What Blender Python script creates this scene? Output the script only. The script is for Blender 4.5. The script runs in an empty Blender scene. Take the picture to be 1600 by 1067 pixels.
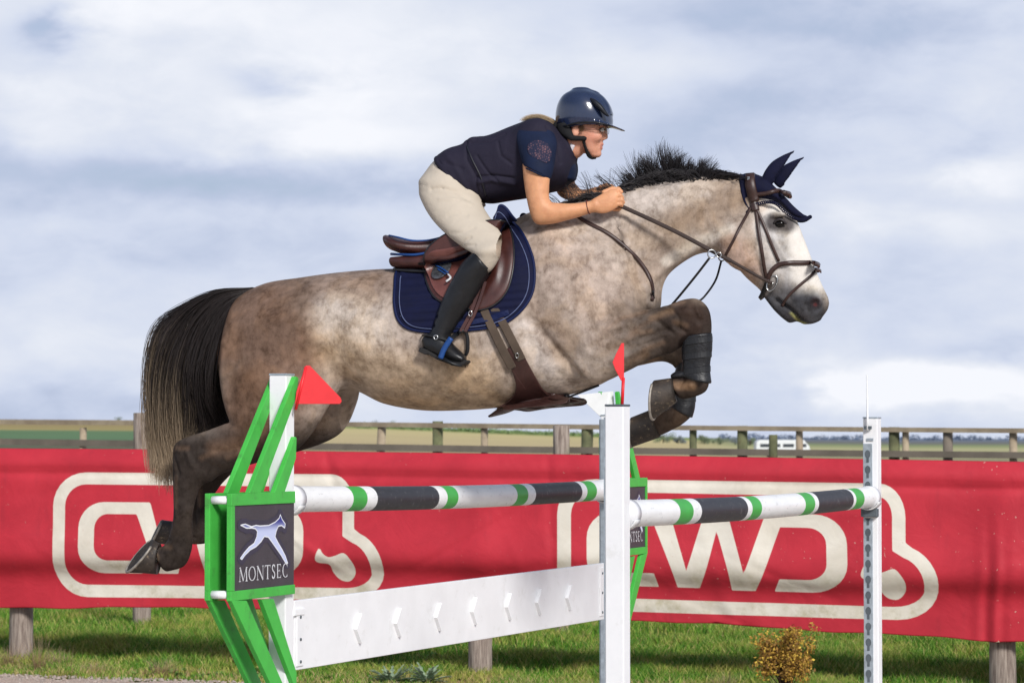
import bpy, math, random
import numpy as np
from mathutils import Vector
from mathutils.bvhtree import BVHTree

random.seed(7)
RNG = np.random.default_rng(11)
SC = bpy.context.scene
COL = SC.collection
R = math.radians

# ------------------------------------------------------------ camera
FPX = 4280.0            # focal length in photo pixels (photo 1600 wide)
EYE = 1.55              # camera height
HZN = 686.0             # row of the true horizon
PITCH = math.atan((HZN - 533.5) / FPX)
cd = bpy.data.cameras.new('camera')
cam = bpy.data.objects.new('camera', cd)
COL.objects.link(cam)
cam.location = (0, 0, EYE)
cam.rotation_euler = (math.pi / 2 + PITCH, 0, 0)
cd.sensor_width = 36.0
cd.lens = FPX / 1600 * 36
cd.clip_start = 0.1
cd.clip_end = 6000
cd.dof.use_dof = True
cd.dof.focus_distance = 11.2
cd.dof.aperture_fstop = 9.0
SC.camera = cam

# ------------------------------------------------------------ light
SUN_EL, SUN_AZ = R(31), R(157)      # azimuth clockwise from +Y: the sun stands behind the camera, to its right
sd = bpy.data.lights.new('sun', 'SUN')
sd.energy = 2.8
sd.angle = R(12.0)
sd.color = (1.0, 0.98, 0.95)
sun = bpy.data.objects.new('sun', sd)
COL.objects.link(sun)
sdir = Vector((math.sin(SUN_AZ) * math.cos(SUN_EL), math.cos(SUN_AZ) * math.cos(SUN_EL), math.sin(SUN_EL)))
sun.rotation_euler = sdir.to_track_quat('Z', 'Y').to_euler()
sun.location = sdir * 50

SC.view_settings.view_transform = 'Standard'
SC.view_settings.look = 'None'
SC.view_settings.exposure = 0.20
SC.view_settings.gamma = 1.0


def s2l(c):
    return tuple(((x / 255) / 12.92 if x / 255 <= .04045 else ((x / 255 + .055) / 1.055) ** 2.4) for x in c)


def rgba(c):
    return (c[0], c[1], c[2], 1.0)


class NT:
    """tiny node-tree writer"""
    def __init__(s, tree):
        s.t = tree
        s.n = tree.nodes
        s.l = tree.links

    def node(s, typ, **kw):
        n = s.n.new(typ)
        for k, v in kw.items():
            setattr(n, k, v)
        return n

    def put(s, sock, v):
        if v is None:
            return
        if hasattr(v, 'is_linked') or hasattr(v, 'links'):
            s.l.new(v, sock)
        else:
            sock.default_value = v

    def math(s, op, a, b=None, c=None, clamp=False):
        n = s.node('ShaderNodeMath', operation=op, use_clamp=clamp)
        s.put(n.inputs[0], a)
        s.put(n.inputs[1], b)
        s.put(n.inputs[2], c)
        return n.outputs[0]

    def mix(s, f, a, b, blend='MIX'):
        n = s.node('ShaderNodeMix', data_type='RGBA', blend_type=blend)
        s.put(n.inputs[0], f)
        s.put(n.inputs[6], a if hasattr(a, 'links') else rgba(a))
        s.put(n.inputs[7], b if hasattr(b, 'links') else rgba(b))
        return n.outputs[2]

    def noise(s, vec, scale, detail=4.0, rough=.5, dist=0.0):
        n = s.node('ShaderNodeTexNoise')
        s.put(n.inputs['Vector'], vec)
        n.inputs['Scale'].default_value = scale
        n.inputs['Detail'].default_value = detail
        n.inputs['Roughness'].default_value = rough
        n.inputs['Distortion'].default_value = dist
        return n.outputs[0]

    def ramp(s, f, stops):
        n = s.node('ShaderNodeValToRGB')
        while len(n.color_ramp.elements) < len(stops):
            n.color_ramp.elements.new(0.5)
        for e, (p, c) in zip(n.color_ramp.elements, stops):
            e.position = p
            e.color = rgba(c) if hasattr(c, '__len__') else (c, c, c, 1)
        s.put(n.inputs[0], f)
        return n.outputs[0]

    def mapr(s, f, a, b, c=0.0, d=1.0, smooth=True):
        n = s.node('ShaderNodeMapRange', interpolation_type='SMOOTHSTEP' if smooth else 'LINEAR')
        s.put(n.inputs[0], f)
        n.inputs[1].default_value = a
        n.inputs[2].default_value = b
        n.inputs[3].default_value = c
        n.inputs[4].default_value = d
        return n.outputs[0]

    def scale(s, vec, v):
        n = s.node('ShaderNodeVectorMath', operation='MULTIPLY')
        s.put(n.inputs[0], vec)
        n.inputs[1].default_value = v
        return n.outputs[0]

    def bump(s, h, strength=.3, dist=.01, nrm=None):
        n = s.node('ShaderNodeBump')
        s.put(n.inputs['Height'], h)
        n.inputs['Strength'].default_value = strength
        n.inputs['Distance'].default_value = dist
        if nrm is not None:
            s.put(n.inputs['Normal'], nrm)
        return n.outputs[0]


# ------------------------------------------------------------ sky
W = bpy.data.worlds.new('World')
SC.world = W
W.use_nodes = True
wt = NT(W.node_tree)
for n in list(wt.n):
    wt.n.remove(n)
SKY_S = 0.10
tc = wt.node('ShaderNodeTexCoord')
sx = wt.node('ShaderNodeSeparateXYZ')
wt.l.new(tc.outputs['Generated'], sx.inputs[0])
sky = wt.node('ShaderNodeTexSky', sky_type='NISHITA')
sky.sun_disc = False
sky.sun_elevation = SUN_EL
sky.sun_rotation = SUN_AZ
sky.air_density = 1.0
sky.dust_density = 1.5
sky.ozone_density = 1.2
zz = wt.math('MAXIMUM', sx.outputs[2], 0.0)
dm = wt.math('ADD', zz, 0.10)
cmb = wt.node('ShaderNodeCombineXYZ')
wt.put(cmb.inputs[0], sx.outputs[0])
wt.put(cmb.inputs[1], sx.outputs[1])
wt.put(cmb.inputs[2], wt.math('MULTIPLY', zz, 2.2))
v0 = cmb.outputs[0]
n1 = wt.noise(v0, 7.0, 4.0, .45, .15)
n2 = wt.noise(v0, 26.0, 7.0, .58, .25)
# azimuth / elevation of a sky direction
ysafe = wt.math('MAXIMUM', sx.outputs[1], 0.05)
az = wt.math('DIVIDE', sx.outputs[0], ysafe)
el = wt.math('DIVIDE', sx.outputs[2], ysafe)
wob = wt.math('MULTIPLY', wt.math('SUBTRACT', n2, .5), .055)
az = wt.math('ADD', az, wob)
el = wt.math('ADD', el, wt.math('MULTIPLY', wt.math('SUBTRACT', wt.noise(v0, 19.0, 5.0, .55, .2), .5), .028))


def cloudblob(u, v, ru, rv, a):
    dx = wt.math('DIVIDE', wt.math('SUBTRACT', az, (u - 800) / FPX), ru / FPX)
    dy = wt.math('DIVIDE', wt.math('SUBTRACT', el, (HZN - v) / FPX), rv / FPX)
    d2 = wt.math('ADD', wt.math('MULTIPLY', dx, dx), wt.math('MULTIPLY', dy, dy))
    return wt.math('MULTIPLY', wt.math('EXPONENT', wt.math('MULTIPLY', d2, -1.0)), a)


dens = wt.math('ADD', wt.math('MULTIPLY', wt.math('SUBTRACT', n1, .5), .75), wt.math('MULTIPLY', wt.math('SUBTRACT', n2, .5), .60))
dens = wt.math('ADD', dens, .53)
for b in [(150, 10, 420, 55, .42), (75, 52, 60, 32, -.55), (430, 118, 85, 22, -.50), (560, 110, 420, 90, .30), (80, 140, 300, 50, .22),
          (560, 215, 200, 36, .32), (60, 205, 90, 26, .12), (250, 275, 460, 50, -.32), (260, 400, 420, 60, -.08), (130, 620, 330, 45, -.22),
          (1250, 30, 420, 40, -.20), (960, 90, 220, 70, .18), (1180, 190, 380, 70, -.16), (1560, 270, 90, 30, .28),
          (1430, 350, 240, 26, .22), (1100, 560, 300, 60, -.05), (1450, 592, 150, 36, .70), (1330, 612, 70, 26, .40), (1560, 540, 120, 24, -.22),
          (1240, 560, 70, 22, .18), (640, 615, 220, 30, .10), (200, 560, 260, 30, .10), (1560, 620, 110, 26, .30), (420, 330, 300, 30, .1)]:
    dens = wt.math('ADD', dens, cloudblob(*b))
ccol = wt.ramp(dens, [(0.0, s2l((150, 165, 196))), (.28, s2l((176, 187, 211))), (.50, s2l((198, 206, 224))), (.74, s2l((214, 219, 230))), (1.0, s2l((232, 234, 240)))])
ccol = wt.mix(1.0, ccol, (1 / SKY_S,) * 3, 'MULTIPLY')
hi = wt.mapr(sx.outputs[2], .20, .55, 1.0, .62)      # cloud colour darkened overhead to cut the ambient light
cmh = wt.node('ShaderNodeCombineXYZ')
for i_ in range(3):
    wt.put(cmh.inputs[i_], hi)
ccol = wt.mix(1.0, ccol, cmh.outputs[0], 'MULTIPLY')
clear = wt.math('MAXIMUM', wt.mapr(dens, 0.38, 0.05, 0.0, 0.25), wt.mapr(sx.outputs[2], .22, .6, 0.0, 0.75))
wcol = wt.mix(clear, ccol, sky.outputs[0])
bg = wt.node('ShaderNodeBackground')
wt.put(bg.inputs[0], wcol)
bg.inputs[1].default_value = SKY_S
wo = wt.node('ShaderNodeOutputWorld')
wt.l.new(bg.outputs[0], wo.inputs[0])


# ------------------------------------------------------------ pixel <-> space
def ray(u, v):
    x = (u - 800) / FPX
    y = (533.5 - v) / FPX
    c, s = math.cos(PITCH), math.sin(PITCH)
    return np.array([x, c - y * s, s + y * c])


def P(u, v, d):
    r = ray(u, v)
    r = r * (d / r[1])
    return np.array([r[0], r[1], EYE + r[2]])


def PL(u, v, p0, n):
    r = ray(u, v)
    o = np.array([0, 0, EYE])
    t = np.dot(np.array(p0) - o, n) / np.dot(r, n)
    return o + r * t


# horse frame: x forward, y away from the camera, z up
YAW = R(-12)
HO = np.array([0.0, 11.6, 0.0])
HX = np.array([math.cos(YAW), math.sin(YAW), 0])
HY = np.array([-math.sin(YAW), math.cos(YAW), 0])
HZ = np.array([0, 0, 1.0])


def L(u, v, off=0.0):
    p = PL(u, v, HO + HY * off, HY) - HO
    return np.array([np.dot(p, HX), off, p[2]])


def toW(a):
    a = np.asarray(a, float)
    return HO + a[..., 0:1] * HX + a[..., 1:2] * HY + a[..., 2:3] * HZ


# ------------------------------------------------------------ objects
def tagp(o, label=None, cat=None, group=None, kind=None):
    if label:
        o['label'] = label
    if cat:
        o['category'] = cat
    if group:
        o['group'] = group
    if kind:
        o['kind'] = kind
    return o


def thing(name, loc, label, cat, group=None):
    o = bpy.data.objects.new(name, None)
    COL.objects.link(o)
    o.location = tuple(float(c) for c in loc)
    o.empty_display_size = .1
    return tagp(o, label, cat, group)


def worldloc(o):
    p = Vector((0, 0, 0))
    while o is not None:
        p = p + o.location
        o = o.parent
    return p


def mk(name, verts, faces, mat, parent=None, smooth=True, mats=None, fmi=None, origin=None):
    v = np.asarray(verts, float).reshape(-1, 3)
    base = np.array(worldloc(parent)) if parent is not None else np.zeros(3)
    if origin is None:
        org = base if parent is not None else np.array([v[:, 0].mean(), v[:, 1].mean(), v[:, 2].min()])
    else:
        org = np.array(origin)
    me = bpy.data.meshes.new(name)
    if isinstance(faces, np.ndarray):
        nf, k = faces.shape
        me.vertices.add(len(v))
        me.vertices.foreach_set('co', (v - org).astype(np.float32).ravel())
        me.loops.add(nf * k)
        me.loops.foreach_set('vertex_index', faces.astype(np.int32).ravel())
        me.polygons.add(nf)
        me.polygons.foreach_set('loop_start', np.arange(nf, dtype=np.int32) * k)
        me.polygons.foreach_set('loop_total', np.full(nf, k, np.int32))
    else:
        me.from_pydata([tuple(p) for p in (v - org)], [], [tuple(int(i) for i in f) for f in faces])
    for m in (mats or [mat]):
        me.materials.append(m)
    if fmi is not None:
        me.polygons.foreach_set('material_index', np.asarray(fmi, np.int32))
    me.polygons.foreach_set('use_smooth', np.full(len(me.polygons), smooth))
    me.update(calc_edges=True)
    me.validate()
    o = bpy.data.objects.new(name, me)
    COL.objects.link(o)
    if parent is not None:
        o.parent = parent
    o.location = tuple(float(c) for c in (org - base))
    return o


def bevel(o, w=.003, seg=2, ang=40):
    m = o.modifiers.new('bevel', 'BEVEL')
    m.width = w
    m.segments = seg
    m.limit_method = 'ANGLE'
    m.angle_limit = R(ang)
    return o


class MB:
    """collects pieces for one mesh"""
    def __init__(s):
        s.v = []
        s.f = []
        s.m = []

    def add(s, v, f, m=0):
        b = len(s.v)
        s.v += [tuple(float(c) for c in p) for p in v]
        s.f += [tuple(int(i) + b for i in q) for q in f]
        s.m += [m] * len(f)
        return s

    def box(s, c, ax, hs, m=0):
        c = np.array(c, float)
        ax = [np.array(a, float) * h for a, h in zip(ax, hs)]
        vs = [c + ax[0] * i + ax[1] * j + ax[2] * k for i in (-1, 1) for j in (-1, 1) for k in (-1, 1)]
        return s.add(vs, [(0, 1, 3, 2), (4, 6, 7, 5), (0, 4, 5, 1), (2, 3, 7, 6), (0, 2, 6, 4), (1, 5, 7, 3)], m)

    def tube(s, pts, rad, n=10, m=0, cap=True, flat=1.0, up=None):
        pts = np.asarray(pts, float)
        k = len(pts)
        rad = np.broadcast_to(np.asarray(rad, float), (k,))
        tg = np.gradient(pts, axis=0)
        tg /= np.maximum(np.linalg.norm(tg, axis=1, keepdims=True), 1e-9)
        ref = np.array(up if up is not None else ([0, 0, 1.0] if abs(tg[0][2]) < .9 else [1.0, 0, 0]))
        V = []
        for i in range(k):
            a = ref - tg[i] * np.dot(ref, tg[i])
            a /= max(np.linalg.norm(a), 1e-9)
            if up is None:
                ref = a
            b = np.cross(tg[i], a)
            for j in range(n):
                t = 2 * math.pi * j / n
                V.append(pts[i] + rad[i] * (math.cos(t) * a * flat + math.sin(t) * b))
        F = []
        for i in range(k - 1):
            for j in range(n):
                F.append((i * n + j, i * n + (j + 1) % n, (i + 1) * n + (j + 1) % n, (i + 1) * n + j))
        if cap:
            F.append(tuple(range(n))[::-1])
            F.append(tuple((k - 1) * n + j for j in range(n)))
        return s.add(V, F, m)

    def prism(s, poly, d, m=0):
        """poly: list of 3-D points of a planar polygon, extruded by vector d"""
        p = np.asarray(poly, float)
        k = len(p)
        V = list(p) + list(p + np.array(d))
        F = [tuple(range(k))[::-1], tuple(range(k, 2 * k))]
        for i in range(k):
            j = (i + 1) % k
            F.append((i, j, k + j, k + i))
        return s.add(V, F, m)

    def split(s, name, mat, parent=None, smooth=True):
        """every separate piece becomes an object of its own"""
        par = list(range(len(s.v)))

        def root(i):
            while par[i] != i:
                par[i] = par[par[i]]
                i = par[i]
            return i
        for f in s.f:
            for i in f[1:]:
                par[root(i)] = root(f[0])
        groups = {}
        for f in s.f:
            groups.setdefault(root(f[0]), []).append(f)
        out = []
        for fs in groups.values():
            ids = sorted({i for f in fs for i in f})
            mp = {i: k for k, i in enumerate(ids)}
            out.append(mk(name, [s.v[i] for i in ids], [tuple(mp[i] for i in f) for f in fs], mat, parent, smooth))
        return out

    def build(s, name, mat, parent=None, smooth=False, mats=None, bev=None, origin=None):
        o = mk(name, s.v, s.f, mat, parent, smooth, mats, s.m if mats else None, origin)
        if bev:
            bevel(o, bev)
        return o


def strap(pts, nrm, w, t):
    """flat leather strap: returns verts, faces of a rectangular sweep with rounded section"""
    pts = np.asarray(pts, float)
    nrm = np.asarray(nrm, float)
    k = len(pts)
    w = np.broadcast_to(np.asarray(w, float), (k,))
    tg = np.gradient(pts, axis=0)
    tg /= np.maximum(np.linalg.norm(tg, axis=1, keepdims=True), 1e-9)
    V = []
    sec = [(-1, -.6), (-.85, 1), (.85, 1), (1, -.6), (.9, -1), (-.9, -1)]
    for i in range(k):
        n = nrm[i] - tg[i] * np.dot(nrm[i], tg[i])
        n /= max(np.linalg.norm(n), 1e-9)
        b = np.cross(tg[i], n)
        for a, c in sec:
            V.append(pts[i] + b * a * w[i] / 2 + n * c * t / 2)
    m = len(sec)
    F = []
    for i in range(k - 1):
        for j in range(m):
            F.append((i * m + j, i * m + (j + 1) % m, (i + 1) * m + (j + 1) % m, (i + 1) * m + j))
    F.append(tuple(range(m))[::-1])
    F.append(tuple((k - 1) * m + j for j in range(m)))
    return V, F


def crom(pts, n=8, closed=False):
    """Catmull-Rom resample of rows"""
    p = np.asarray(pts, float)
    if closed:
        q = np.vstack([p[-1:], p, p[:2]])
    else:
        q = np.vstack([2 * p[0] - p[1], p, 2 * p[-1] - p[-2]])
    out = []
    for i in range(1, len(q) - 2):
        for j in range(n):
            t = j / n
            a, b, c, d = q[i - 1], q[i], q[i + 1], q[i + 2]
            out.append(.5 * (2 * b + (c - a) * t + (2 * a - 5 * b + 4 * c - d) * t * t + (3 * b - a - 3 * c + d) * t ** 3))
    if not closed:
        out.append(p[-1])
    return np.array(out)


# ------------------------------------------------------------ implicit modelling
class Field:
    def __init__(s, lo, hi, vs):
        s.lo = np.array(lo, float)
        s.vs = vs
        s.n = np.ceil((np.array(hi) - s.lo) / vs).astype(int) + 1
        s.F = np.full(s.n, 1.0, np.float32)

    def rng(s, lo, hi):
        a = np.clip(np.floor((np.array(lo) - s.lo) / s.vs).astype(int), 0, s.n - 1)
        b = np.clip(np.ceil((np.array(hi) - s.lo) / s.vs).astype(int) + 1, 1, s.n)
        ax = [(s.lo[i] + s.vs * np.arange(a[i], b[i])).astype(np.float32) for i in range(3)]
        return (slice(a[0], b[0]), slice(a[1], b[1]), slice(a[2], b[2])), ax

    def blend(s, sl, f, k, op='add'):
        g = s.F[sl]
        if op == 'add':
            h = np.maximum(k - np.abs(g - f), 0) / k
            s.F[sl] = np.minimum(g, f) - h * h * k * .25
        else:
            f = -f
            h = np.maximum(k - np.abs(g - f), 0) / k
            s.F[sl] = np.maximum(g, f) + h * h * k * .25

    def chain(s, ribs, n=7, k=.03, cap=None, op='add', pw=2.0):
        """ribs: rows (x1,z1,x2,z2,halfwidth,offset) in the frame; in-plane end points of every section"""
        r = crom(ribs, n)
        c = (r[:, 0:2] + r[:, 2:4]) / 2
        hv = (r[:, 2:4] - r[:, 0:2]) / 2
        h = np.maximum(np.linalg.norm(hv, axis=1), 1e-4)
        d = hv / h[:, None]
        w = np.maximum(r[:, 4], 1e-3)
        off = r[:, 5]
        e1 = np.linalg.norm(np.diff(r[:, 0:2], axis=0), axis=1)
        e2 = np.linalg.norm(np.diff(r[:, 2:4], axis=0), axis=1)
        e = np.maximum(e1, e2)
        t = np.maximum(np.concatenate([e[:1], np.maximum(e[1:], e[:-1]), e[-1:]]) * 1.1, s.vs * 1.5)
        cp = cap if cap is not None else .6
        t[0] = max(t[0], cp * min(h[0], w[0]))
        t[-1] = max(t[-1], cp * min(h[-1], w[-1]))
        mg = k + .03
        X = np.concatenate([r[:, 0], r[:, 2]])
        Zc = np.concatenate([r[:, 1], r[:, 3]])
        tm = max(t[0], t[-1])
        sl, (gx, gy, gz) = s.rng([X.min() - mg - tm, (off - w).min() - mg, Zc.min() - mg - tm], [X.max() + mg + tm, (off + w).max() + mg, Zc.max() + mg + tm])
        GX, GZ = np.meshgrid(gx, gz, indexing='ij')
        best = np.full(GX.shape, 1e9, np.float32)
        bi = np.zeros(GX.shape, int)
        S = np.zeros_like(best)
        Q = np.zeros_like(best)
        for i in range(len(r)):
            dx = GX - c[i, 0]
            dz = GZ - c[i, 1]
            a = (dx * d[i, 0] + dz * d[i, 1]) / h[i]
            q = (-dx * d[i, 1] + dz * d[i, 0]) / t[i]
            A = a * a + q * q
            m = A < best
            best[m] = A[m]
            bi[m] = i
            S[m] = a[m]
            Q[m] = q[m]
        # between two sections: interpolate, so the surface has no steps
        fr = np.zeros_like(best)
        bj = bi.copy()
        P0 = Q * t[bi]
        for sg in (-1, 1):
            j = np.clip(bi + sg, 0, len(r) - 1)
            dx = GX - c[j, 0]
            dz = GZ - c[j, 1]
            aj = (dx * d[j, 0] + dz * d[j, 1]) / h[j]
            pj = (-dx * d[j, 1] + dz * d[j, 0])
            m = (pj * P0 <= 0) & (j != bi) & (np.abs(pj) < 6 * t[j]) & (fr == 0)
            f_ = np.abs(P0) / np.maximum(np.abs(P0) + np.abs(pj), 1e-9)
            S[m] = (S * (1 - f_) + aj * f_)[m]
            Q[m] = 0
            fr[m] = f_[m]
            bj[m] = j[m]
        best = S * S + Q * Q
        lerp = lambda arr: (arr[bi] * (1 - fr) + arr[bj] * fr).astype(np.float32)
        hh, ww, oo, tt = lerp(h), lerp(w), lerp(off), lerp(t)
        y = (gy[None, :, None] - oo[:, None, :]) / ww[:, None, :]
        if pw == 2.0:
            k0 = np.sqrt(best[:, None, :] + y * y)
        else:
            k0 = (best[:, None, :] ** (pw / 2) + np.abs(y) ** pw) ** (1 / pw)
        k1 = np.sqrt((S / hh)[:, None, :] ** 2 + (Q / tt)[:, None, :] ** 2 + (y / ww[:, None, :]) ** 2)
        f = k0 * (k0 - 1) / np.maximum(k1, 1e-5)
        s.blend(sl, f.astype(np.float32), k, op)

    def caps(s, pts, k=.01, op='add'):
        """pts rows (x,y,z,r): round tapered chain"""
        pts = np.asarray(pts, float)
        for a, b in zip(pts[:-1], pts[1:]):
            rm = max(a[3], b[3]) + k + .02
            lo = np.minimum(a[:3], b[:3]) - rm
            hi = np.maximum(a[:3], b[:3]) + rm
            sl, (gx, gy, gz) = s.rng(lo, hi)
            x = gx[:, None, None] - a[0]
            y = gy[None, :, None] - a[1]
            z = gz[None, None, :] - a[2]
            ba = b[:3] - a[:3]
            L2 = max(np.dot(ba, ba), 1e-9)
            t = np.clip((x * ba[0] + y * ba[1] + z * ba[2]) / L2, 0, 1)
            f = np.sqrt((x - ba[0] * t) ** 2 + (y - ba[1] * t) ** 2 + (z - ba[2] * t) ** 2) - (a[3] + (b[3] - a[3]) * t)
            s.blend(sl, f.astype(np.float32), k, op)

    def ell(s, c, r, k=.01, op='add', rot=0.0):
        """ellipsoid, rot turns it in the side plane"""
        c = np.array(c, float)
        r = np.array(r, float)
        m = r.max() + k + .02
        sl, (gx, gy, gz) = s.rng(c - m, c + m)
        X = gx[:, None, None] - c[0]
        Y = gy[None, :, None] - c[1]
        Z = gz[None, None, :] - c[2]
        ca, sa = math.cos(rot), math.sin(rot)
        x = X * ca + Z * sa
        z = -X * sa + Z * ca
        k0 = np.sqrt((x / r[0]) ** 2 + (Y / r[1]) ** 2 + (z / r[2]) ** 2)
        k1 = np.sqrt((x / r[0] ** 2) ** 2 + (Y / r[1] ** 2) ** 2 + (z / r[2] ** 2) ** 2)
        s.blend(sl, (k0 * (k0 - 1) / np.maximum(k1, 1e-5)).astype(np.float32), k, op)

    def mesh(s, smooth=2):
        F = s.F
        S = F < 0
        n = np.array(F.shape) - 1
        cnt = np.zeros(n, np.int8)
        for i in (0, 1):
            for j in (0, 1):
                for k in (0, 1):
                    cnt += S[i:n[0] + i, j:n[1] + j, k:n[2] + k]
        act = (cnt > 0) & (cnt < 8)
        idx = np.argwhere(act)
        vid = np.full(n, -1, np.int64)
        vid[act] = np.arange(len(idx))
        acc = np.zeros((len(idx), 3))
        num = np.zeros(len(idx))
        cor = [(i, j, k) for i in (0, 1) for j in (0, 1) for k in (0, 1)]
        for a in cor:
            for ax in range(3):
                if a[ax] == 0:
                    b = list(a)
                    b[ax] = 1
                    fa = F[idx[:, 0] + a[0], idx[:, 1] + a[1], idx[:, 2] + a[2]]
                    fb = F[idx[:, 0] + b[0], idx[:, 1] + b[1], idx[:, 2] + b[2]]
                    m = (fa < 0) != (fb < 0)
                    t = fa[m] / (fa[m] - fb[m])
                    p = np.tile(np.array(a, float), (m.sum(), 1))
                    p[:, ax] += t
                    acc[m] += p
                    num[m] += 1
        V = s.lo + (idx + acc / num[:, None]) * s.vs
        Q = []
        for ax in range(3):
            o1, o2 = [(1, 2), (2, 0), (0, 1)][ax]
            sl0 = [slice(1, n[i]) for i in range(3)]
            sl0[ax] = slice(0, n[ax])
            sl1 = list(sl0)
            sl1[ax] = slice(1, n[ax] + 1)
            A = S[tuple(sl0)]
            B = S[tuple(sl1)]
            for flip, M in ((False, A & ~B), (True, ~A & B)):
                e = np.argwhere(M)
                if not len(e):
                    continue
                e = e + np.array([0 if i == ax else 1 for i in range(3)])
                u = np.zeros(3, int)
                w = np.zeros(3, int)
                u[o1] = 1
                w[o2] = 1
                q = [e - u - w, e - w, e, e - u]
                q = np.stack([vid[x[:, 0], x[:, 1], x[:, 2]] for x in q], 1)
                Q.append(q[:, ::-1] if flip else q)
        Q = np.vstack(Q)
        for it in range(smooth):
            V = lap(V, Q, .5)
            V = lap(V, Q, -.52) if it % 2 else V
        return V, Q


def lap(V, Q, f):
    acc = np.zeros_like(V)
    cnt = np.zeros(len(V))
    k = Q.shape[1]
    for i in range(k):
        a, b = Q[:, i], Q[:, (i + 1) % k]
        for c in range(3):
            acc[:, c] += np.bincount(a, V[b, c], len(V)) + np.bincount(b, V[a, c], len(V))
        cnt += np.bincount(a, minlength=len(V)) + np.bincount(b, minlength=len(V))
    return V + f * (acc / np.maximum(cnt, 1)[:, None] - V)


def vnorm(V, Q):
    n = np.cross(V[Q[:, 2]] - V[Q[:, 0]], V[Q[:, 3 if Q.shape[1] == 4 else 1]] - V[Q[:, 1 if Q.shape[1] == 4 else 0]])
    o = np.zeros_like(V)
    for i in range(Q.shape[1]):
        for c in range(3):
            o[:, c] += np.bincount(Q[:, i], n[:, c], len(V))
    return o / np.maximum(np.linalg.norm(o, axis=1, keepdims=True), 1e-12)


def segd(X, Z, poly):
    """distance of side-plane points to a polyline"""
    best = np.full(X.shape, 1e9)
    poly = np.asarray(poly, float)
    if len(poly) == 1:
        return np.hypot(X - poly[0, 0], Z - poly[0, 1])
    for a, b in zip(poly[:-1], poly[1:]):
        d = b - a
        t = np.clip(((X - a[0]) * d[0] + (Z - a[1]) * d[1]) / max(np.dot(d, d), 1e-12), 0, 1)
        best = np.minimum(best, np.hypot(X - a[0] - d[0] * t, Z - a[1] - d[1] * t))
    return best


def pxl(pts):
    return [L(u, v)[[0, 2]] for u, v in pts]


def ribs(rows, off=None):
    """rows (u1,v1,u2,v2,w[,off]) in photo pixels -> chain rows in the frame"""
    out = []
    for r in rows:
        o = r[5] if len(r) > 5 else (off or 0.0)
        a = L(r[0], r[1], o)
        b = L(r[2], r[3], o)
        out.append((a[0], a[2], b[0], b[2], r[4], o))
    return out


def polysd(X, Y, poly):
    """signed distance to a closed polygon (negative inside)"""
    p = np.asarray(poly, float)
    q = np.roll(p, -1, axis=0)
    d = np.full(X.shape, 1e9)
    ins = np.zeros(X.shape, bool)
    for a, b in zip(p, q):
        e = b - a
        t = np.clip(((X - a[0]) * e[0] + (Y - a[1]) * e[1]) / max(np.dot(e, e), 1e-12), 0, 1)
        d = np.minimum(d, np.hypot(X - a[0] - e[0] * t, Y - a[1] - e[1] * t))
        c = ((a[1] > Y) != (b[1] > Y))
        xs = a[0] + (Y - a[1]) * e[0] / (e[1] if abs(e[1]) > 1e-12 else 1e-12)
        ins ^= c & (X < xs)
    return np.where(ins, -d, d)


# ------------------------------------------------------------ materials
def newmat(name, base=(.5, .5, .5), rough=.6, metal=0.0, spec=.5):
    m = bpy.data.materials.new(name)
    m.use_nodes = True
    t = NT(m.node_tree)
    b = t.n['Principled BSDF']
    b.inputs['Base Color'].default_value = rgba(base)
    b.inputs['Roughness'].default_value = rough
    b.inputs['Metallic'].default_value = metal
    b.inputs['Specular IOR Level'].default_value = spec
    m.diffuse_color = rgba(base)
    return m, t, b


def surf(name, base, rough=.6, metal=0.0, spec=.5, var=.18, vs=12.0, bs=60.0, bump=.15, bd=.002, dirt=None, stretch=None):
    """painted / leather / cloth: colour breaks up slightly, fine relief"""
    m, t, b = newmat(name, base, rough, metal, spec)
    co = t.node('ShaderNodeTexCoord').outputs['Object']
    if stretch:
        co = t.scale(co, stretch)
    n = t.noise(co, vs, 5, .6)
    c = t.mix(t.mapr(n, .3, .7), tuple(x * (1 - var) for x in base), tuple(min(1, x * (1 + var)) for x in base))
    if dirt:
        dn = t.noise(co, vs * 2.3, 6, .65)
        c = t.mix(t.math('MULTIPLY', t.mapr(dn, .56, .72), dirt[1]), c, dirt[0])
    t.put(b.inputs['Base Color'], c)
    h = t.noise(co, bs, 4, .6)
    t.put(b.inputs['Roughness'], t.math('ADD', t.math('MULTIPLY', t.math('SUBTRACT', n, .5), .25), rough))
    t.put(b.inputs['Normal'], t.bump(h, bump, bd))
    return m


def attrmat(name, attr, rough=.6, spec=.3):
    m, t, b = newmat(name, (.4, .4, .4), rough, 0, spec)
    a = t.node('ShaderNodeAttribute')
    a.attribute_name = attr
    return m, t, b, a


def setcol(o, name, c):
    a = o.data.attributes.new(name, 'FLOAT_COLOR', 'POINT')
    c = np.asarray(c, np.float32)
    if c.shape[1] == 3:
        c = np.hstack([c, np.ones((len(c), 1), np.float32)])
    a.data.foreach_set('color', c.ravel())


def setval(o, name, v):
    a = o.data.attributes.new(name, 'FLOAT', 'POINT')
    a.data.foreach_set('value', np.asarray(v, np.float32))
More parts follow.
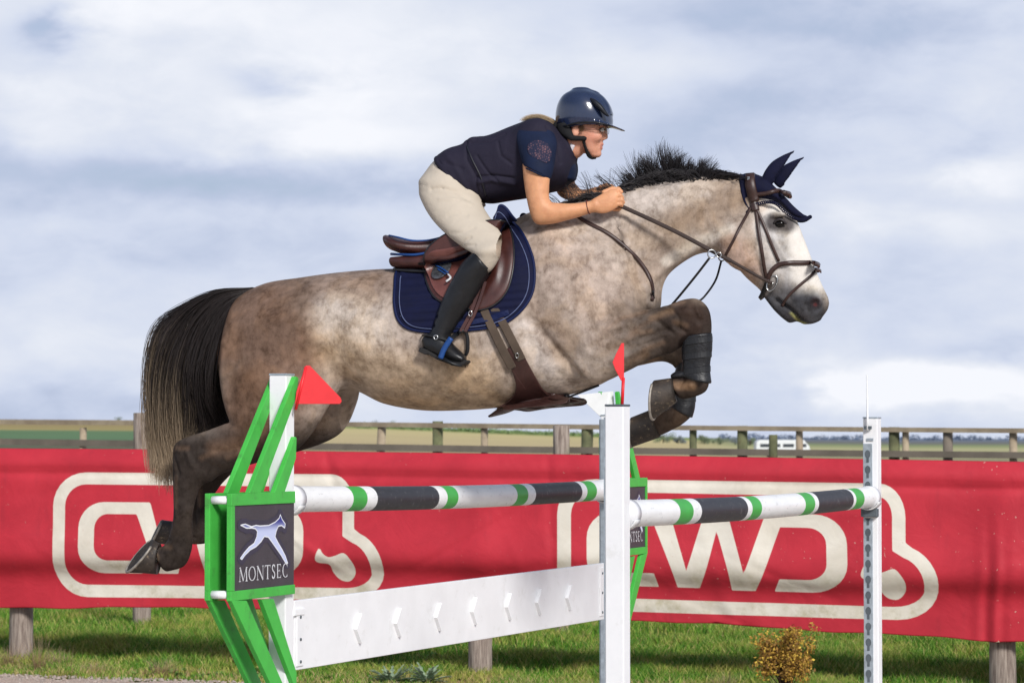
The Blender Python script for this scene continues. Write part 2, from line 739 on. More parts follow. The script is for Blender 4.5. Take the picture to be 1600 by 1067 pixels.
# ============================================================ HORSE
VS = 0.0068
lo = [L(150, 600)[0], -.44, L(700, 930)[2]]
hi = [L(1330, 600)[0], .44, L(700, 250)[2]]
F = Field(lo, hi, VS)
TRUNK = ribs([(362, 490, 352, 598, .10), (376, 464, 366, 640, .19), (416, 443, 416, 648, .235), (470, 434, 478, 628, .265), (530, 426, 548, 610, .275),
              (590, 421, 602, 631, .295), (650, 419, 660, 641, .305), (710, 412, 720, 641, .305), (765, 388, 777, 637, .295), (805, 354, 832, 629, .275),
              (842, 338, 886, 618, .26), (882, 327, 936, 601, .24), (932, 335, 982, 574, .21), (975, 375, 1008, 535, .17), (1000, 425, 1020, 496, .12)])
F.chain(TRUNK, 12, .05, cap=.5)
F.chain(ribs([(846, 345, 985, 540, .15), (892, 319, 1016, 478, .135), (948, 301, 1044, 430, .115), (1002, 287, 1076, 404, .10), (1060, 279, 1110, 394, .088),
              (1112, 276, 1140, 398, .08), (1150, 275, 1160, 398, .078)]), 12, .07, cap=.5)
# withers
F.chain(ribs([(790, 352, 800, 420, .05), (830, 334, 850, 420, .06), (880, 322, 890, 400, .06)]), 6, .05)
# head
F.chain(ribs([(1160, 275, 1138, 388, .078), (1196, 288, 1134, 400, .085), (1225, 316, 1150, 416, .098), (1243, 341, 1166, 434, .095), (1256, 372, 1184, 450, .08),
              (1267, 401, 1198, 464, .066), (1278, 430, 1209, 476, .058), (1288, 452, 1217, 487, .056), (1295, 468, 1224, 494, .055), (1294, 482, 1236, 499, .05),
              (1284, 497, 1252, 505, .038)]), 8, .02, cap=.35)
# lower jaw / chin
F.chain(ribs([(1200, 452, 1192, 462, .035), (1216, 474, 1208, 483, .034), (1232, 482, 1221, 496, .036), (1246, 492, 1230, 503, .032)]), 6, .012)
# jowl, both cheeks
for s_ in (-1, 1):
    c = L(1160, 386)
    F.ell([c[0], s_ * .055, c[2]], [.085, .045, .105], .03, rot=.35)
    # brow and eye socket
    c = L(1219, 339)
    F.ell([c[0], s_ * .086, c[2]], [.034, .018, .014], .015, rot=.1)
    # nostril wing and opening
    c = L(1277, 472)
    F.ell([c[0], s_ * .050, c[2]], [.026, .014, .026], .012)
    c = L(1276, 474)
    F.ell([c[0], s_ * .066, c[2]], [.020, .020, .014], .006, 'sub', rot=.6)


def leg(rows, off, k=.03, dn=8, cap=.5):
    F.chain(ribs(rows, off), dn, k, cap=cap)


# near hind
leg([(352, 520, 575, 500, .12, -.13), (347, 590, 548, 575, .135, -.135), (352, 635, 512, 636, .12, -.15), (360, 660, 470, 697, .095, -.165), (352, 662, 425, 716, .075, -.17),
     (325, 672, 380, 729, .06, -.17), (292, 683, 347, 740, .052, -.17), (273, 695, 330, 752, .047, -.17), (270, 726, 318, 756, .04, -.17), (270, 760, 309, 770, .033, -.17),
     (271, 800, 301, 804, .029, -.17), (267, 828, 301, 835, .035, -.17), (261, 845, 299, 860, .037, -.17), (252, 854, 288, 884, .032, -.17), (242, 852, 262, 893, .035, -.17)], -.17, .035)
# far hind
leg([(420, 520, 590, 500, .11, .13), (400, 590, 568, 575, .12, .135), (410, 625, 556, 632, .11, .15), (395, 660, 530, 678, .09, .16), (385, 672, 470, 704, .07, .165),
     (355, 678, 410, 716, .055, .17), (330, 684, 368, 736, .05, .17), (311, 700, 350, 752, .045, .17), (300, 735, 342, 762, .038, .17), (298, 770, 334, 776, .032, .17),
     (298, 800, 331, 804, .031, .17), (297, 818, 330, 828, .037, .17), (284, 822, 322, 848, .04, .17), (270, 820, 292, 850, .034, .17), (264, 817, 278, 851, .033, .17)], .17, .03)
# near fore: forearm raised forward, knee folded, cannon hanging
leg([(930, 430, 890, 590, .09, -.12), (968, 470, 936, 598, .10, -.14), (1010, 483, 976, 582, .085, -.15), (1042, 477, 1014, 563, .068, -.155), (1068, 468, 1048, 552, .056, -.16),
     (1090, 467, 1060, 545, .052, -.16), (1107, 482, 1064, 541, .05, -.16), (1112, 508, 1066, 536, .045, -.16), (1110, 535, 1070, 541, .037, -.16), (1107, 562, 1074, 564, .031, -.16),
     (1109, 588, 1076, 586, .036, -.16), (1104, 610, 1070, 586, .037, -.16), (1086, 620, 1058, 590, .032, -.16), (1066, 624, 1046, 592, .031, -.16)], -.16, .03, cap=.3)
# far fore
leg([(950, 450, 920, 570, .08, .12), (1000, 490, 975, 575, .075, .15), (1045, 490, 1030, 565, .06, .16), (1075, 490, 1050, 570, .052, .165), (1095, 500, 1054, 575, .05, .165),
     (1100, 540, 1060, 580, .042, .165), (1092, 580, 1056, 592, .034, .165), (1084, 612, 1052, 616, .031, .165), (1084, 642, 1050, 632, .037, .165), (1070, 660, 1040, 640, .037, .165),
     (1046, 674, 1024, 642, .032, .165), (1028, 682, 1014, 643, .031, .165)], .165, .03, cap=.3)
# sheath and udder fold shade nothing: belly line stays clean
V, Q = F.mesh(3)
N = vnorm(V, Q)
X, Y, Z = V[:, 0], V[:, 1], V[:, 2]
side = np.clip(np.abs(N[:, 1]), 0, 1) ** .7
trunkz = np.ones(len(V))


def st(pts, sig, amp, far=True):
    d = segd(X, Z, pxl(pts))
    g = np.exp(-(d / sig) ** 2) * amp * side
    if not far:
        g = g * (Y < 0)
    return g


D = np.zeros(len(V))
for a in [([(868, 372), (915, 440), (955, 505)], .05, .014), ([(842, 400), (862, 500), (885, 560)], .03, -.010), ([(900, 470), (930, 540)], .05, .012),
          ([(975, 478), (990, 470)], .045, .014), ([(955, 500), (990, 497), (1015, 490)], .014, -.010), ([(846, 500), (872, 535), (903, 572), (926, 600)], .020, -.013), ([(905, 345), (940, 372), (975, 385)], .016, -.005), ([(915, 372), (950, 400)], .014, -.004),
          ([(918, 570), (930, 596)], .028, .012), ([(1098, 392), (1052, 432), (1022, 470)], .016, -.009), ([(1150, 372), (1090, 392), (1040, 420), (1015, 450)], .018, .008),
          ([(1160, 352), (1090, 372), (1030, 400)], .03, -.005), ([(1150, 300), (1060, 310), (970, 350)], .06, .010),
          ([(548, 520), (542, 555)], .07, -.014), ([(505, 452)], .035, .012), ([(560, 606), (535, 580), (520, 550)], .030, -.008), ([(490, 600), (500, 650)], .05, .012),
          ([(396, 520), (388, 580), (384, 630)], .028, -.006), ([(430, 500), (440, 600)], .07, .008), ([(368, 540), (368, 620)], .03, .006),
          ([(600, 450), (700, 445)], .04, -.005), ([(595, 545), (700, 590), (790, 590)], .05, .008),
          ([(965, 520), (1010, 505), (1050, 500)], .025, .009), ([(980, 548), (1020, 530), (1058, 518)], .010, -.007), ([(975, 565), (1020, 548)], .014, .005),
          ([(1085, 490)], .022, .007), ([(1068, 512), (1082, 522)], .010, -.006), ([(1100, 512)], .016, .005),
          ([(1214, 376), (1228, 402), (1238, 420)], .012, .007), ([(1204, 380), (1220, 418)], .018, -.005), ([(1203, 327)], .016, -.008),
          ([(1190, 345), (1180, 390), (1192, 425)], .014, -.006), ([(1254, 452), (1240, 470)], .02, -.004),
          ([(1216, 470), (1226, 478), (1238, 486), (1250, 500), (1262, 508)], .008, -.017), ([(1284, 486), (1272, 494)], .01, .004), ([(1262, 478), (1266, 486)], .010, -.005), ([(1262, 440), (1268, 460)], .012, -.003),
          ([(292, 735), (288, 775), (288, 820)], .008, -.009), ([(300, 742), (298, 805)], .006, .005), ([(277, 735), (277, 810)], .006, .004), ([(300, 692), (294, 712), (304, 740)], .008, -.007), ([(318, 708), (325, 725)], .014, .008), ([(282, 697)], .014, .007), ([(275, 838), (290, 842)], .006, -.005), ([(1000, 500), (1040, 505), (1064, 524)], .008, -.006), ([(1052, 480), (1072, 498), (1074, 516)], .007, -.006), ([(1012, 544), (1050, 530)], .007, -.005), ([(1030, 492), (1055, 495)], .012, .006), ([(1098, 484), (1104, 498)], .010, .005), ([(940, 545), (985, 520)], .012, -.006), ([(1078, 594), (1072, 606)], .007, -.006), ([(1090, 604)], .010, .006), ([(340, 700), (380, 705), (430, 690)], .012, -.005),
          ([(285, 862)], .014, .005), ([(276, 845), (268, 868)], .007, -.006)]:
    D += st(a[0], a[1], a[2] * (1.6 if a[0][0][0] > 1045 and a[0][0][1] > 460 and a[0][0][0] < 1130 else 1.2))
V = V + N * D[:, None]
N = vnorm(V, Q)
X, Y, Z = V[:, 0], V[:, 1], V[:, 2]

# ---- coat: darker, browner and whiter regions; neck and leg highlights painted in
DK = np.array(s2l((27, 19, 17)))
BR = np.array(s2l((122, 97, 82)))
BG = np.array(s2l((175, 160, 148)))
LT = np.array(s2l((208, 197, 187)))
WH = np.array(s2l((222, 216, 208)))
GY = np.array(s2l((68, 68, 72)))
c = np.tile(BG, (len(V), 1))


def wgt(pts, r0, r1):
    d = segd(X, Z, pxl(pts))
    t = np.clip((r1 - d) / max(r1 - r0, 1e-6), 0, 1)
    return (t * t * (3 - 2 * t))[:, None]


def paint(col, pts, r0, r1, a=1.0, m=None):
    global c
    w_ = wgt(pts, r0, r1) * a
    if m is not None:
        w_ = w_ * m[:, None]
    c = c * (1 - w_) + np.array(col) * w_


paint(BR, [(380, 520), (420, 500), (470, 560), (430, 640)], .10, .30, .95)
paint(BR, [(450, 450), (560, 435), (620, 440)], .02, .13, .6)
paint(np.array(s2l((98, 78, 66))), [(490, 470), (450, 530)], .03, .15, .55)
paint(np.array(s2l((104, 78, 60))), [(400, 600), (440, 660)], .03, .14, .6)
paint(s2l((204, 176, 142)), [(560, 540), (640, 600), (760, 600)], .04, .18, .6)
paint(LT, [(545, 500), (610, 520)], .02, .14, .6)
paint(s2l((172, 166, 160)), [(540, 575), (520, 600)], .0, .07, .28)
paint(s2l((165, 140, 112)), [(600, 625), (700, 636), (820, 622)], .0, .05, .6)
paint(s2l((176, 158, 146)), [(860, 400), (930, 450), (960, 500)], .05, .2, .8)
paint(s2l((150, 130, 116)), [(850, 470), (900, 540)], .0, .1, .6)
paint(s2l((206, 194, 186)), [(835, 520), (852, 560), (885, 600)], .015, .075, .85)
paint(s2l((204, 192, 182)), [(900, 340), (1000, 320), (1090, 300)], .03, .12, .8)
paint(s2l((150, 130, 112)), [(1060, 345), (1120, 330), (1150, 310)], .02, .09, .75)
paint(s2l((146, 126, 110)), [(1040, 400), (1000, 440)], .0, .09, .5)
paint(s2l((206, 196, 184)), [(1145, 360), (1090, 382), (1045, 410)], .008, .035, .8)  # highlight along the neck muscle ridge, put into the coat colour
paint(s2l((186, 158, 142)), [(1150, 395), (1168, 425)], .03, .1, .8)
paint(WH, [(1225, 325), (1250, 380), (1272, 430)], .07, .15, 1.0)
paint(s2l((196, 192, 190)), [(1200, 360), (1220, 430)], .03, .07, .8)
paint(s2l((196, 178, 162)), [(1192, 325)], .01, .05, .7)
paint(GY, [(1262, 490), (1240, 490), (1222, 480)], .06, .14, 1.0)
paint(s2l((128, 126, 128)), [(1225, 455)], .01, .07, .6)
paint(s2l((70, 68, 72)), [(1255, 500), (1235, 498)], .01, .045, .8)
paint(s2l((62, 56, 58)), [(1213, 350), (1231, 352)], .022, .055, .92)
paint(s2l((120, 118, 120)), [(1226, 372), (1232, 400)], .0, .035, .55)
paint(s2l((50, 40, 42)), [(1276, 474)], .014, .032, .9)
paint(s2l((84, 40, 40)), [(1276, 477)], .005, .010, .9, (np.abs(Y) < .062).astype(float))
paint(s2l((150, 150, 90)), [(1238, 490), (1250, 503), (1262, 508)], .002, .010, .75)
# legs
hind = (X < L(520, 700)[0])
zg = L(400, 672)[2]
wl = np.clip((L(400, 636)[2] - Z) / .17, 0, 1) * hind
wl = (wl * wl * (3 - 2 * wl))[:, None]
c = c * (1 - wl * .93) + DK * wl * .93
paint(s2l((122, 96, 78)), [(360, 700), (420, 690), (440, 660)], .0, .06, .55, hind.astype(float))
paint(s2l((104, 84, 70)), [(281, 730), (280, 800)], .002, .012, .5, hind.astype(float))
paint(s2l((150, 128, 108)), [(266, 868), (258, 876)], .006, .03, .8, (hind & (Y < 0)).astype(float))
fw = np.clip((X - L(960, 560)[0]) / .26, 0, 1) * (X < L(1150, 500)[0])
fw = (np.sqrt(fw) * np.clip((L(1040, 452)[2] - Z) / .09 + .0, 0, 1))[:, None]
c = c * (1 - fw * .95) + np.array(s2l((40, 30, 26))) * fw * .97
paint(s2l((150, 122, 98)), [(985, 575), (1020, 555)], .0, .03, .5)
paint(s2l((60, 46, 40)), [(1080, 480), (1100, 500), (1090, 520)], .02, .06, .7)
paint(s2l((150, 122, 96)), [(1060, 488), (1030, 500)], .002, .02, .4)
paint(DK, [(1090, 545), (1090, 590)], .05, .06, .9)
paint(s2l((140, 112, 88)), [(1092, 604), (1060, 604)], .005, .028, .65, (Y < 0).astype(float))
paint(s2l((80, 66, 56)), [(1070, 645), (1025, 662)], .03, .07, .9, (Y > .05).astype(float))
for pts in ([(1000, 524), (1030, 504), (1062, 492)], [(972, 548), (1008, 524), (1030, 520)], [(990, 500), (1020, 490)], [(1020, 548), (1048, 538)], [(1066, 506), (1084, 512)], [(1062, 478), (1078, 476)],
            [(960, 520), (985, 500)], [(278, 740), (278, 800)], [(297, 745), (296, 790)], [(300, 700), (318, 700)], [(340, 715), (370, 700), (400, 700)], [(380, 715), (410, 702)], [(276, 850), (290, 852)]):
    paint(s2l((128, 103, 84)), pts, .0, .020, .38)  # hair highlights put into the coat colour as pale leg streaks
me_m, t, b, at = attrmat('horse coat', 'coat', .62, .10)
co = t.node('ShaderNodeTexCoord').outputs['Object']
dn = t.noise(co, 13.0, 9.0, .70, .35)
n2_ = t.noise(t.scale(co, (1, 1, .7)), 62.0, 6.0, .72)
vor = t.node('ShaderNodeTexVoronoi', feature='SMOOTH_F1')
wp_ = t.node('ShaderNodeVectorMath', operation='ADD')
t.put(wp_.inputs[0], co)
nzc = t.node('ShaderNodeTexNoise')
t.put(nzc.inputs['Vector'], co)
nzc.inputs['Scale'].default_value = 20
nzs = t.scale(nzc.outputs['Color'], (.035, .035, .035))
t.put(wp_.inputs[1], nzs)
t.put(vor.inputs['Vector'], wp_.outputs[0])
vor.inputs['Scale'].default_value = 21.0
vor.inputs['Smoothness'].default_value = .5
dap = t.mapr(vor.outputs['Distance'], .18, .60, 1.0, .0)
k1_ = t.math('ADD', t.math('MULTIPLY', t.mapr(dn, .30, .70, 0, 1, False), .62), t.math('MULTIPLY', dap, .22))
k1_ = t.math('ADD', k1_, t.math('MULTIPLY', t.mapr(n2_, .34, .66, 0, 1, False), .30))
gain = t.ramp(k1_, [(.12, (.42, .38, .35)), (.50, (.87, .86, .85)), (.92, (1.24, 1.24, 1.24))])
och = t.mapr(t.noise(co, 7.0, 5.0, .6, .5), .42, .62)
gain = t.mix(och, gain, t.mix(1.0, gain, (1.03, .98, .90), 'MULTIPLY'))
sep = t.node('ShaderNodeSeparateColor')
t.l.new(at.outputs['Color'], sep.inputs[0])
# white hair (face) is nearly even
wmask = t.mapr(sep.outputs[2], .42, .60, 1.0, .25)
bc = t.mix(wmask, at.outputs['Color'], t.mix(1.0, at.outputs['Color'], gain, 'MULTIPLY'))
t.put(b.inputs['Base Color'], bc)
hair = t.noise(t.scale(co, (1.0, 1.0, .35)), 420.0, 3.0, .6)
mus = t.noise(co, 22.0, 4.0, .55, .6)
nb = t.bump(hair, .22, .002)
nb = t.bump(mus, .35, .010, nb)
t.put(b.inputs['Normal'], nb)
COAT = me_m

hroot = thing('horse', toW(np.array([0.0, 0, 0]) + np.array([0, 0, L(700, 640)[2]])),
              'dapple grey horse with dark legs and tail jumping over the striped poles, ears forward', 'horse')
VW = toW(V)
body = mk('body', VW, Q, COAT, hroot)
setcol(body, 'coat', np.clip(c, 0, 1))
HB = BVHTree.FromPolygons([tuple(p) for p in VW], [tuple(int(i) for i in q) for q in Q])


def hit(u, v, bvh=None, dflt=-.12, lift=0.0):
    """point and normal where the sight line of a photo pixel meets the animal (used to lay tack on its skin)"""
    r = Vector(ray(u, v)).normalized()
    loc, nrm, i, d = (bvh or HB).ray_cast(Vector((0, 0, EYE)) + r * 5, r)
    if loc is None:
        p = toW(L(u, v, dflt))
        return p, -HY
    nrm = np.array(nrm)
    if np.dot(nrm, np.array(r)) > 0:
        nrm = -nrm
    return np.array(loc) + nrm * lift, nrm


def mir(p):
    """mirror a world point through the animal's middle plane"""
    q = np.asarray(p, float)
    return q - 2 * np.dot(q - HO, HY)[..., None] * HY if q.ndim > 1 else q - 2 * np.dot(q - HO, HY) * HY


# ---- eyes
eyem, t, b = newmat('eye', s2l((14, 9, 8)), .14, 0, .35)
for s_ in (-1, 1):
    cc = L(1222, 352)
    m = MB()
    ctr = toW(np.array([cc[0], s_ * .083, cc[2]]))
    n_, k_ = 14, 10
    vv = []
    for i in range(k_ + 1):
        for j in range(n_):
            a_, p_ = math.pi * i / k_, 2 * math.pi * j / n_
            vv.append(ctr + HX * .021 * math.sin(a_) * math.cos(p_) + HZ * .0142 * math.sin(a_) * math.sin(p_) + HY * .015 * math.cos(a_))
    ff = [(i * n_ + j, i * n_ + (j + 1) % n_, (i + 1) * n_ + (j + 1) % n_, (i + 1) * n_ + j) for i in range(k_) for j in range(n_)]
    m.add(vv, ff)
    e = m.build('eye', eyem, hroot, True)
    # upper lid
    m = MB()
    pts = [ctr + HX * x + HZ * z + HY * s_ * y for x, z, y in [(-.024, .002, .004), (-.012, .013, .013), (.004, .016, .015), (.018, .009, .011), (.026, -.002, .003)]]
    m.tube(crom(pts, 5), .0052, 8)
    m.build('eyelid', surf('dark skin', s2l((48, 42, 44)), .6), e, True)

# ---- hooves
solem = surf('hoof sole', s2l((48, 42, 38)), .8, var=.4, vs=40, dirt=(s2l((120, 108, 90)), .6), bump=.6, bs=90, bd=.004)
hoofm = surf('hoof horn', s2l((56, 47, 40)), .6, var=.45, vs=24, dirt=(s2l((150, 130, 104)), .85), bump=.5, bs=120, bd=.003)


shoem = surf('worn shoe', s2l((150, 142, 132)), .5, metal=.3, var=.3, vs=40)


def hoof(top, bot, off, w, hdir=0.0, roll=0.0):
    """top: coronet edge (two photo points), bot: ground edge (two photo points)"""
    rows = []
    a1, a2 = np.array(top[0], float), np.array(top[1], float)
    b1, b2 = np.array(bot[0], float), np.array(bot[1], float)
    V_, F_ = [], []
    n = 26
    rings = [(0, .82, 0), (.12, .88, 0), (.5, .97, 0), (.93, 1.06, 0), (1.0, 1.06, 0), (1.0, .88, 0), (.90, .7, 0), (.86, .35, 0), (.88, .02, 0)]
    for tt, sc, _ in rings:
        e1 = a1 + (b1 - a1) * tt
        e2 = a2 + (b2 - a2) * tt
        p1, p2 = L(e1[0], e1[1], off), L(e2[0], e2[1], off)
        cc, hv = (p1 + p2) / 2, (p2 - p1) / 2
        ww = w * (.70 + .34 * tt)
        al = (L((a1 + a2)[0] / 2, (a1 + a2)[1] / 2, off) - L((b1 + b2)[0] / 2, (b1 + b2)[1] / 2, off))
        hn = hv / np.linalg.norm(hv)
        al = al - hn * np.dot(al, hn)
        al /= np.linalg.norm(al)
        lat = np.array([0, 1, 0]) * math.cos(roll * tt) - al * math.sin(roll * tt)
        sc2 = sc if sc < .9 and tt > .8 else 1.0
        for j in range(n):
            th = 2 * math.pi * j / n
            V_.append(cc + hv * math.cos(th) * sc2 + lat * ww * math.sin(th) * sc2)
    k = len(rings)
    for i in range(k - 1):
        for j in range(n):
            F_.append((i * n + j, i * n + (j + 1) % n, (i + 1) * n + (j + 1) % n, (i + 1) * n + j))
    F_.append(tuple(range(n)))
    F_.append(tuple((k - 1) * n + j for j in range(n))[::-1])
    fm = [1 if q[0] // n >= 4 and len(q) == 4 else 0 for q in F_]
    fm[-1] = 1
    ho = mk('hoof', toW(V_), F_, hoofm, hroot, mats=[hoofm, solem], fmi=fm)
    p1, p2 = L(b1[0], b1[1], off), L(b2[0], b2[1], off)
    cc, hv = (p1 + p2) / 2, (p2 - p1) / 2
    pts = [cc + hv * math.cos(th) * .98 + lat * w * 1.04 * math.sin(th) for th in np.linspace(-2.5, 2.5, 30) + hdir]
    m = MB()
    m.tube(toW(np.array(pts)), .0055, 8)
    m.build('horseshoe', shoem, ho, True)
    return ho


hoof([(250, 849), (246, 897)], [(240, 844), (197, 893)], -.17, .058, roll=.55)
hoof([(270, 814), (276, 852)], [(254, 812), (236, 848)], .17, .052, roll=.4)
hoof([(1052, 590), (1058, 628)], [(1023, 594), (1020, 656)], -.16, .056, roll=-.18)
hoof([(1016, 640), (1032, 683)], [(986, 652), (986, 699)], .165, .054)


# ---- strands
def strands(name, mat, paths, rads, parent, n=3):
    """paths: (S,K,3) arrays of hair centre lines -> one mesh of thin three-sided locks"""
    paths = np.asarray(paths)
    S_, K, _ = paths.shape
    tg = np.gradient(paths, axis=1)
    tg /= np.maximum(np.linalg.norm(tg, axis=2, keepdims=True), 1e-9)
    ref = RNG.normal(size=(S_, 1, 3))
    a = ref - tg * (ref * tg).sum(2, keepdims=True)
    a /= np.linalg.norm(a, axis=2, keepdims=True)
    bb = np.cross(tg, a)
    taper = np.linspace(1, .12, K) ** .7
    rr = np.asarray(rads)[:, None] * taper[None]
    V_ = np.stack([paths + rr[..., None] * (math.cos(2 * math.pi * j / n) * a + math.sin(2 * math.pi * j / n) * bb) for j in range(n)], 2)
    idx = np.arange(S_ * K * n).reshape(S_, K, n)
    F_ = []
    for j in range(n):
        j2 = (j + 1) % n
        F_.append(np.stack([idx[:, :-1, j], idx[:, :-1, j2], idx[:, 1:, j2], idx[:, 1:, j]], -1).reshape(-1, 4))
    o = mk(name, V_.reshape(-1, 3), np.vstack(F_), mat, parent)
    tt = np.broadcast_to(np.linspace(0, 1, K)[None, :, None], (S_, K, n)).ravel()
    rnd = np.broadcast_to(RNG.random(S_)[:, None, None], (S_, K, n)).ravel()
    setval(o, 'along', tt)
    setval(o, 'rnd', rnd)
    return o


def hairmat(name, root, tip, s0=.5, s1=.9, rough=.42):
    m, t, b = newmat(name, root, rough, 0, .35)
    a = t.node('ShaderNodeAttribute')
    a.attribute_name = 'along'
    r = t.node('ShaderNodeAttribute')
    r.attribute_name = 'rnd'
    f = t.math('ADD', a.outputs['Fac'], t.math('MULTIPLY', t.math('SUBTRACT', r.outputs['Fac'], .5), .3))
    f = t.mapr(f, s0, s1)
    cc = t.mix(f, root, tip)
    cc = t.mix(t.math('MULTIPLY', r.outputs['Fac'], .5), cc, tuple(x * 1.9 + .01 for x in root))
    t.put(b.inputs['Base Color'], cc)
    return m


# tail: guides from the dock backwards and down
G = []
for g in [[(398, 450), (344, 457), (296, 483), (260, 512), (244, 555), (236, 620), (238, 690), (242, 742)],
          [(398, 450), (342, 460), (294, 488), (260, 528), (247, 580), (245, 650), (246, 700), (254, 748)],
          [(396, 452), (345, 458), (295, 490), (262, 540), (252, 600), (254, 660), (262, 710), (266, 752)],
          [(396, 453), (350, 463), (308, 500), (282, 555), (272, 615), (272, 670), (274, 700), (268, 738)],
          [(394, 455), (355, 468), (322, 510), (302, 565), (296, 615), (294, 650), (288, 690), (276, 722)],
          [(392, 457), (360, 475), (335, 520), (320, 570), (316, 615), (318, 645), (312, 672), (300, 690)],
          [(390, 459), (368, 482), (348, 525), (336, 575), (334, 615), (340, 640), (342, 655), (344, 668)],
          [(388, 462), (372, 488), (356, 530), (348, 575), (346, 612), (350, 632), (352, 645), (353, 660)]]:
    G.append([L(u, v)[[0, 2]] for u, v in g])
G = np.array(G)
NS, K = 6800, 22
tu = RNG.random(NS) * (len(G) - 1)
tu = np.where(RNG.random(NS) < .45, np.round(tu * 2) / 2 + RNG.normal(size=NS) * .10, tu)
tu = np.clip(tu, 0, len(G) - 1.001)
i0 = tu.astype(int)
fr = (tu - i0)[:, None, None]
gp = G[i0] * (1 - fr) + G[i0 + 1] * fr
paths = np.zeros((NS, K, 3))
lenf = np.clip(RNG.normal(.97, .05, NS), .6, 1.06) - (RNG.random(NS) < .12) * RNG.random(NS) * .35
for s_ in range(NS):
    q = crom(gp[s_], 6)
    tt = np.linspace(0, lenf[s_], K) * (len(q) - 1)
    tt = np.clip(tt, 0, len(q) - 1.001)
    a_ = tt.astype(int)
    f_ = (tt - a_)[:, None]
    qq = q[a_] * (1 - f_) + q[a_ + 1] * f_
    paths[s_, :, 0] = qq[:, 0]
    paths[s_, :, 2] = qq[:, 1]
lt = lt0 = np.linspace(0, 1, K)
# strands gather into wavy locks that share an end point
NCL = 96
ccl = RNG.integers(0, NCL, NS)
order = np.argsort(tu)
ccl[order] = (np.arange(NS) * NCL // NS + RNG.integers(-1, 2, NS)) % NCL
lean_ = RNG.normal(size=(NCL, 2)) * [.034, .045]
wavp = RNG.random((NCL, 2)) * 6.28
mean = np.zeros((NCL, K, 3))
for q_ in range(NCL):
    if (ccl == q_).any():
        mean[q_] = paths[ccl == q_].mean(0)
att = (lt0 ** 1.2 * .80)[None, :, None]
paths = paths * (1 - att) + mean[ccl] * att
paths[:, :, 0] += lean_[ccl, 0][:, None] * lt0[None] ** 1.5 + .014 * np.sin(lt0[None] * 8 + wavp[ccl, 0][:, None]) * lt0[None]
paths[:, :, 2] += lean_[ccl, 1][:, None] * lt0[None] ** 1.5
yoff = RNG.normal(size=NS) * .5
yoff = np.clip(yoff, -1, 1)
paths[:, :, 1] += yoff[:, None] * (.035 + .075 * np.sin(np.clip(lt * 1.15, 0, 1) * math.pi))[None]
jit = RNG.normal(size=(NS, 2, 2))
ph = RNG.random((NS, 2)) * 6.28
for q_, ax in enumerate((0, 2)):
    paths[:, :, ax] += .016 * jit[:, q_, 0:1] * (lt ** 1.2)[None] + .006 * np.sin(lt[None] * 7 + ph[:, q_:q_ + 1]) * lt[None]
    paths[:, :, ax] += (.016 * (RNG.random((NS, 1)) < .22) * RNG.normal(size=(NS, 1))) * lt[None] ** 2
top = np.abs(RNG.normal(size=NS)) * .006
tailm = hairmat('tail hair', s2l((34, 28, 27)), s2l((200, 176, 146)), .46, .92)
# the left part of the tail bleaches lighter than the part against the leg
tail = strands('tail', tailm, toW(paths), .0010 + .0009 * RNG.random(NS), hroot)
dark = np.broadcast_to((np.clip((tu - 3.4) / 2.4, 0, 1) * .5)[:, None, None], (NS, K, 3)).ravel()
at_ = tail.data.attributes['along']
buf = np.zeros(NS * K * 3, np.float32)
at_.data.foreach_get('value', buf)
at_.data.foreach_set('value', (buf - dark * (buf > .0)).astype(np.float32))

# mane: clumps along the crest, lifted by the jump
NM = 5600
crest = crom([L(u, v + 6)[[0, 2]] for u, v in [(868, 324), (900, 314), (935, 306), (962, 303), (985, 296), (1010, 288), (1040, 282), (1070, 279), (1100, 277), (1130, 276), (1162, 277)]], 8)
cu = crom([(u, 0) for u in (868, 900, 935, 962, 985, 1010, 1040, 1070, 1100, 1130, 1162)], 8)[:, 0]
KM = 12
pm = np.zeros((NM, KM, 3))
ncl = 120
clt = np.sort(RNG.random(ncl)) * .98 + .01
cla = RNG.normal(size=ncl)
cll = RNG.random(ncl)
uu = RNG.random(NM)
for s_ in range(NM):
    ci = int(np.argmin(np.abs(clt - uu[s_])))
    tpos = clt[ci] * .75 + uu[s_] * .25
    base_t = uu[s_] * (len(crest) - 1.001)
    i_ = int(base_t)
    f_ = base_t - i_
    bpt = crest[i_] * (1 - f_) + crest[i_ + 1] * f_
    ub = cu[i_] * (1 - f_) + cu[i_ + 1] * f_
    # length and lean by place along the neck: tall fan at 1000-1090, short and flat elsewhere
    ln = np.interp(ub, [868, 960, 995, 1008, 1035, 1060, 1085, 1105, 1130, 1162], [.025, .03, .08, .19, .205, .175, .14, .09, .05, .035])
    ang = np.interp(ub, [868, 960, 995, 1010, 1035, 1060, 1085, 1105, 1162], [168, 160, 150, 132, 112, 88, 66, 42, 25])
    tpos = clt[ci] * .92 + uu[s_] * .08
    ln *= (.55 + .5 * cll[ci]) * (.6 + .45 * RNG.random())
    if ub < 1012 and RNG.random() < .04:
        ln, ang = .13, 105
    ang += cla[ci] * 13 + RNG.normal() * 6
    a_ = R(ang)
    ctrd = np.array([math.cos(a_), math.sin(a_)])
    curl = cla[ci] * .35 - .10 + RNG.normal() * .12 + (.9 if ub < 1000 else 0)
    p = bpt.copy()
    yy = RNG.normal() * .012
    tgt = (tpos - uu[s_]) * .5
    for k_ in range(KM):
        q_ = k_ / (KM - 1)
        an = a_ + curl * q_
        pm[s_, k_, 0] = p[0] + tgt * q_ * .35
        pm[s_, k_, 2] = p[1]
        pm[s_, k_, 1] = yy + .02 * q_ * math.sin(cla[ci] * 9) - .012 * q_
        p = p + np.array([math.cos(an), math.sin(an)]) * ln / (KM - 1)
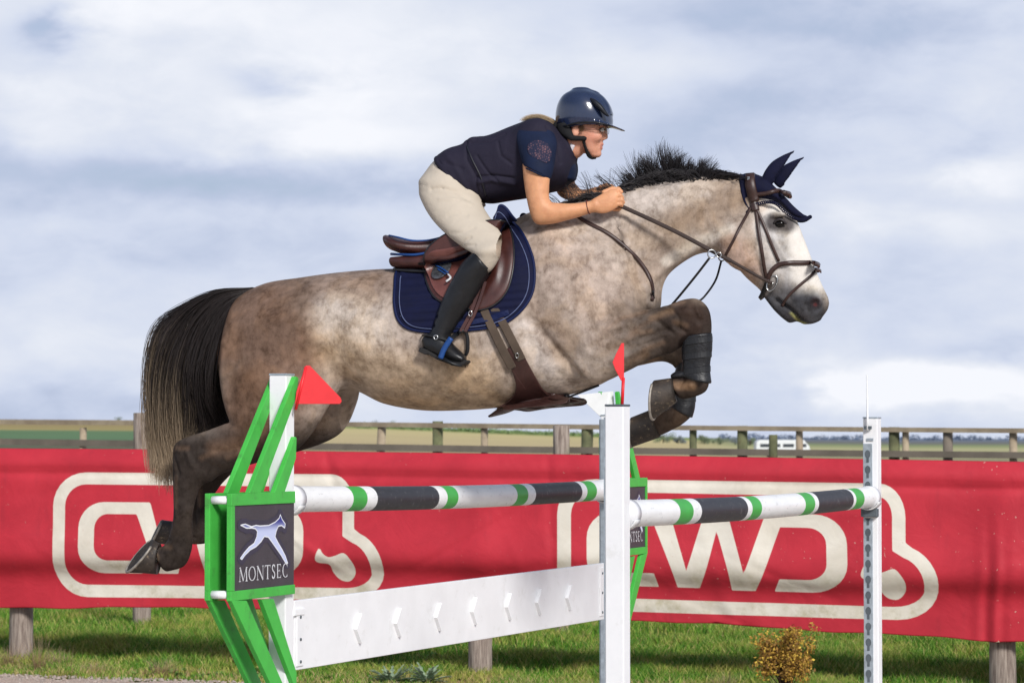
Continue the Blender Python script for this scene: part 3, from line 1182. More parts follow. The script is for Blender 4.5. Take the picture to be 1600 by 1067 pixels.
manem = hairmat('mane hair', s2l((30, 27, 29)), s2l((74, 68, 72)), .7, 1.2, .45)
# a close layer that hugs the crest and falls to the near side
NL = 3000
pl = np.zeros((NL, KM, 3))
for s_ in range(NL):
    base_t = RNG.random() * (len(crest) - 1.001)
    i_ = int(base_t)
    f_ = base_t - i_
    bpt = crest[i_] * (1 - f_) + crest[i_ + 1] * f_
    ub = cu[i_] * (1 - f_) + cu[i_ + 1] * f_
    dr = -1 if ub < 1100 else 1
    ln = (.06 + .03 * RNG.random()) * (1.1 if ub < 1010 else .8)
    hgt = float(np.interp(ub, [868, 962, 1000, 1050, 1100, 1130, 1162], [.022, .03, .045, .062, .050, .034, .012])) * RNG.random() ** .5
    y0 = RNG.normal() * .018 - .006
    for k_ in range(KM):
        q_ = k_ / (KM - 1)
        pl[s_, k_, 0] = bpt[0] + dr * ln * q_
        pl[s_, k_, 2] = bpt[1] + hgt * math.sin(q_ * 2.2) * (.5 + .5 * RNG.random() * 0 + .5) - .004 + (-dr) * 0
        sl_ = (crest[min(i_ + 1, len(crest) - 1)] - crest[i_])
        pl[s_, k_, 2] += dr * ln * q_ * sl_[1] / max(sl_[0], 1e-4)
        pl[s_, k_, 1] = y0 * (1 + q_)
strands('mane', manem, toW(np.concatenate([pm, pl])), np.concatenate([.0009 + .0008 * RNG.random(NM), .0020 + .001 * RNG.random(NL)]), hroot)
# forelock wisp below the bonnet
# ============================================================ TACK
leather = surf('brown leather', s2l((58, 38, 33)), .42, spec=.5, var=.22, vs=25, bs=220, bump=.25, bd=.001)
redleather = surf('red brown saddle leather', s2l((66, 32, 27)), .44, spec=.55, var=.28, vs=14, bs=160, bump=.3, bd=.0015)
blackleather = surf('black leather', s2l((26, 26, 28)), .38, spec=.5, var=.2, vs=20, bs=150, bump=.25, bd=.001)
boneblue = surf('navy cloth', s2l((18, 20, 44)), .85, spec=.2, var=.15, vs=30, bs=380, bump=.5, bd=.001)
padblue = surf('navy quilted cotton', s2l((14, 18, 48)), .8, spec=.2, var=.16, vs=18, bs=420, bump=.4, bd=.001)
trimblue = surf('blue binding', s2l((18, 28, 66)), .6, spec=.2, var=.1)
piping = surf('pale piping', s2l((84, 94, 130)), .6)
bluetape = surf('blue tape', s2l((24, 66, 126)), .5, spec=.4)
steel, _t, _b = newmat('steel', s2l((190, 190, 188)), .22, 1.0)
neoprene = surf('black neoprene', s2l((26, 26, 29)), .42, spec=.45, var=.3, vs=26, bs=45, bump=.55, bd=.006)
webbing = surf('grey brown webbing', s2l((84, 72, 62)), .8, spec=.2, var=.15, bs=300, bump=.4, bd=.001)
rubber = surf('dark rein rubber', s2l((58, 46, 42)), .65, spec=.3, var=.2, bs=300, bump=.6, bd=.002)


def lay(pts, w, t, lift=None, n=6, both=False, bvh=None, dflt=-.1):
    """strap laid on the skin along photo points; both=True repeats it mirrored on the far cheek"""
    q = crom(np.array(pts, float), n)
    P_, N_ = [], []
    for u, v in q:
        p, nn = hit(u, v, bvh, dflt)
        P_.append(p)
        N_.append(nn)
    P_ = np.array(P_)
    N_ = np.array(N_)
    for _ in range(3):
        P_[1:-1] = (P_[:-2] + P_[1:-1] * 2 + P_[2:]) / 4
        N_[1:-1] = (N_[:-2] + N_[1:-1] + N_[2:])
        N_ /= np.linalg.norm(N_, axis=1, keepdims=True)
    P_ = P_ + N_ * (lift if lift is not None else t / 2 + .001)
    return P_, N_


def lays(m, pts, w, t, mat_i=0, both=False, **k):
    P_, N_ = lay(pts, w, t, **k)
    v, f = strap(P_, N_, w, t)
    m.add(v, f, mat_i)
    if both:
        v = mir(np.array(v))
        m.add(v, [q[::-1] for q in f], mat_i)
    return P_


def hoop(m, ptsn, w, t, mat_i=0, arch=None, n=6, bvh=None):
    """strap from the near side over the middle line to the far side: near points, then the mirrored ones"""
    P_, N_ = lay(ptsn, w, t, n=n, bvh=bvh)
    Pm = mir(P_)[::-1]
    Nm = (N_ - 2 * (N_ @ HY)[:, None] * HY)[::-1]
    a, bq = P_[-1], Pm[0]
    br, bn = [], []
    for q in np.linspace(0, 1, 9)[1:-1]:
        p = a * (1 - q) + bq * q
        if arch is not None:
            p = p + np.array(arch) * math.sin(q * math.pi)
        br.append(p)
        nn = N_[-1] * (1 - q) + Nm[0] * q + (np.array(arch) * 30 if arch is not None else 0)
        bn.append(nn / max(np.linalg.norm(nn), 1e-6))
    Pa = np.vstack([P_, br, Pm])
    Na = np.vstack([N_, bn, Nm])
    v, f = strap(Pa, Na, w, t)
    m.add(v, f, mat_i)


def ring(m, c, nrm, r, t, mat_i=0, sx=1.0, up=None, n=24):
    nrm = np.array(nrm) / np.linalg.norm(nrm)
    a = np.array(up if up is not None else HZ, float)
    a = a - nrm * np.dot(a, nrm)
    a /= np.linalg.norm(a)
    b_ = np.cross(nrm, a)
    V_, F_ = [], []
    k = 8
    for i in range(n):
        th = 2 * math.pi * i / n
        d = a * math.cos(th) + b_ * math.sin(th) * sx
        for j in range(k):
            ph = 2 * math.pi * j / k
            V_.append(np.array(c) + d * r + (d * math.cos(ph) + nrm * math.sin(ph)) * t)
    for i in range(n):
        for j in range(k):
            F_.append((i * k + j, ((i + 1) % n) * k + j, ((i + 1) % n) * k + (j + 1) % k, i * k + (j + 1) % k))
    m.add(V_, F_, mat_i)


# ------------------------------------------------------------ ear bonnet
eb0 = toW(L(1195, 290, 0))
bonnet = thing('ear_bonnet', eb0, 'navy crocheted ear bonnet on the horse, pointed flap on the forehead', 'ear bonnet')
FB = Field([L(1140, 400)[0], -.16, L(1200, 360)[2]], [L(1290, 400)[0], .16, L(1200, 222)[2]], .0042)
# cap over the poll, a shade wider than the head
FB.chain(ribs([(1158, 272, 1170, 330, .080), (1176, 271, 1186, 322, .086), (1196, 279, 1200, 318, .090), (1214, 295, 1212, 318, .088), (1228, 309, 1222, 323, .078),
               (1240, 322, 1232, 334, .052), (1254, 334, 1243, 341, .026), (1262, 338, 1256, 341, .008)]), 8, .012, cap=.25)
FB.chain(ribs([(1166, 300, 1160, 302, .082), (1172, 318, 1162, 316, .086), (1178, 330, 1172, 330, .088)]), 5, .01)


def earf(Fd, base, tip, off0, off1, r):
    a = L(base[0], base[1], off0)
    z = L(tip[0], tip[1], off1)
    d = (z - a)
    rows = []
    nrm = np.array([-d[2], 0, d[0]]) / np.hypot(d[0], d[2])
    for tt, ww, bow in [(0, .8, 0), (.2, 1.0, .004), (.45, .95, .008), (.7, .62, .006), (.88, .30, .003), (1.0, .05, 0)]:
        cpt = a + d * tt + nrm * bow
        q1 = cpt + nrm * r * ww
        q2 = cpt - nrm * r * ww
        rows.append((q1[0], q1[2], q2[0], q2[2], max(.024 * ww, .004), off0 + (off1 - off0) * tt))
    Fd.chain(rows, 7, .014, cap=.3)
    # hollow of the ear, facing forward
    rows2 = [(x1 * .0 + (x1 + x2) / 2 + (x2 - x1) * .12, (z1 + z2) / 2 + (z2 - z1) * .12, x2 + (x2 - x1) * .1, z2 + (z2 - z1) * .1, w_ * .55, o_ - .0) for x1, z1, x2, z2, w_, o_ in rows[1:5]]
    Fd.chain(rows2, 5, .006, cap=.3, op='sub')


earf(FB, (1197, 284), (1241, 236), -.052, -.050, .031)
earf(FB, (1214, 288), (1256, 246), .052, .052, .029)
Vb, Qb = FB.mesh(2)
mk('cap', toW(Vb), Qb, boneblue, bonnet)
m = MB()
# scalloped edge round the flap
q = crom([(1172, 334), (1182, 324), (1200, 319), (1216, 321), (1230, 334), (1244, 343), (1256, 344), (1266, 339)], 6)
for i, (u, v) in enumerate(q):
    w_ = [.084, .086, .088, .087, .078, .05, .026, .006]
    ww = np.interp(i / (len(q) - 1) * 7, range(8), w_)
    for s_ in (-1, 1):
        pc = toW(L(u, v, 0) + np.array([0, s_ * ww, 0]))
        ring(m, pc, HY, .005, .0028, n=8)
m.build('crochet_edge', boneblue, bonnet, True)



HBV = BVHTree.FromPolygons([tuple(p) for p in np.vstack([VW, toW(Vb)])], [tuple(int(i) for i in q) for q in Q] + [tuple(int(i) + len(VW) for i in q) for q in Qb])
br0, _ = hit(1178, 340)
bridle = thing('bridle', br0, 'brown leather bridle with steel bit and crossed noseband on the grey head', 'bridle')
m = MB()
hoop(m, [(1181, 330), (1178, 318), (1173, 300), (1170, 284), (1172, 275)], .034, .010, arch=HZ * .006, bvh=HBV)
lays(m, [(1172, 275), (1174, 292), (1180, 316)], .040, .014, both=True, bvh=HBV)
m.build('headpiece', leather, bridle, True)
m = MB()
hoop(m, [(1180, 304), (1195, 302), (1212, 300), (1226, 301)], .017, .012, arch=HX * .010 + HZ * .002, bvh=HBV)
m.build('browband', leather, bridle, True)
m = MB()
lays(m, [(1180, 318), (1184, 350), (1190, 390), (1194, 415), (1198, 436)], .015, .006, both=True)
m.split('cheekpiece', leather, bridle)
m = MB()
lays(m, [(1179, 320), (1192, 348), (1205, 380), (1217, 408)], .013, .006, both=True)
m.split('face_strap', leather, bridle)
m = MB()
hoop(m, [(1200, 437), (1205, 424), (1216, 414), (1232, 411), (1256, 411), (1272, 411)], .020, .010, arch=HX * .006)
m.build('noseband', leather, bridle, True)
m = MB()
hoop(m, [(1222, 479), (1232, 462), (1250, 445), (1268, 430), (1275, 420)], .012, .006, arch=HX * .005)
m.build('flash_strap', leather, bridle, True)
m = MB()
hoop(m, [(1177, 318), (1165, 340), (1152, 364), (1140, 388), (1133, 402)], .012, .006, arch=-HZ * .012)
m.build('throatlash', leather, bridle, True)
m = MB()
hoop(m, [(1198, 442), (1196, 450), (1192, 460)], .018, .009, arch=-HZ * .012 - HX * .01)
m.build('chin_strap', blackleather, bridle, True)
p, nn = hit(1207, 443)
m = MB()
ring(m, p - HY * .012, -HY, .034, .0042, sx=.55, up=HX * .45 + HZ * .9)
ring(m, mir(p - HY * .012), HY, .034, .0042, sx=.55, up=HX * .45 + HZ * .9)
m.tube([p - HY * .01, mir(p - HY * .01)], .007, 10)
m.build('bit', steel, bridle, True)
p2, n2 = hit(1171, 283, HBV)
m = MB()
m.box(p2 + n2 * .014, [HX, n2, HZ], [.005, .001, .009])
m.build('name_plate', steel, bridle)

# reins: from the fist to the bit, buckled straps hanging below
HAND = toW(L(968, 321, -.165))
m = MB()
bitp = p - HY * .016
pts = []
for u, v, o in [(968, 321, -.165), (1010, 340, -.165), (1060, 364, -.155), (1105, 388, -.135), (1150, 412, -.115), (1185, 432, -.10)]:
    q = toW(L(u, v, o))
    pts.append(q)
pts.append(bitp)
pts = crom(pts, 8)
nr = np.tile(-HY * .93 + HZ * .3, (len(pts), 1))
kk = len(pts)
wv = np.where(np.arange(kk) < kk * .62, .018, .013)
v_, f_ = strap(pts, nr, wv, .006)
m.add(v_, f_)
m.build('rein', rubber, bridle, True)
m = MB()
pts2 = crom([toW(L(u, v, o)) for u, v, o in [(935, 300, .12), (990, 322, .165), (1050, 345, .16), (1110, 376, .13), (1160, 405, .11), (1207, 440, .088)]], 8)
v_, f_ = strap(pts2, np.tile(HY, (len(pts2), 1)), .016, .006)
m.add(v_, f_)
m.build('rein', rubber, bridle, True)
# ------- martingale: neck strap, fork and rings
mg0, _ = hit(1015, 440)
mart = thing('martingale', mg0, 'brown martingale strap round the horse neck with steel rings and rein stops', 'martingale')
m = MB()
hoop(m, [(1018, 470), (1019, 448), (1010, 424), (990, 398), (955, 368), (925, 352), (906, 341), (898, 332)], .017, .006, arch=HZ * .03)
m.build('neck_strap', leather, mart, True)
m = MB()
a_ = toW(L(1018, 468, -.05))
b_ = toW(L(1022, 482, .0))
m.tube(crom([toW(L(1020, 455, -.11)), toW(L(1022, 470, -.05)), b_], 5), .005, 8)
m.tube(crom([toW(L(1034, 434, .09)), toW(L(1032, 455, .07)), toW(L(1026, 478, .02)), b_], 5), .0042, 8)
m.box(b_, [HX, HY, HZ], [.016, .02, .010])
m.build('chest_strap', blackleather, mart, True)
m = MB()
m.tube(crom([toW(L(1050, 476, -.05)), toW(L(1062, 462, -.07)), toW(L(1088, 430, -.11)), toW(L(1108, 404, -.14))], 8), .0052, 8)
m.tube(crom([toW(L(1086, 474, .0)), toW(L(1100, 464, .03)), toW(L(1118, 438, .09)), toW(L(1127, 408, .12))], 8), .0046, 8)
m.split('fork', blackleather, mart)
m = MB()
rc = toW(L(1112, 397, -.145))
ring(m, rc, -HY + HX * .4, .017, .003)
ring(m, rc + HX * .03 - HZ * .004, -HY + HX * .2, .010, .0026)
ring(m, toW(L(1128, 402, .12)), HY + HX * .4, .016, .003)
m.split('ring', steel, mart)

# ------------------------------------------------------------ saddle pad, flaps: shells that follow the flank
def shell(poly, centre, lift, thick, bvh=None, rings=26, quilt=None, dflt=-.22, per=8, zmaxy=None):
    """patch with a smooth edge laid over the animal's side; returns world vertices and faces (near side)"""
    b_ = crom(poly, per, closed=True)
    n = len(b_)
    c_ = np.array(centre, float)
    tops, nors = [], []
    rr = np.concatenate([np.linspace(0, .94, rings - 3), [.97, .99, 1.0]])
    for t_ in rr:
        for q_ in b_:
            u, v = c_ + (q_ - c_) * t_
            p_, n_ = hit(u, v, bvh, dflt)
            tops.append(p_)
            nors.append(n_)
    tops = np.array(tops)
    nors = np.array(nors)
    # smooth the depth so that the cloth bridges hollows
    T = tops.reshape(len(rr), n, 3)
    Nn = nors.reshape(len(rr), n, 3)
    for _ in range(8):
        dpt = T @ HY
        sm = dpt.copy()
        sm[1:-1] = (dpt[:-2] + dpt[2:] + np.roll(dpt, 1, 1)[1:-1] + np.roll(dpt, -1, 1)[1:-1]) / 4
        sm[-1] = (dpt[-2] + np.roll(dpt, 1, 1)[-1] + np.roll(dpt, -1, 1)[-1]) / 3
        T = T + (np.minimum(sm, dpt + .01) - dpt)[..., None] * HY
        Nn[1:] = (Nn[1:] + Nn[:-1] + np.roll(Nn, 1, 1)[1:] + np.roll(Nn, -1, 1)[1:])
        Nn /= np.linalg.norm(Nn, axis=2, keepdims=True)
    e = np.ones(len(rr))
    e[-1], e[-2], e[-3] = .25, .75, .95
    h = np.zeros((len(rr), n))
    if quilt is not None:
        px = c_[None, None] + (b_[None] - c_) * rr[:, None, None]
        h = quilt(px[..., 0], px[..., 1], rr[:, None] * np.ones((1, n)))
    O = T + Nn * (lift + thick * e[:, None, None] + h[..., None])
    I = T + Nn * lift
    V_ = np.vstack([O.reshape(-1, 3), I.reshape(-1, 3)])
    k = len(rr)
    F_ = []
    for i in range(k - 1):
        for j in range(n):
            j2 = (j + 1) % n
            F_.append((i * n + j, (i + 1) * n + j, (i + 1) * n + j2, i * n + j2))
            F_.append((k * n + i * n + j, k * n + i * n + j2, k * n + (i + 1) * n + j2, k * n + (i + 1) * n + j))
    for j in range(n):
        j2 = (j + 1) % n
        F_.append(((k - 1) * n + j, k * n + (k - 1) * n + j, k * n + (k - 1) * n + j2, (k - 1) * n + j2))
    return V_, F_, O[-1], Nn[-1]


PADP = [(622, 424), (617, 452), (617, 480), (624, 502), (642, 515), (680, 519), (730, 516), (768, 511), (798, 499), (822, 476), (834, 448), (834, 410), (822, 376), (806, 350),
        (793, 328), (782, 322), (776, 336), (756, 364), (720, 398), (680, 413), (650, 419)]


def quilt(u, v, r):
    s_ = np.sin((v * 1.0 + (u - 640) * .07) / 11.5 * math.pi)
    return .0075 * np.abs(s_) ** .8 * (r < .93) - .001


padt = thing('saddle_pad', hit(650, 480)[0], 'navy quilted saddle pad with pale piping under the brown saddle', 'saddle pad')
v_, f_, rim, rn = shell(PADP, (720, 455), .003, .009, quilt=quilt, rings=46)
m = MB()
m.add(v_, f_)
m.add(mir(v_), [q[::-1] for q in f_])
m.build('quilted_cloth', padblue, padt, True)
m = MB()
nb_ = len(rim)
qb = crom(PADP, 8, closed=True)
vis = [i for i in range(nb_) if qb[i][1] > 424 or qb[i][0] > 772]
st0 = next(i for i in range(nb_) if i in vis and (i - 1) % nb_ not in vis)
ordr = [(st0 + k) % nb_ for k in range(nb_) if (st0 + k) % nb_ in vis]
m.tube(rim[ordr] + rn[ordr] * .0015, .0065, 8)
m.tube(mir(rim[ordr]), .0065, 8)
m.split('binding', trimblue, padt)
HB_PAD = BVHTree.FromPolygons([tuple(p) for p in v_], f_)
m = MB()
q = crom(PADP, 8, closed=True)
cpt = np.array([720, 455])
qq = cpt + (q - cpt) * .925
P_ = []
for u, v in qq:
    if 618 < u and (v > 430 or u > 770):
        P_.append(hit(u, v, HB_PAD)[0] - HY * .002)
    else:
        if len(P_) > 8:
            m.tube(np.array(P_), .0022, 6)
        P_ = []
if len(P_) > 8:
    m.tube(np.array(P_), .0022, 6)
m.build('piping', piping, padt, True)
m = MB()
lays(m, [(700, 510), (725, 506), (760, 499), (795, 488)], .024, .004, bvh=HB_PAD)
m.build('girth_loop', trimblue, padt, False)

# ------------------------------------------------------------ saddle
sad = thing('saddle', toW(L(690, 400, 0)), 'red brown leather jumping saddle with silver roundel on its flap', 'saddle')
FS = Field([L(590, 400)[0], -.24, L(700, 450)[2]], [L(815, 400)[0], .24, L(700, 318)[2]], .0055)
FS.chain(ribs([(607, 368, 616, 392, .13), (622, 372, 626, 396, .165), (645, 377, 647, 402, .165), (672, 376, 674, 405, .14), (700, 368, 704, 405, .115), (728, 355, 735, 400, .10),
               (752, 346, 762, 395, .095), (772, 343, 785, 380, .085)]), 8, .02, cap=.25, pw=2.6)
Vs, Qs = FS.mesh(2)
mk('seat', toW(Vs), Qs, redleather, sad)
FS = Field([L(590, 400)[0], -.26, L(700, 450)[2]], [L(815, 400)[0], .26, L(700, 318)[2]], .0055)
for s_ in (-1, 1):
    FS.chain(ribs([(612, 402, 617, 418, .05, s_ * .095), (635, 400, 637, 421, .06, s_ * .115), (665, 398, 667, 422, .06, s_ * .13), (700, 396, 705, 425, .055, s_ * .14), (740, 380, 750, 420, .05, s_ * .14)]), 7, .01, cap=.5, pw=2.6)
Vs, Qs = FS.mesh(2)
mk('panel', toW(Vs), Qs, redleather, sad)
m = MB()
for s_ in (-1, 1):
    m.tube(crom([toW(L(u, v, s_ * o)) for u, v, o in [(611, 397, .10), (630, 398, .16), (650, 398, .175), (668, 395, .172)]], 5), .0055, 8)
    m.tube(crom([toW(L(u, v, s_ * o)) for u, v, o in [(608, 368, .10), (622, 371, .162), (645, 376, .165), (672, 375, .140), (700, 368, .115)]], 5), .004, 8)
m.split('piping', bluetape, sad)
m = MB()
for s_ in (-1, 1):
    m.tube(crom([toW(L(u, v, s_ * o)) for u, v, o in [(616, 421, .11), (637, 423, .165), (668, 424, .18), (690, 424, .185)]], 5), .010, 8, flat=.8)
m.split('felt_edge', blackleather, sad)
FLAP = [(690, 372), (668, 393), (664, 420), (668, 446), (680, 468), (700, 478), (728, 484), (752, 486), (776, 476), (794, 455), (803, 425), (805, 392), (800, 362), (788, 347), (772, 345), (745, 350), (715, 360)]


def flapq(u, v, r):
    # knee-roll ridges towards the front edge
    rr = np.hypot((u - 735) / 1.0, (v - 412) / 1.15)
    front = np.clip((u - 760) / 20, 0, 1)
    return .012 * front * np.exp(-((rr - 50) / 9) ** 2) + .004 * front * np.sin(rr / 3.2) * np.exp(-((rr - 50) / 16) ** 2)


v_, f_, rim, rn = shell(FLAP, (735, 415), .022, .008, quilt=flapq, rings=40, bvh=None)
m = MB()
m.add(v_, f_)
m.add(mir(v_), [q[::-1] for q in f_])
m.split('flap', redleather, sad)
HB_FLAP = BVHTree.FromPolygons([tuple(p) for p in v_], f_)
m = MB()
m.tube(np.vstack([rim, rim[:1]]), .0045, 8, cap=False)
m.build('flap_edge', blackleather, sad, True)
SK = [(668, 398), (700, 388), (728, 384), (742, 400), (738, 428), (720, 450), (700, 465), (686, 462), (672, 440)]
v_, f_, rim, rn = shell(SK, (702, 425), .004, .006, bvh=HB_FLAP, rings=14)
sk = MB().add(v_, f_).build('skirt', surf('worn pink brown leather', s2l((104, 62, 56)), .34, spec=.5, var=.2, vs=12, bs=150, bump=.3), sad, True)
HB_SK = BVHTree.FromPolygons([tuple(p) for p in v_], f_)
# silver roundel with its blue streak
p_, n_ = hit(691, 423, HB_SK)
m = MB()
t1_ = HX - n_ * np.dot(n_, HX)
t1_ /= np.linalg.norm(t1_)
t2_ = np.cross(t1_, n_)
t2_ *= np.sign(t2_[2])
ax = np.array([t1_ * .96 - t2_ * .25, t2_ * .96 + t1_ * .25])
disc = [p_ + n_ * .006 + ax[0] * .042 * math.cos(t_) + ax[1] * .058 * math.sin(t_) for t_ in np.linspace(0, 2 * math.pi, 32, endpoint=False)]
m.prism(disc, n_ * .006)
silver = surf('brushed silver', s2l((128, 130, 134)), .3, metal=.8, var=.3, vs=60, bs=200, bump=.4)
rd = m.build('roundel', silver, sk, False, bev=.0015)
m = MB()
for pts_, r_ in [([(677, 411), (684, 406), (689, 404)], .006), ([(700, 428), (704, 434), (697, 440)], .005)]:
    m.tube(crom([PL(u, v, p_ + n_ * .0135, n_) for u, v in pts_], 4), r_, 6, flat=.5)
m.split('roundel_highlight', surf('painted glint white', s2l((215, 218, 220)), .3), rd)  # white slivers added to paint glints on the silver disc
m = MB()
for pts_, r_ in [([(682, 415), (690, 419), (700, 426)], .0065), ([(684, 420), (690, 424), (696, 428)], .005)]:
    m.tube(crom([PL(u, v, p_ + n_ * .0145, n_) for u, v in pts_], 4), r_, 6, flat=.5)
m.split('roundel_streak', bluetape, rd)

# girth: webbing straps, then the wide shaped belly guard
girth = thing('girth', hit(815, 590)[0], 'dark brown belly guard girth under the horse chest with two webbing straps', 'girth')
m = MB()
lays(m, [(757, 486), (768, 510), (785, 545), (800, 572)], .036, .006, lift=.018)
lays(m, [(772, 482), (786, 505), (802, 535), (815, 560)], .036, .006, lift=.013)
m.split('webbing_strap', webbing, girth, False)
GP = [(788, 552), (800, 540), (812, 542), (824, 565), (838, 590), (850, 608), (868, 619), (884, 617), (884, 630), (850, 634), (815, 637), (790, 640), (783, 634), (800, 618), (806, 602), (800, 580)]
v_, f_, rim, rn = shell(GP, (822, 606), .004, .008, rings=20)
m = MB()
m.add(v_, f_)
m.add(mir(v_), [q[::-1] for q in f_])
# belly part, joining both sides and hanging just below the belly line
FG = Field([L(755, 600)[0], -.12, L(800, 662)[2]], [L(900, 600)[0], .12, L(800, 595)[2]], .005)
FG.chain(ribs([(765, 648, 766, 652, .02), (782, 636, 790, 646, .05), (808, 622, 812, 638, .085), (840, 616, 842, 635, .095), (866, 610, 868, 633, .085), (884, 614, 886, 628, .06)]), 8, .01, cap=.3)
Vg, Qg = FG.mesh(2)
m.add(toW(Vg), Qg)
m.build('belly_guard', surf('dark brown leather', s2l((62, 38, 34)), .4, spec=.5, var=.25, vs=14, bs=150, bump=.3), girth, True)
m = MB()
p_, n_ = hit(808, 553)
ring(m, p_ + n_ * .02, n_, .010, .0025, sx=.7)
m.build('buckle', steel, girth, True)
m = MB()
m.tube(crom([toW(L(884, 622, -.04)), toW(L(905, 614, -.03)), toW(L(936, 602, -.02))], 6), .0085, 8, flat=.5)
m.box(toW(L(886, 622, -.045)), [HX, HY, HZ], [.008, .02, .016])
m.build('breast_strap', blackleather, girth, True)

# tendon boots on both forelegs
for k_, (rows, off, lab) in enumerate([
    ([(1113, 521, 1066, 528, .050), (1113, 545, 1065, 551, .043), (1110, 566, 1066, 572, .037), (1110, 582, 1064, 588, .038), (1112, 598, 1072, 592, .041)], -.16,
     'black strapped tendon boot on the near foreleg of the horse'),
    ([(1100, 548, 1056, 575, .048), (1096, 580, 1052, 592, .042), (1088, 612, 1050, 614, .038), (1086, 636, 1048, 628, .041), (1082, 652, 1048, 634, .043)], .165,
     'black tendon boot on the far foreleg, behind the raised hoof')]):
    FT = Field([L(1025, 560, off)[0], off - .09, L(1080, 672, off)[2]], [L(1130, 560, off)[0], off + .09, L(1080, 500, off)[2]], .0042)
    FT.chain(ribs(rows, off), 8, .01, cap=.2)
    if k_ == 0:
        FT.chain(ribs([(1068, 580, 1060, 592, .026), (1058, 580, 1050, 592, .022), (1051, 584, 1049, 590, .012)], off), 5, .01)
    Vt, Qt = FT.mesh(2)
    tb = thing('tendon_boot', toW(Vt.mean(0)), lab, 'tendon boot', 'tendon boots on the forelegs')
    mk('shell', toW(Vt), Qt, neoprene, tb)
    for yy in ((533, 556, 579) if k_ == 0 else (600, 622)):
        m = MB()
        rr_ = np.array(ribs(rows, off))
        zz_ = L(1090, yy, off)[2]
        i_ = int(np.argmin(np.abs((rr_[:, 1] + rr_[:, 3]) / 2 - zz_)))
        f1 = np.interp(-zz_, -(rr_[:, 1] + rr_[:, 3]) / 2, np.arange(len(rr_)))
        lo_, hi_ = int(f1), min(int(f1) + 1, len(rr_) - 1)
        q_ = rr_[lo_] * (1 - (f1 - lo_)) + rr_[hi_] * (f1 - lo_)
        cx, cz = (q_[0] + q_[2]) / 2, (q_[1] + q_[3]) / 2
        hx, hz = (q_[0] - q_[2]) / 2, (q_[1] - q_[3]) / 2
        pts_, nr_ = [], []
        for t_ in np.linspace(0, 2 * math.pi, 33):
            pts_.append(toW(np.array([cx + hx * 1.0 * math.cos(t_), off + q_[4] * 1.01 * math.sin(t_), cz + hz * 1.0 * math.cos(t_)])))
            nr_.append(HX * math.cos(t_) / max(abs(hx), .01) * .03 + HY * math.sin(t_))
        v_, f_ = strap(pts_, nr_, .026, .003)
        m.add(v_, f_)
        m.build('fastening_strap', blackleather, tb, False)
# ============================================================ RIDER
skinm, t, b, at = attrmat('skin', 'tone', .5, .35)
co = t.node('ShaderNodeTexCoord').outputs['Object']
n_ = t.noise(co, 30, 4, .6)
t.put(b.inputs['Base Color'], t.mix(1.0, at.outputs['Color'], t.ramp(n_, [(.25, (.84, .76, .73)), (.5, (.98, .97, .96)), (.75, (1.08, 1.07, 1.05))]), 'MULTIPLY'))
b.inputs['Subsurface Weight'].default_value = .12
b.inputs['Subsurface Radius'].default_value = (.01, .004, .002)
b.inputs['Subsurface Scale'].default_value = .3
t.put(b.inputs['Normal'], t.bump(t.noise(t.scale(co, (1, 1, 1)), 240, 4, .6), .25, .0012, t.bump(t.noise(t.scale(co, (1.0, 1, 2.2)), 24, 4, .6, .8), .28, .006)))
rider = thing('person', toW(L(712, 380, 0)), 'woman rider in navy vest, pale breeches and black boots leaning forward over the saddle', 'person')

FB = Field([L(640, 400)[0], -.30, L(700, 590)[2]], [L(1000, 300)[0], .33, L(900, 150)[2]], .0046)
# torso, hips
FB.chain(ribs([(702, 262, 744, 300, .11), (730, 244, 772, 298, .11), (765, 230, 803, 294, .12), (804, 214, 840, 288, .13), (840, 208, 872, 274, .12), (864, 212, 886, 256, .085)]), 8, .02)
# neck
FB.chain(ribs([(866, 208, 892, 250, .075), (882, 206, 905, 246, .062), (893, 203, 914, 236, .060), (900, 190, 926, 222, .060)]), 6, .025)
# skull and face
FB.chain(ribs([(884, 158, 934, 158, .060), (876, 172, 943, 172, .074), (875, 186, 945.5, 186, .078), (880, 197, 946, 197, .077), (887, 206, 944.5, 206, .073), (893, 214, 943.5, 214, .067),
               (899, 222, 941.5, 222, .060), (905, 230, 940, 230, .052), (911, 237, 938.5, 237, .044), (920, 243, 936, 243, .034)]), 6, .012, cap=.5)


def c3(u, v, o, r):
    p = L(u, v, o)
    return (p[0], p[1], p[2], r)


# brow, nose, lips, chin
FB.caps([c3(942, 194, -.030, .012), c3(943.5, 193.5, 0, .011), c3(942, 194, .030, .012)], .012)
FB.caps([c3(943.5, 197, 0, .0075), c3(945.5, 206, 0, .0085), c3(946.2, 214.5, 0, .0105)], .010)
for s_ in (-1, 1):
    FB.ell(L(944.0, 216.5, s_ * .011), [.010, .0075, .007], .006)
    FB.ell(L(941, 202.5, s_ * .032), [.016, .014, .010], .010, 'sub')
    FB.ell(L(931, 214, s_ * .045), [.026, .017, .020], .02)
    # ear
    FB.ell(L(899, 205, s_ * .074), [.017, .010, .028], .006, rot=-.15)
    FB.ell(L(901, 204, s_ * .084), [.008, .005, .014], .004, 'sub')
FB.caps([c3(938.2, 226.8, -.018, .0048), c3(940.8, 225.6, 0, .0058), c3(938.2, 226.8, .018, .0048)], .006)
FB.caps([c3(937.4, 231.6, -.015, .005), c3(939.4, 232.0, 0, .006), c3(937.4, 231.6, .015, .005)], .006)
FB.caps([c3(943, 229.2, -.017, .002), c3(943.0, 229.2, .017, .002)], .003, 'sub')
FB.ell(L(935, 241, 0), [.013, .018, .012], .01)
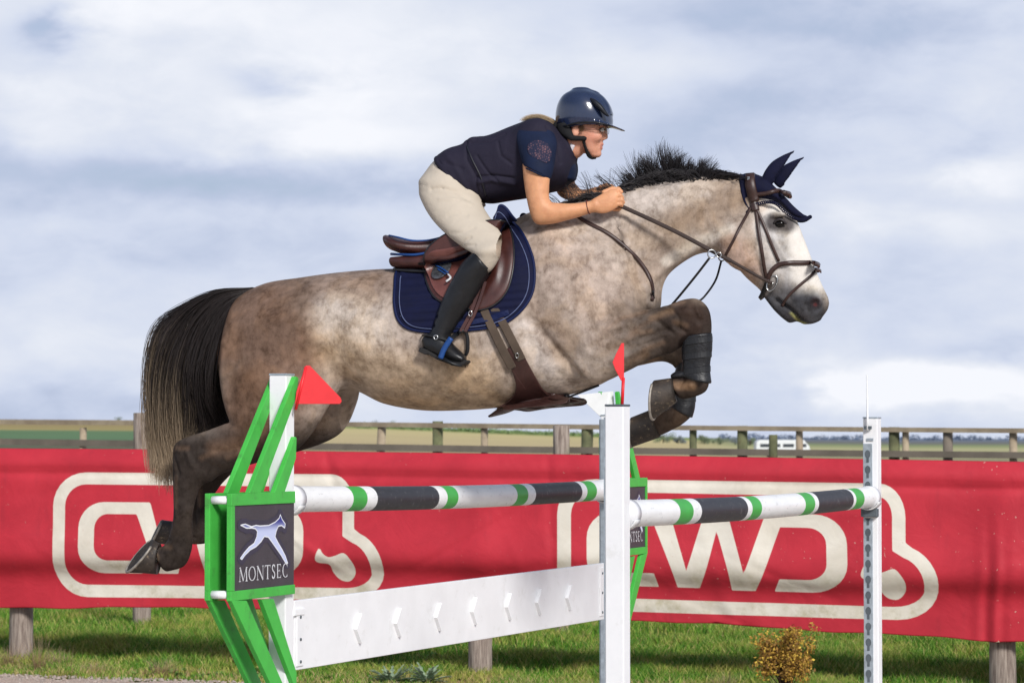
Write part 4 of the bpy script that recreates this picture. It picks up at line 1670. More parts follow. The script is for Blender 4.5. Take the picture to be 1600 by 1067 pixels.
# near arm
FB.chain(ribs([(822, 216, 858, 218, .040, -.140), (818, 238, 860, 247, .044, -.186), (817, 260, 860, 270, .047, -.205), (819, 285, 858, 290, .043, -.212), (823, 310, 858, 308, .041, -.215),
               (829, 335, 862, 316, .041, -.215), (838, 350, 870, 317, .039, -.213), (860, 350.5, 882, 318, .038, -.210), (880, 346, 894, 318, .036, -.205), (902, 340, 906, 317, .032, -.197), (924, 333, 922, 314, .026, -.190),
               (934, 332, 930, 310, .026, -.188)]), 8, .015, cap=.4)
# fist
FB.chain(ribs([(930, 331, 928, 311, .024, -.188), (941, 334, 937, 305, .022, -.186), (954, 331, 950, 299, .020, -.182), (964, 325, 962, 297, .017, -.176)]), 6, .008, cap=.4)
kn = [(966, 298.5, .0094), (970.5, 305.3, .0097), (972, 312.2, .0094), (970.5, 318.8, .0086)]
for (u, v, r), dz in zip(kn, (0, 0, 0, 0)):
    FB.caps([c3(u - 12, v + 1, -.180, r), c3(u - 1, v + .5, -.176, r), c3(u + 1.5, v + 4, -.160, r * .96), c3(u - 4, v + 9, -.142, r * .9), c3(u - 12, v + 9, -.148, r * .85)], .0025)
FB.caps([c3(944, 301, -.165, .012), c3(956, 296, -.150, .0115), c3(966, 296, -.142, .010), c3(971, 300, -.142, .009)], .006)
# far arm
FB.chain(ribs([(850, 220, 884, 232, .045, .14), (866, 245, 896, 250, .046, .185), (870, 268, 899, 268, .042, .19), (868, 285, 898, 284, .038, .19), (872, 304, 902, 290, .036, .185),
               (890, 314, 908, 296, .033, .175), (908, 312, 918, 296, .027, .16), (922, 308, 928, 293, .024, .15), (938, 308, 940, 291, .024, .14), (950, 306, 950, 293, .02, .135)]), 8, .015, cap=.4)
for q_ in range(4):
    FB.caps([c3(946, 294 + q_ * 3.5, .135, .0095), c3(956, 295 + q_ * 3.5, .12, .0095), c3(958, 300 + q_ * 3, .10, .009), c3(950, 304 + q_ * 2, .10, .0085)], .004)
FB.caps([c3(938, 293, .115, .011), c3(948, 290, .10, .0105), c3(957, 292, .095, .0095)], .006)
# legs inside the breeches and boots
for s_ in (-1, 1):
    FB.chain(ribs([(676, 294, 732, 302, .06, s_ * .08), (686, 332, 742, 324, .06, s_ * .15), (708, 362, 758, 350, .05, s_ * .235), (744, 392, 774, 380, .040, s_ * .285), (744, 406, 762, 412, .038, s_ * .300),
                   (718, 438, 746, 450, .038, s_ * .315), (694, 480, 716, 486, .030, s_ * .320), (680, 512, 700, 512, .028, s_ * .320), (672, 530, 684, 542, .026, s_ * .322), (690, 540, 690, 552, .026, s_ * .33),
                   (712, 550, 708, 560, .024, s_ * .335)]), 7, .02, cap=.4)
Vb, Qb = FB.mesh(2)
# skin tones
tone = np.tile(np.array(s2l((212, 154, 114))), (len(Vb), 1))
xx, yy, zz_ = Vb[:, 0], Vb[:, 1], Vb[:, 2]


def tn(col, pts, r0, r1, a, m=None):
    global tone
    d = segd(xx, zz_, pxl(pts))
    w_ = np.clip((r1 - d) / (r1 - r0), 0, 1)
    w_ = (w_ * w_ * (3 - 2 * w_)) * a
    if m is not None:
        w_ = w_ * m
    tone = tone * (1 - w_[:, None]) + np.array(col) * w_[:, None]


tn(s2l((214, 156, 130)), [(905, 190), (935, 235)], .08, .10, 1)
tn(s2l((184, 112, 102)), [(939.5, 227.2), (943, 226.6)], .003, .006, .8, (np.abs(yy) < .022).astype(float))
tn(s2l((184, 112, 102)), [(938.5, 231.6), (942, 232)], .003, .006, .8, (np.abs(yy) < .020).astype(float))
tn(s2l((218, 142, 120)), [(928, 216)], .0, .05, .5)
tn(s2l((110, 72, 50)), [(936, 195.5), (946, 194)], .002, .006, .7, (np.abs(yy) > .010).astype(float))
# ink on the far forearm
ink = (yy > .1) & (xx > L(860, 300, .18)[0]) & (zz_ < L(880, 279, .19)[2])
nz = np.sin(xx * 260 + np.sin(zz_ * 210) * 2) * np.sin(zz_ * 240 + np.sin(xx * 190) * 2)
w_ = (np.clip(nz * 3 + .9, 0, 1) * .75 * ink)[:, None]
tone = tone * (1 - w_) + np.array(s2l((62, 64, 66))) * w_
bod = mk('body', toW(Vb), Qb, skinm, rider)
setcol(bod, 'tone', np.clip(tone, 0, 1))

# eyes
for s_ in (-1, 1):
    cc = toW(L(941.2, 203.0, s_ * .030))
    for nm, cen, r_, mt in (('eye', cc, .0105, surf('eye white', s2l((225, 222, 215)), .15, var=.03)),):
        FE = Field(L(941.2, 203, s_ * .030) - .016, L(941.2, 203, s_ * .030) + .016, .0012)
        FE.ell(L(941.2, 203.0, s_ * .030), [r_, r_, r_], .001)
        ve, qe = FE.mesh(1)
        e = mk(nm, toW(ve), qe, mt, rider)
    c2 = L(941.2, 203.0, s_ * .030) + np.array([.0078, s_ * .002, 0])
    FE = Field(c2 - .009, c2 + .009, .0008)
    FE.ell(c2, [.0036, .0046, .0046], .0006)
    ve, qe = FE.mesh(1)
    mk('iris', toW(ve), qe, surf('iris', s2l((60, 66, 52)), .1, var=.1), e)
    m = MB()
    m.tube(crom([toW(L(u, v, s_ * o)) for u, v, o in [(937.4, 202.6, .042), (941, 200.7, .038), (944.6, 202.0, .028), (944.9, 202.6, .020)]], 5), .0016, 6)
    m.build('eyelash', surf('lash', s2l((30, 22, 20)), .7), e, True)
    m = MB()
    m.tube(crom([toW(L(u, v, s_ * o)) for u, v, o in [(935, 197.2, .047), (940, 195.4, .038), (945.6, 196.6, .018)]], 5), [.001] + [.0024] * 9 + [.001], 6)
    m.build('eyebrow', surf('brow hair', s2l((78, 54, 38)), .8), rider, True)
# glasses: thin wire, two lenses
wire = surf('glasses wire', s2l((90, 78, 66)), .3, metal=.6)
lens, t, b = newmat('lens', (1, 1, 1), .02, 0, .5)
b.inputs['Alpha'].default_value = .14
gl = None
m = MB()
for s_ in (-1, 1):
    ring(m, toW(L(948.4, 204.3, s_ * .030)), HX * .97 - HY * s_ * .25 * -1, .0165, .0009, sx=1.25)
    m.tube(crom([toW(L(u, v, s_ * o)) for u, v, o in [(947.2, 202.5, .051), (935, 202.8, .070), (918, 202.5, .079), (903, 200.5, .081)]], 5), .0011, 6)
m.tube([toW(L(949, 203, -.011)), toW(L(949, 203, .011))], .0010, 6)
gl = m.build('glasses', wire, rider, True)
for s_ in (-1, 1):
    m = MB()
    cc = toW(L(948.4, 204.3, s_ * .030))
    nn = HX * .97 + HY * s_ * .25
    b_ = np.cross(nn / np.linalg.norm(nn), HZ)
    m.prism([cc + HZ * .0158 * math.cos(q) + b_ * .0198 * math.sin(q) for q in np.linspace(0, 6.283, 24, endpoint=False)], HX * .001)
    m.build('lens', lens, gl, True)

# ------------------------------------------------ helmet
helmm, t, b = newmat('glossy navy helmet', s2l((30, 40, 66)), .16, 0, .6)
b.inputs['Coat Weight'].default_value = .6
b.inputs['Coat Roughness'].default_value = .06
co = t.node('ShaderNodeTexCoord').outputs['Object']
t.put(b.inputs['Base Color'], t.mix(t.noise(co, 20, 3), s2l((26, 36, 62)), s2l((38, 50, 78))))
helmd = surf('dark helmet vent', s2l((20, 22, 30)), .5, spec=.4)
FH = Field([L(855, 200)[0], -.14, L(900, 222)[2]], [L(985, 200)[0], .14, L(900, 130)[2]], .0036)
FH.chain(ribs([(893, 141.5, 921, 140.5, .048), (880, 150, 939, 149, .086), (872.5, 162, 949.5, 161, .105), (869, 176, 955, 174, .112), (868.5, 189, 957.5, 186, .112), (870, 198, 957.5, 193, .108)]), 8, .01, cap=.3)
FH.chain(ribs([(884, 186, 950, 186, .095), (884, 200, 950, 203, .095), (886, 222, 954, 222, .10)]), 6, .004, cap=.1, op='sub')
# brim
FH.chain([(lambda a, b_, w_: (a[0], a[2], b_[0], b_[2], w_, 0.0))(L(u, v1), L(u, v2), w_) for u, v1, v2, w_ in
          [(935, 191, 195.5, .100), (945, 193, 197.5, .100), (954, 195.5, 199.5, .092), (963, 198.8, 202, .078), (970, 201.6, 204.2, .055), (974.5, 203.6, 205, .028)]], 7, .006, cap=.3)
# raised centre band
FH.chain(ribs([(903, 139.6, 904, 146, .022), (916, 138.4, 914, 145, .026), (930, 142.2, 926, 148, .029), (943, 151.5, 937, 156, .031), (953, 165, 946, 168, .033), (957.6, 178, 951, 180, .034)]), 7, .010, cap=.3)
Vh, Qh = FH.mesh(1)
helmet = mk('helmet', toW(Vh), Qh, helmm, rider)
for s_ in (-1, 1):
    FV = Field(L(938, 165, 0) + np.array([-.08, -.13, -.06]), L(938, 165, 0) + np.array([.08, .13, .06]), .003)
    FV.chain(ribs([(925, 153.5, 922, 157, .012, s_ * .084), (932, 157, 928, 165, .014, s_ * .094), (941, 165, 937, 173, .014, s_ * .096), (948, 175, 945, 180.5, .012, s_ * .090), (952, 181.5, 950, 183, .008, s_ * .084)]), 6, .004)
    v2, q2 = FV.mesh(1)
    mk('vent', toW(v2), q2, helmd, helmet)
m = MB()
m.tube(crom([toW(L(u, v, o)) for u, v, o in [(869.5, 197, 0), (871, 198.5, -.055), (884, 196.5, -.100), (905, 191.5, -.1115), (928, 191.5, -.109), (945, 194.5, -.095), (958, 198, -.05), (961, 199, 0)]], 6), .0036, 8)
m.build('rim_trim', helmd, helmet, True)
strapm = surf('harness webbing', s2l((22, 22, 24)), .75, spec=.25, bs=300, bump=.4)
FV = Field([L(862, 250)[0], -.12, L(900, 255)[2]], [L(945, 200)[0], .12, L(900, 190)[2]], .0036)
for s_ in (-1, 1):
    FV.chain(ribs([(870, 196, 888, 193, .012, s_ * .082), (872, 205, 893, 203, .012, s_ * .082), (880, 213, 896, 211, .012, s_ * .084), (892, 220, 895, 211.5, .011, s_ * .083), (904, 220.5, 906, 212.5, .010, s_ * .079), (915, 220, 915, 213.5, .008, s_ * .072)]), 7, .004)
    FV.chain(ribs([(908, 215, 914, 214, .006, s_ * .072), (911, 228, 916, 227, .0055, s_ * .060), (914, 238, 920, 236, .0055, s_ * .048), (918, 246, 923, 242, .006, s_ * .036), (924, 249.5, 926, 244.5, .010, s_ * .018), (929, 249, 930, 245.3, .010, 0)]), 7, .003)
FV.chain(ribs([(867, 197, 876, 195, .075), (868, 208, 878, 206, .074), (874, 217, 884, 213, .066)]), 6, .01)
v2, q2 = FV.mesh(1)
mk('harness', toW(v2), q2, strapm, helmet)

# hair: low blonde tail lifting behind the collar
hm = hairmat('blonde hair', s2l((120, 92, 62)), s2l((200, 180, 148)), .1, .8, .5)
NH, KH = 500, 12
ph_ = np.zeros((NH, KH, 3))
gds = [np.array([L(u, v)[[0, 2]] for u, v in g]) for g in ([(880, 196), (872, 194), (858, 185), (840, 181), (824, 183), (812, 190)], [(882, 202), (874, 200), (860, 191), (844, 186), (828, 188), (818, 193)])]
for s_ in range(NH):
    f_ = RNG.random()
    q = crom(gds[0] * (1 - f_) + gds[1] * f_, 5)
    ln = .55 + .45 * RNG.random()
    tt = np.linspace(0, ln, KH) * (len(q) - 1.001)
    a_ = tt.astype(int)
    g_ = (tt - a_)[:, None]
    qq = q[a_] * (1 - g_) + q[np.minimum(a_ + 1, len(q) - 1)] * g_
    ph_[s_, :, 0], ph_[s_, :, 2] = qq[:, 0], qq[:, 1]
    ph_[s_] += RNG.normal(size=3) * [.003, .016, .003] * np.linspace(.4, 1.2, KH)[:, None]
strands('hair', hm, toW(ph_), .0008 + .0005 * RNG.random(NH), rider)
# side wisps in front of the ear
NH = 60
tmat = hairmat('temple hair', s2l((88, 62, 42)), s2l((110, 84, 58)), .3, 1)
for sd_ in (-1, 1):
    ph_ = np.zeros((NH, KH, 3))
    for s_ in range(NH):
        q = crom([L(904 + RNG.normal(), 196, sd_ * .083), L(908 + RNG.normal() * 2, 199, sd_ * .083), L(908 + RNG.normal() * 2, 206, sd_ * .080)], 6)
        ph_[s_] = q[np.linspace(0, len(q) - 1, KH).astype(int)] + RNG.normal(size=3) * .001
    strands('temple_hair', tmat, toW(ph_), .0008 + .0003 * RNG.random(NH), rider)

# ------------------------------------------------ clothes
cream, t, b = newmat('cream breeches', s2l((196, 184, 166)), .85, 0, .15)
co = t.node('ShaderNodeTexCoord').outputs['Object']
t.put(b.inputs['Base Color'], t.mix(t.noise(co, 12, 4, .6), s2l((186, 174, 158)), s2l((204, 192, 175))))
t.put(b.inputs['Normal'], t.bump(t.noise(t.scale(co, (1, 1, 1.6)), 14, 4, .55, .6), .35, .012, t.bump(t.noise(co, 500, 2), .2, .001)))
FC = Field([L(640, 400)[0], -.42, L(700, 440)[2]], [L(805, 300)[0], .42, L(700, 232)[2]], .0055)
FC.chain(ribs([(684, 248, 752, 308, .155), (672, 262, 756, 318, .175), (662, 280, 756, 322, .19), (660, 300, 745, 326, .18)]), 7, .03, cap=.3)
for s_ in (-1, 1):
    rows = [(656, 285, 750, 306, .090, s_ * .09), (659, 313, 752, 318, .092, s_ * .125), (674, 341, 762, 335, .086, s_ * .17), (697, 366, 774, 352, .076, s_ * .225), (722, 386, 784, 368, .066, s_ * .275),
            (738, 396, 788, 386, .062, s_ * .322), (743, 403, 779, 405, .054, s_ * .322), (741, 409, 768, 422, .045, s_ * .318), (734, 418, 754, 432, .034, s_ * .312)]
    FC.chain(ribs(rows), 9, .035, cap=.4)
Vc, Qc = FC.mesh(2)
Nc = vnorm(Vc, Qc)
xx, yy, zz_ = Vc[:, 0], Vc[:, 1], Vc[:, 2]
D = np.zeros(len(Vc))
for pts, sg, am in [([(700, 255), (722, 275), (742, 300)], .006, -.004), ([(712, 275), (700, 268), (690, 266)], .006, -.004), ([(748, 318), (728, 306), (706, 300), (690, 302)], .008, -.006), ([(752, 326), (730, 318), (705, 318)], .007, .004),
                    ([(744, 394), (752, 385), (762, 380)], .006, -.005), ([(742, 398), (756, 392), (770, 392)], .006, -.004), ([(740, 404), (757, 402)], .005, .004), ([(664, 330), (690, 360), (725, 388)], .007, .003),
                    ([(694, 250), (688, 262)], .004, -.003), ([(750, 344), (735, 340), (722, 345)], .008, -.003), ([(728, 372), (748, 372), (765, 365)], .008, -.003)]:
    D += np.exp(-(segd(xx, zz_, pxl(pts)) / sg) ** 2) * am * np.clip(-Nc[:, 1] * 1.3, 0, 1)
Vc = Vc + Nc * D[:, None]
br_ = mk('breeches', toW(Vc), Qc, cream, rider)
m = MB()
m.tube(crom([toW(L(u, v, o)) for u, v, o in [(664, 305, -.175), (682, 338, -.215), (712, 372, -.285), (734, 392, -.335)]], 8), .0012, 6)
m.build('seam', surf('seam thread', s2l((150, 140, 125)), .9), br_, True)

vestm, t, b = newmat('navy vest cloth', s2l((34, 32, 46)), .78, 0, .2)
co = t.node('ShaderNodeTexCoord').outputs['Object']
t.put(b.inputs['Base Color'], t.mix(t.noise(co, 10, 4), s2l((30, 28, 42)), s2l((44, 40, 56))))
t.put(b.inputs['Normal'], t.bump(t.noise(co, 16, 4, .5, .8), .4, .012, t.bump(t.noise(co, 420, 2), .3, .001)))
FC = Field([L(670, 300)[0], -.24, L(700, 332)[2]], [L(915, 200)[0], .24, L(800, 172)[2]], .0048)
FC.chain(ribs([(683, 246, 747, 316, .160), (703, 233, 766, 318, .160), (722, 227, 782, 316, .158), (742, 218, 800, 313, .162), (770, 211, 825, 309, .170), (800, 199, 848, 303, .178), (826, 190, 872, 297, .182),
               (848, 188, 890, 285, .172), (868, 196, 897, 268, .14), (882, 208, 900, 250, .085)]), 9, .02, cap=.25, pw=2.4)
for s_ in (-1, 1):
    FC.ell(L(838, 212, s_ * .13), [.080, .060, .070], .04)
FC.chain(ribs([(733, 222, 736, 228, .08), (742, 216.5, 745, 226, .10), (752, 217, 755, 226, .09)]), 6, .02)
# collar opening
FC.chain(ribs([(872, 202, 896, 246, .062), (884, 204, 908, 246, .066), (898, 200, 925, 246, .072)]), 5, .006, op='sub')
# arm openings
for s_ in (-1, 1):
    FC.chain(ribs([(824, 212, 862, 218, .05, s_ * .225), (820, 235, 862, 244, .07, s_ * .235), (822, 262, 858, 268, .07, s_ * .25)]), 5, .012, op='sub')
Vc, Qc = FC.mesh(2)
Nc = vnorm(Vc, Qc)
xx, yy, zz_ = Vc[:, 0], Vc[:, 1], Vc[:, 2]
D = np.zeros(len(Vc))
for pts, sg, am in [([(736, 222), (742, 255), (756, 280), (758, 312)], .006, -.007), ([(745, 228), (775, 228), (800, 215)], .005, -.005), ([(758, 250), (775, 275), (790, 288)], .005, -.006), ([(790, 228), (796, 250), (812, 262)], .006, -.005),
                    ([(760, 290), (780, 286), (815, 292)], .010, .008), ([(758, 282), (785, 280), (815, 284)], .005, -.006), ([(700, 240), (722, 262), (742, 300)], .012, .004), ([(710, 260), (735, 270)], .01, -.004), ([(866, 205), (882, 230), (886, 260)], .006, -.006)]:
    D += np.exp(-(segd(xx, zz_, pxl(pts)) / sg) ** 2) * am * np.clip(np.abs(Nc[:, 1]) * 1.3, 0, 1)
Vc = Vc + Nc * D[:, None]
vest = mk('vest', toW(Vc), Qc, vestm, rider)
HVEST = BVHTree.FromPolygons([tuple(p) for p in toW(Vc)], [tuple(int(i) for i in q) for q in Qc])
m = MB()
lays(m, [(730, 228), (738, 250), (752, 278), (760, 308)], .006, .004, bvh=HVEST)
m.build('side_zip', surf('vest piping', s2l((24, 24, 34)), .5), vest, True)
# shirt sleeves with lace panel
shm = surf('navy shirt', s2l((21, 31, 56)), .75, spec=.2, var=.15, vs=20, bs=400, bump=.3)
for s_ in (-1, 1):
    FC = Field([L(790, 300)[0], -.28 if s_ < 0 else .06, L(800, 298)[2]], [L(915, 200)[0], -.06 if s_ < 0 else .28, L(800, 190)[2]], .0045)
    if s_ < 0:
        FC.chain(ribs([(806, 205, 866, 206, .052, -.135), (808, 222, 870, 226, .062, -.165), (812, 240, 867, 250, .064, -.188), (816, 252, 864, 268, .062, -.200), (818, 258, 860, 280, .060, -.205)]), 7, .01, cap=.05)
        FC.chain(ribs([(821, 256, 857, 276, .052, -.206), (822, 264, 856, 286, .054, -.208), (822, 275, 856, 298, .056, -.21)]), 4, .004, cap=.1, op='sub')
    else:
        FC.chain(ribs([(850, 220, 888, 232, .055, .14), (862, 242, 900, 250, .058, .18), (868, 262, 903, 266, .054, .19), (868, 281, 900, 281, .050, .19)]), 7, .01, cap=.05)
    Vc, Qc = FC.mesh(2)
    sl_ = mk('shirt_sleeve', toW(Vc), Qc, shm, rider)
    if s_ < 0:
        HSL = BVHTree.FromPolygons([tuple(p) for p in toW(Vc)], [tuple(int(i) for i in q) for q in Qc])
m = MB()
ring(m, toW(L(839, 271, -.205)), HX * .42 + HZ * .9, .052, .0035, sx=1.15, n=32)
m.build('sleeve_hem', shm, rider, True)
lace, t, b = newmat('lace panel', s2l((30, 34, 58)), .8, 0, .2)
co = t.node('ShaderNodeTexCoord').outputs['Object']
vo = t.node('ShaderNodeTexVoronoi', feature='DISTANCE_TO_EDGE')
t.put(vo.inputs['Vector'], co)
vo.inputs['Scale'].default_value = 110
t.put(b.inputs['Base Color'], t.mix(t.mapr(t.math('ADD', vo.outputs['Distance'], t.math('MULTIPLY', t.math('SUBTRACT', t.noise(co, 30, 3), .5), .5)), .10, .45), s2l((34, 38, 60)), s2l((112, 82, 88))))
v_, f_, rim, rn = shell([(826, 226), (838, 220), (854, 224), (861, 236), (860, 250), (852, 255), (838, 248), (826, 240)], (843, 238), .001, .002, bvh=HSL, rings=10, dflt=-.2)
MB().add(v_, f_).build('lace_panel', lace, rider, True)
m = MB()
m.tube(crom([toW(L(u, v, o)) for u, v, o in [(895, 226, -.060), (888, 244, -.058), (889, 260, -.050), (894, 264, -.022), (896, 262, 0), (895, 262, .03)]], 6), .006, 8, flat=1.8)
m.build('shirt_collar', surf('white shirt collar', s2l((205, 200, 205)), .8, var=.12, vs=90), rider, True)
m = MB()
FC = Field([L(870, 300)[0], -.12, L(800, 300)[2]], [L(915, 200)[0], .14, L(800, 238)[2]], .0045)
FC.chain(ribs([(872, 246, 898, 250, .085), (874, 262, 900, 264, .09), (878, 278, 899, 279, .07)]), 6, .01)
Vc, Qc = FC.mesh(2)
mk('shirt_front', toW(Vc), Qc, shm, rider)
m = MB()
ring(m, toW(L(919, 324, -.19)), HX * .97 + HZ * .2, .0285, .0022, sx=.98)
m.build('bracelet', surf('red brown cord', s2l((96, 36, 34)), .7), rider, True)
# belt glimpse
# boots
bootm, t, b = newmat('black boot leather', s2l((22, 22, 24)), .34, 0, .45)
co = t.node('ShaderNodeTexCoord').outputs['Object']
t.put(b.inputs['Roughness'], t.mapr(t.noise(co, 20, 4), .3, .7, .28, .48))
t.put(b.inputs['Normal'], t.bump(t.noise(co, 22, 4, .5, .7), .35, .008))
for s_ in (-1, 1):
    FC = Field([L(630, 400)[0], -.44 if s_ < 0 else .20, L(700, 592)[2]], [L(790, 300)[0], -.20 if s_ < 0 else .44, L(700, 378)[2]], .0048)
    o_ = lambda x: s_ * x
    FC.chain(ribs([(741, 392, 769, 427, .063, o_(.316)), (733, 400, 763, 432, .063, o_(.317)), (721, 413, 756, 443, .061, o_(.317)), (703, 444, 744, 464, .056, o_(.315)), (691, 470, 731, 484, .049, o_(.318)), (681, 495, 718, 503, .042, o_(.320)),
                   (675, 513, 707, 519, .039, o_(.321)), (666, 530, 702, 531, .039, o_(.322))]), 8, .015, cap=.15)
    FC.chain(ribs([(660, 536, 672, 522, .032, o_(.322)), (663, 549, 688, 524, .040, o_(.323)), (676, 554, 702, 532, .042, o_(.326)), (692, 560, 714, 543, .044, o_(.330)), (708, 565, 722, 551, .042, o_(.334)), (720, 567, 728, 557, .034, o_(.336))]), 8, .012, cap=.5)
    Vc, Qc = FC.mesh(2)
    Nc = vnorm(Vc, Qc)
    D = np.zeros(len(Vc))
    for pts, sg, am in [([(682, 505), (698, 498), (712, 500)], .006, -.005), ([(676, 520), (694, 512), (708, 514)], .005, -.005), ([(686, 500), (694, 510)], .008, .005), ([(732, 430), (700, 490)], .012, .003)]:
        D += np.exp(-(segd(Vc[:, 0], Vc[:, 2], pxl(pts)) / sg) ** 2) * am
    Vc = Vc + Nc * D[:, None]
    bt = mk('boot', toW(Vc), Qc, bootm, rider)
    m = MB()
    sl = [(653, 549), (664, 554), (668, 553), (683, 562), (708, 571), (722, 571), (730, 565), (728, 562), (712, 563), (684, 556), (668, 547), (656, 542)]
    m.prism([toW(L(u, v, s_ * .322 - .037)) for u, v in sl], HY * .074)
    m.build('sole', surf('boot sole', s2l((30, 28, 28)), .8), bt, False, bev=.003)
    # spur
    m = MB()
    m.tube(crom([toW(L(u, v, s_ * (.322 + o))) for u, v, o in [(700, 532, .040), (684, 528, .043), (668, 524, .038), (660, 524, 0), (668, 524, -.038), (684, 528, -.043), (700, 532, -.040)]], 5), .004, 8)
    m.build('spur_strap', blackleather, bt, True)
    m = MB()
    ring(m, toW(L(681, 527, s_ * .322 - .046)), HY, .0085, .003)
    m.build('spur_button', steel, bt, True)

# stirrups with their leathers belong to the saddle
for s_ in (-1, 1):
    ir = MB()
    o0 = s_ * .335
    ir.tube(crom([toW(L(u, v, o)) for u, v, o in [(720, 517, o0), (714, 522, o0 + s_ * -.02), (704, 530, o0 - .055 * 1), (693, 548, o0 - .060), (686, 561, o0 - .058)]], 6), .007, 8, flat=1.5)
    ir.tube(crom([toW(L(u, v, o)) for u, v, o in [(722, 516, o0), (729, 522, o0 + .02), (731, 538, o0 + .030), (728, 554, o0 + .040), (708, 567, o0 + .058)]], 6), .006, 8, flat=1.5)
    ir.prism([toW(L(u, v, o0 - .06)) for u, v in [(684, 557), (690, 562), (706, 571), (718, 573), (718, 569), (706, 566), (692, 558)]], HY * .118)
    st_ = ir.build('stirrup', surf('black stirrup', s2l((24, 26, 30)), .4, spec=.5), sad, True)
    m = MB()
    if s_ < 0:
        m.tube(crom([toW(L(u, v, o0 - .066)) for u, v in [(705, 528), (694, 545), (688, 560)]], 6), .0085, 8, flat=1.4)
        m.build('blue_side_bar', bluetape, st_, True)
    m = MB()
    lv = [(752, 440, -.315), (744, 466, -.318), (735, 490, -.325), (727, 505, -.33), (720, 518, -.335)]
    pts_ = crom([toW(L(u, v, -s_ * o)) for u, v, o in lv], 6)
    v_, f_ = strap(pts_, np.tile(-HY * -s_, (len(pts_), 1)), .016, .006)
    m.add(v_, f_)
    pts_ = crom([toW(L(u + 7, v, -s_ * o)) for u, v, o in lv], 6)
    v_, f_ = strap(pts_ - HY * .004, np.tile(-HY * -s_, (len(pts_), 1)), .014, .006)
    m.add(v_, f_)
    m.split('stirrup_leather', redleather, sad, False)
    if s_ < 0:
        m = MB()
        ring(m, toW(L(735, 490, -.34)), HY, .011, .0025, sx=.7)
        m.build('leather_buckle', steel, sad, True)
# ============================================================ THE JUMP
E3 = np.array([.372, .928, 0.0])
E3 /= np.linalg.norm(E3)
N3 = np.array([E3[1], -E3[0], 0.0])
whitep = surf('white paint', (.84, .84, .85), .45, spec=.4, var=.03, vs=6, bs=30, bump=.08, bd=.002, dirt=((.55, .54, .50), .25))
polew = surf('scuffed white pole paint', (.84, .84, .84), .42, spec=.4, var=.04, vs=9, bs=40, bump=.12, bd=.002, dirt=((.30, .29, .28), .45), stretch=(1, 1, 2.5))
greenp = surf('green paint', s2l((72, 180, 72)), .48, spec=.35, var=.10, vs=7, bs=50, bump=.15, dirt=(s2l((70, 112, 64)), .5))
greenst = surf('green stripe', s2l((64, 168, 70)), .5, var=.08)
blackst = surf('charcoal stripe', s2l((46, 46, 52)), .5, spec=.4, var=.22, vs=16, dirt=(s2l((120, 120, 122)), .55))
signm = surf('dark sign board', s2l((66, 60, 66)), .55, var=.12, vs=10, dirt=(s2l((82, 74, 80)), .4))
redp = surf('red plastic', s2l((222, 32, 40)), .45, var=.06)
whitepl = surf('translucent white plastic', (.72, .73, .73), .5, var=.04)
galv = surf('galvanised steel', s2l((168, 178, 186)), .45, metal=.35, var=.15, vs=30)
darkm = surf('dark slot', s2l((84, 92, 98)), .7)

P1 = P(440, 760, 10.45)
P1[2] = 0
P2 = P(965, 760, 10.0)
P2[2] = 0
P4 = P(1363, 760, 13.2)
P4[2] = 0
P3 = P(953, 760, 13.75)
P3[2] = 0
PW = .036


def zat(v, p):
    return PL(800, v, p, np.array([0, 1.0, 0]))[2] if False else EYE + ray(800, v)[2] / ray(800, v)[1] * p[1]


def post(root, p, top, w=PW, capm=None):
    c_ = np.array([p[0], p[1], top / 2])
    MB().box(c_, [E3, N3, HZ], [w, w, top / 2]).build('post', whitep, root, bev=.004)
    MB().box([p[0], p[1], top + .004], [E3, N3, HZ], [w * 1.03, w * 1.03, .004]).build('post_cap', capm or galv, root, bev=.002)


def foot(root, p, col, r=.30):
    m = MB()
    m.box([p[0], p[1], .035], [E3, N3, HZ], [r, .035, .03])
    m.build('base_foot', col, root, bev=.004)
    m = MB()
    m.box([p[0], p[1], .030], [N3, E3, HZ], [r, .035, .025])
    m.build('base_foot', col, root, bev=.004)


def cup(root, p, z, side):
    """curved steel cup that carries a pole end; side = +1 towards the far end"""
    m = MB()
    c_ = p + E3 * side * (PW + .004)
    m.box(c_ + HZ * (z - .04), [E3, N3, HZ], [.003, .03, .06])
    V_, F_ = [], []
    n = 10
    for i in range(n + 1):
        a = math.pi * (1.12 + .76 * i / n)
        for r_ in (.056, .062):
            for e_ in (0, .055):
                V_.append(c_ + HZ * z + N3 * math.cos(a) * r_ + HZ * math.sin(a) * r_ + E3 * side * e_)
    for i in range(n):
        b_ = i * 4
        F_ += [(b_, b_ + 1, b_ + 5, b_ + 4), (b_ + 2, b_ + 6, b_ + 7, b_ + 3), (b_, b_ + 4, b_ + 6, b_ + 2), (b_ + 1, b_ + 3, b_ + 7, b_ + 5)]
    F_ += [(0, 2, 3, 1), (n * 4, n * 4 + 1, n * 4 + 3, n * 4 + 2)]
    m.add(V_, F_)
    m.build('pole_cup', surf('white cup', (.66, .66, .66), .5, var=.1), root, True)


# ---------------- wings
SIGNHORSE = [  # outline of the running horse, in photo pixels of the near sign
    (373, 820), (381, 818), (391, 822), (398, 820), (404, 821), (418, 820), (428, 815), (434, 809), (436, 803), (439, 811), (444, 818), (443, 825), (438, 821), (433, 822), (430, 829),
    (428, 838), (432, 846), (439, 858), (444, 868), (448, 880), (444, 879), (437, 867), (430, 857), (423, 847), (417, 839), (411, 838), (406, 846), (398, 854), (389, 859), (381, 867),
    (376, 874), (373, 872), (380, 862), (387, 854), (395, 848), (399, 838), (400, 830), (397, 826), (392, 825), (383, 825)]

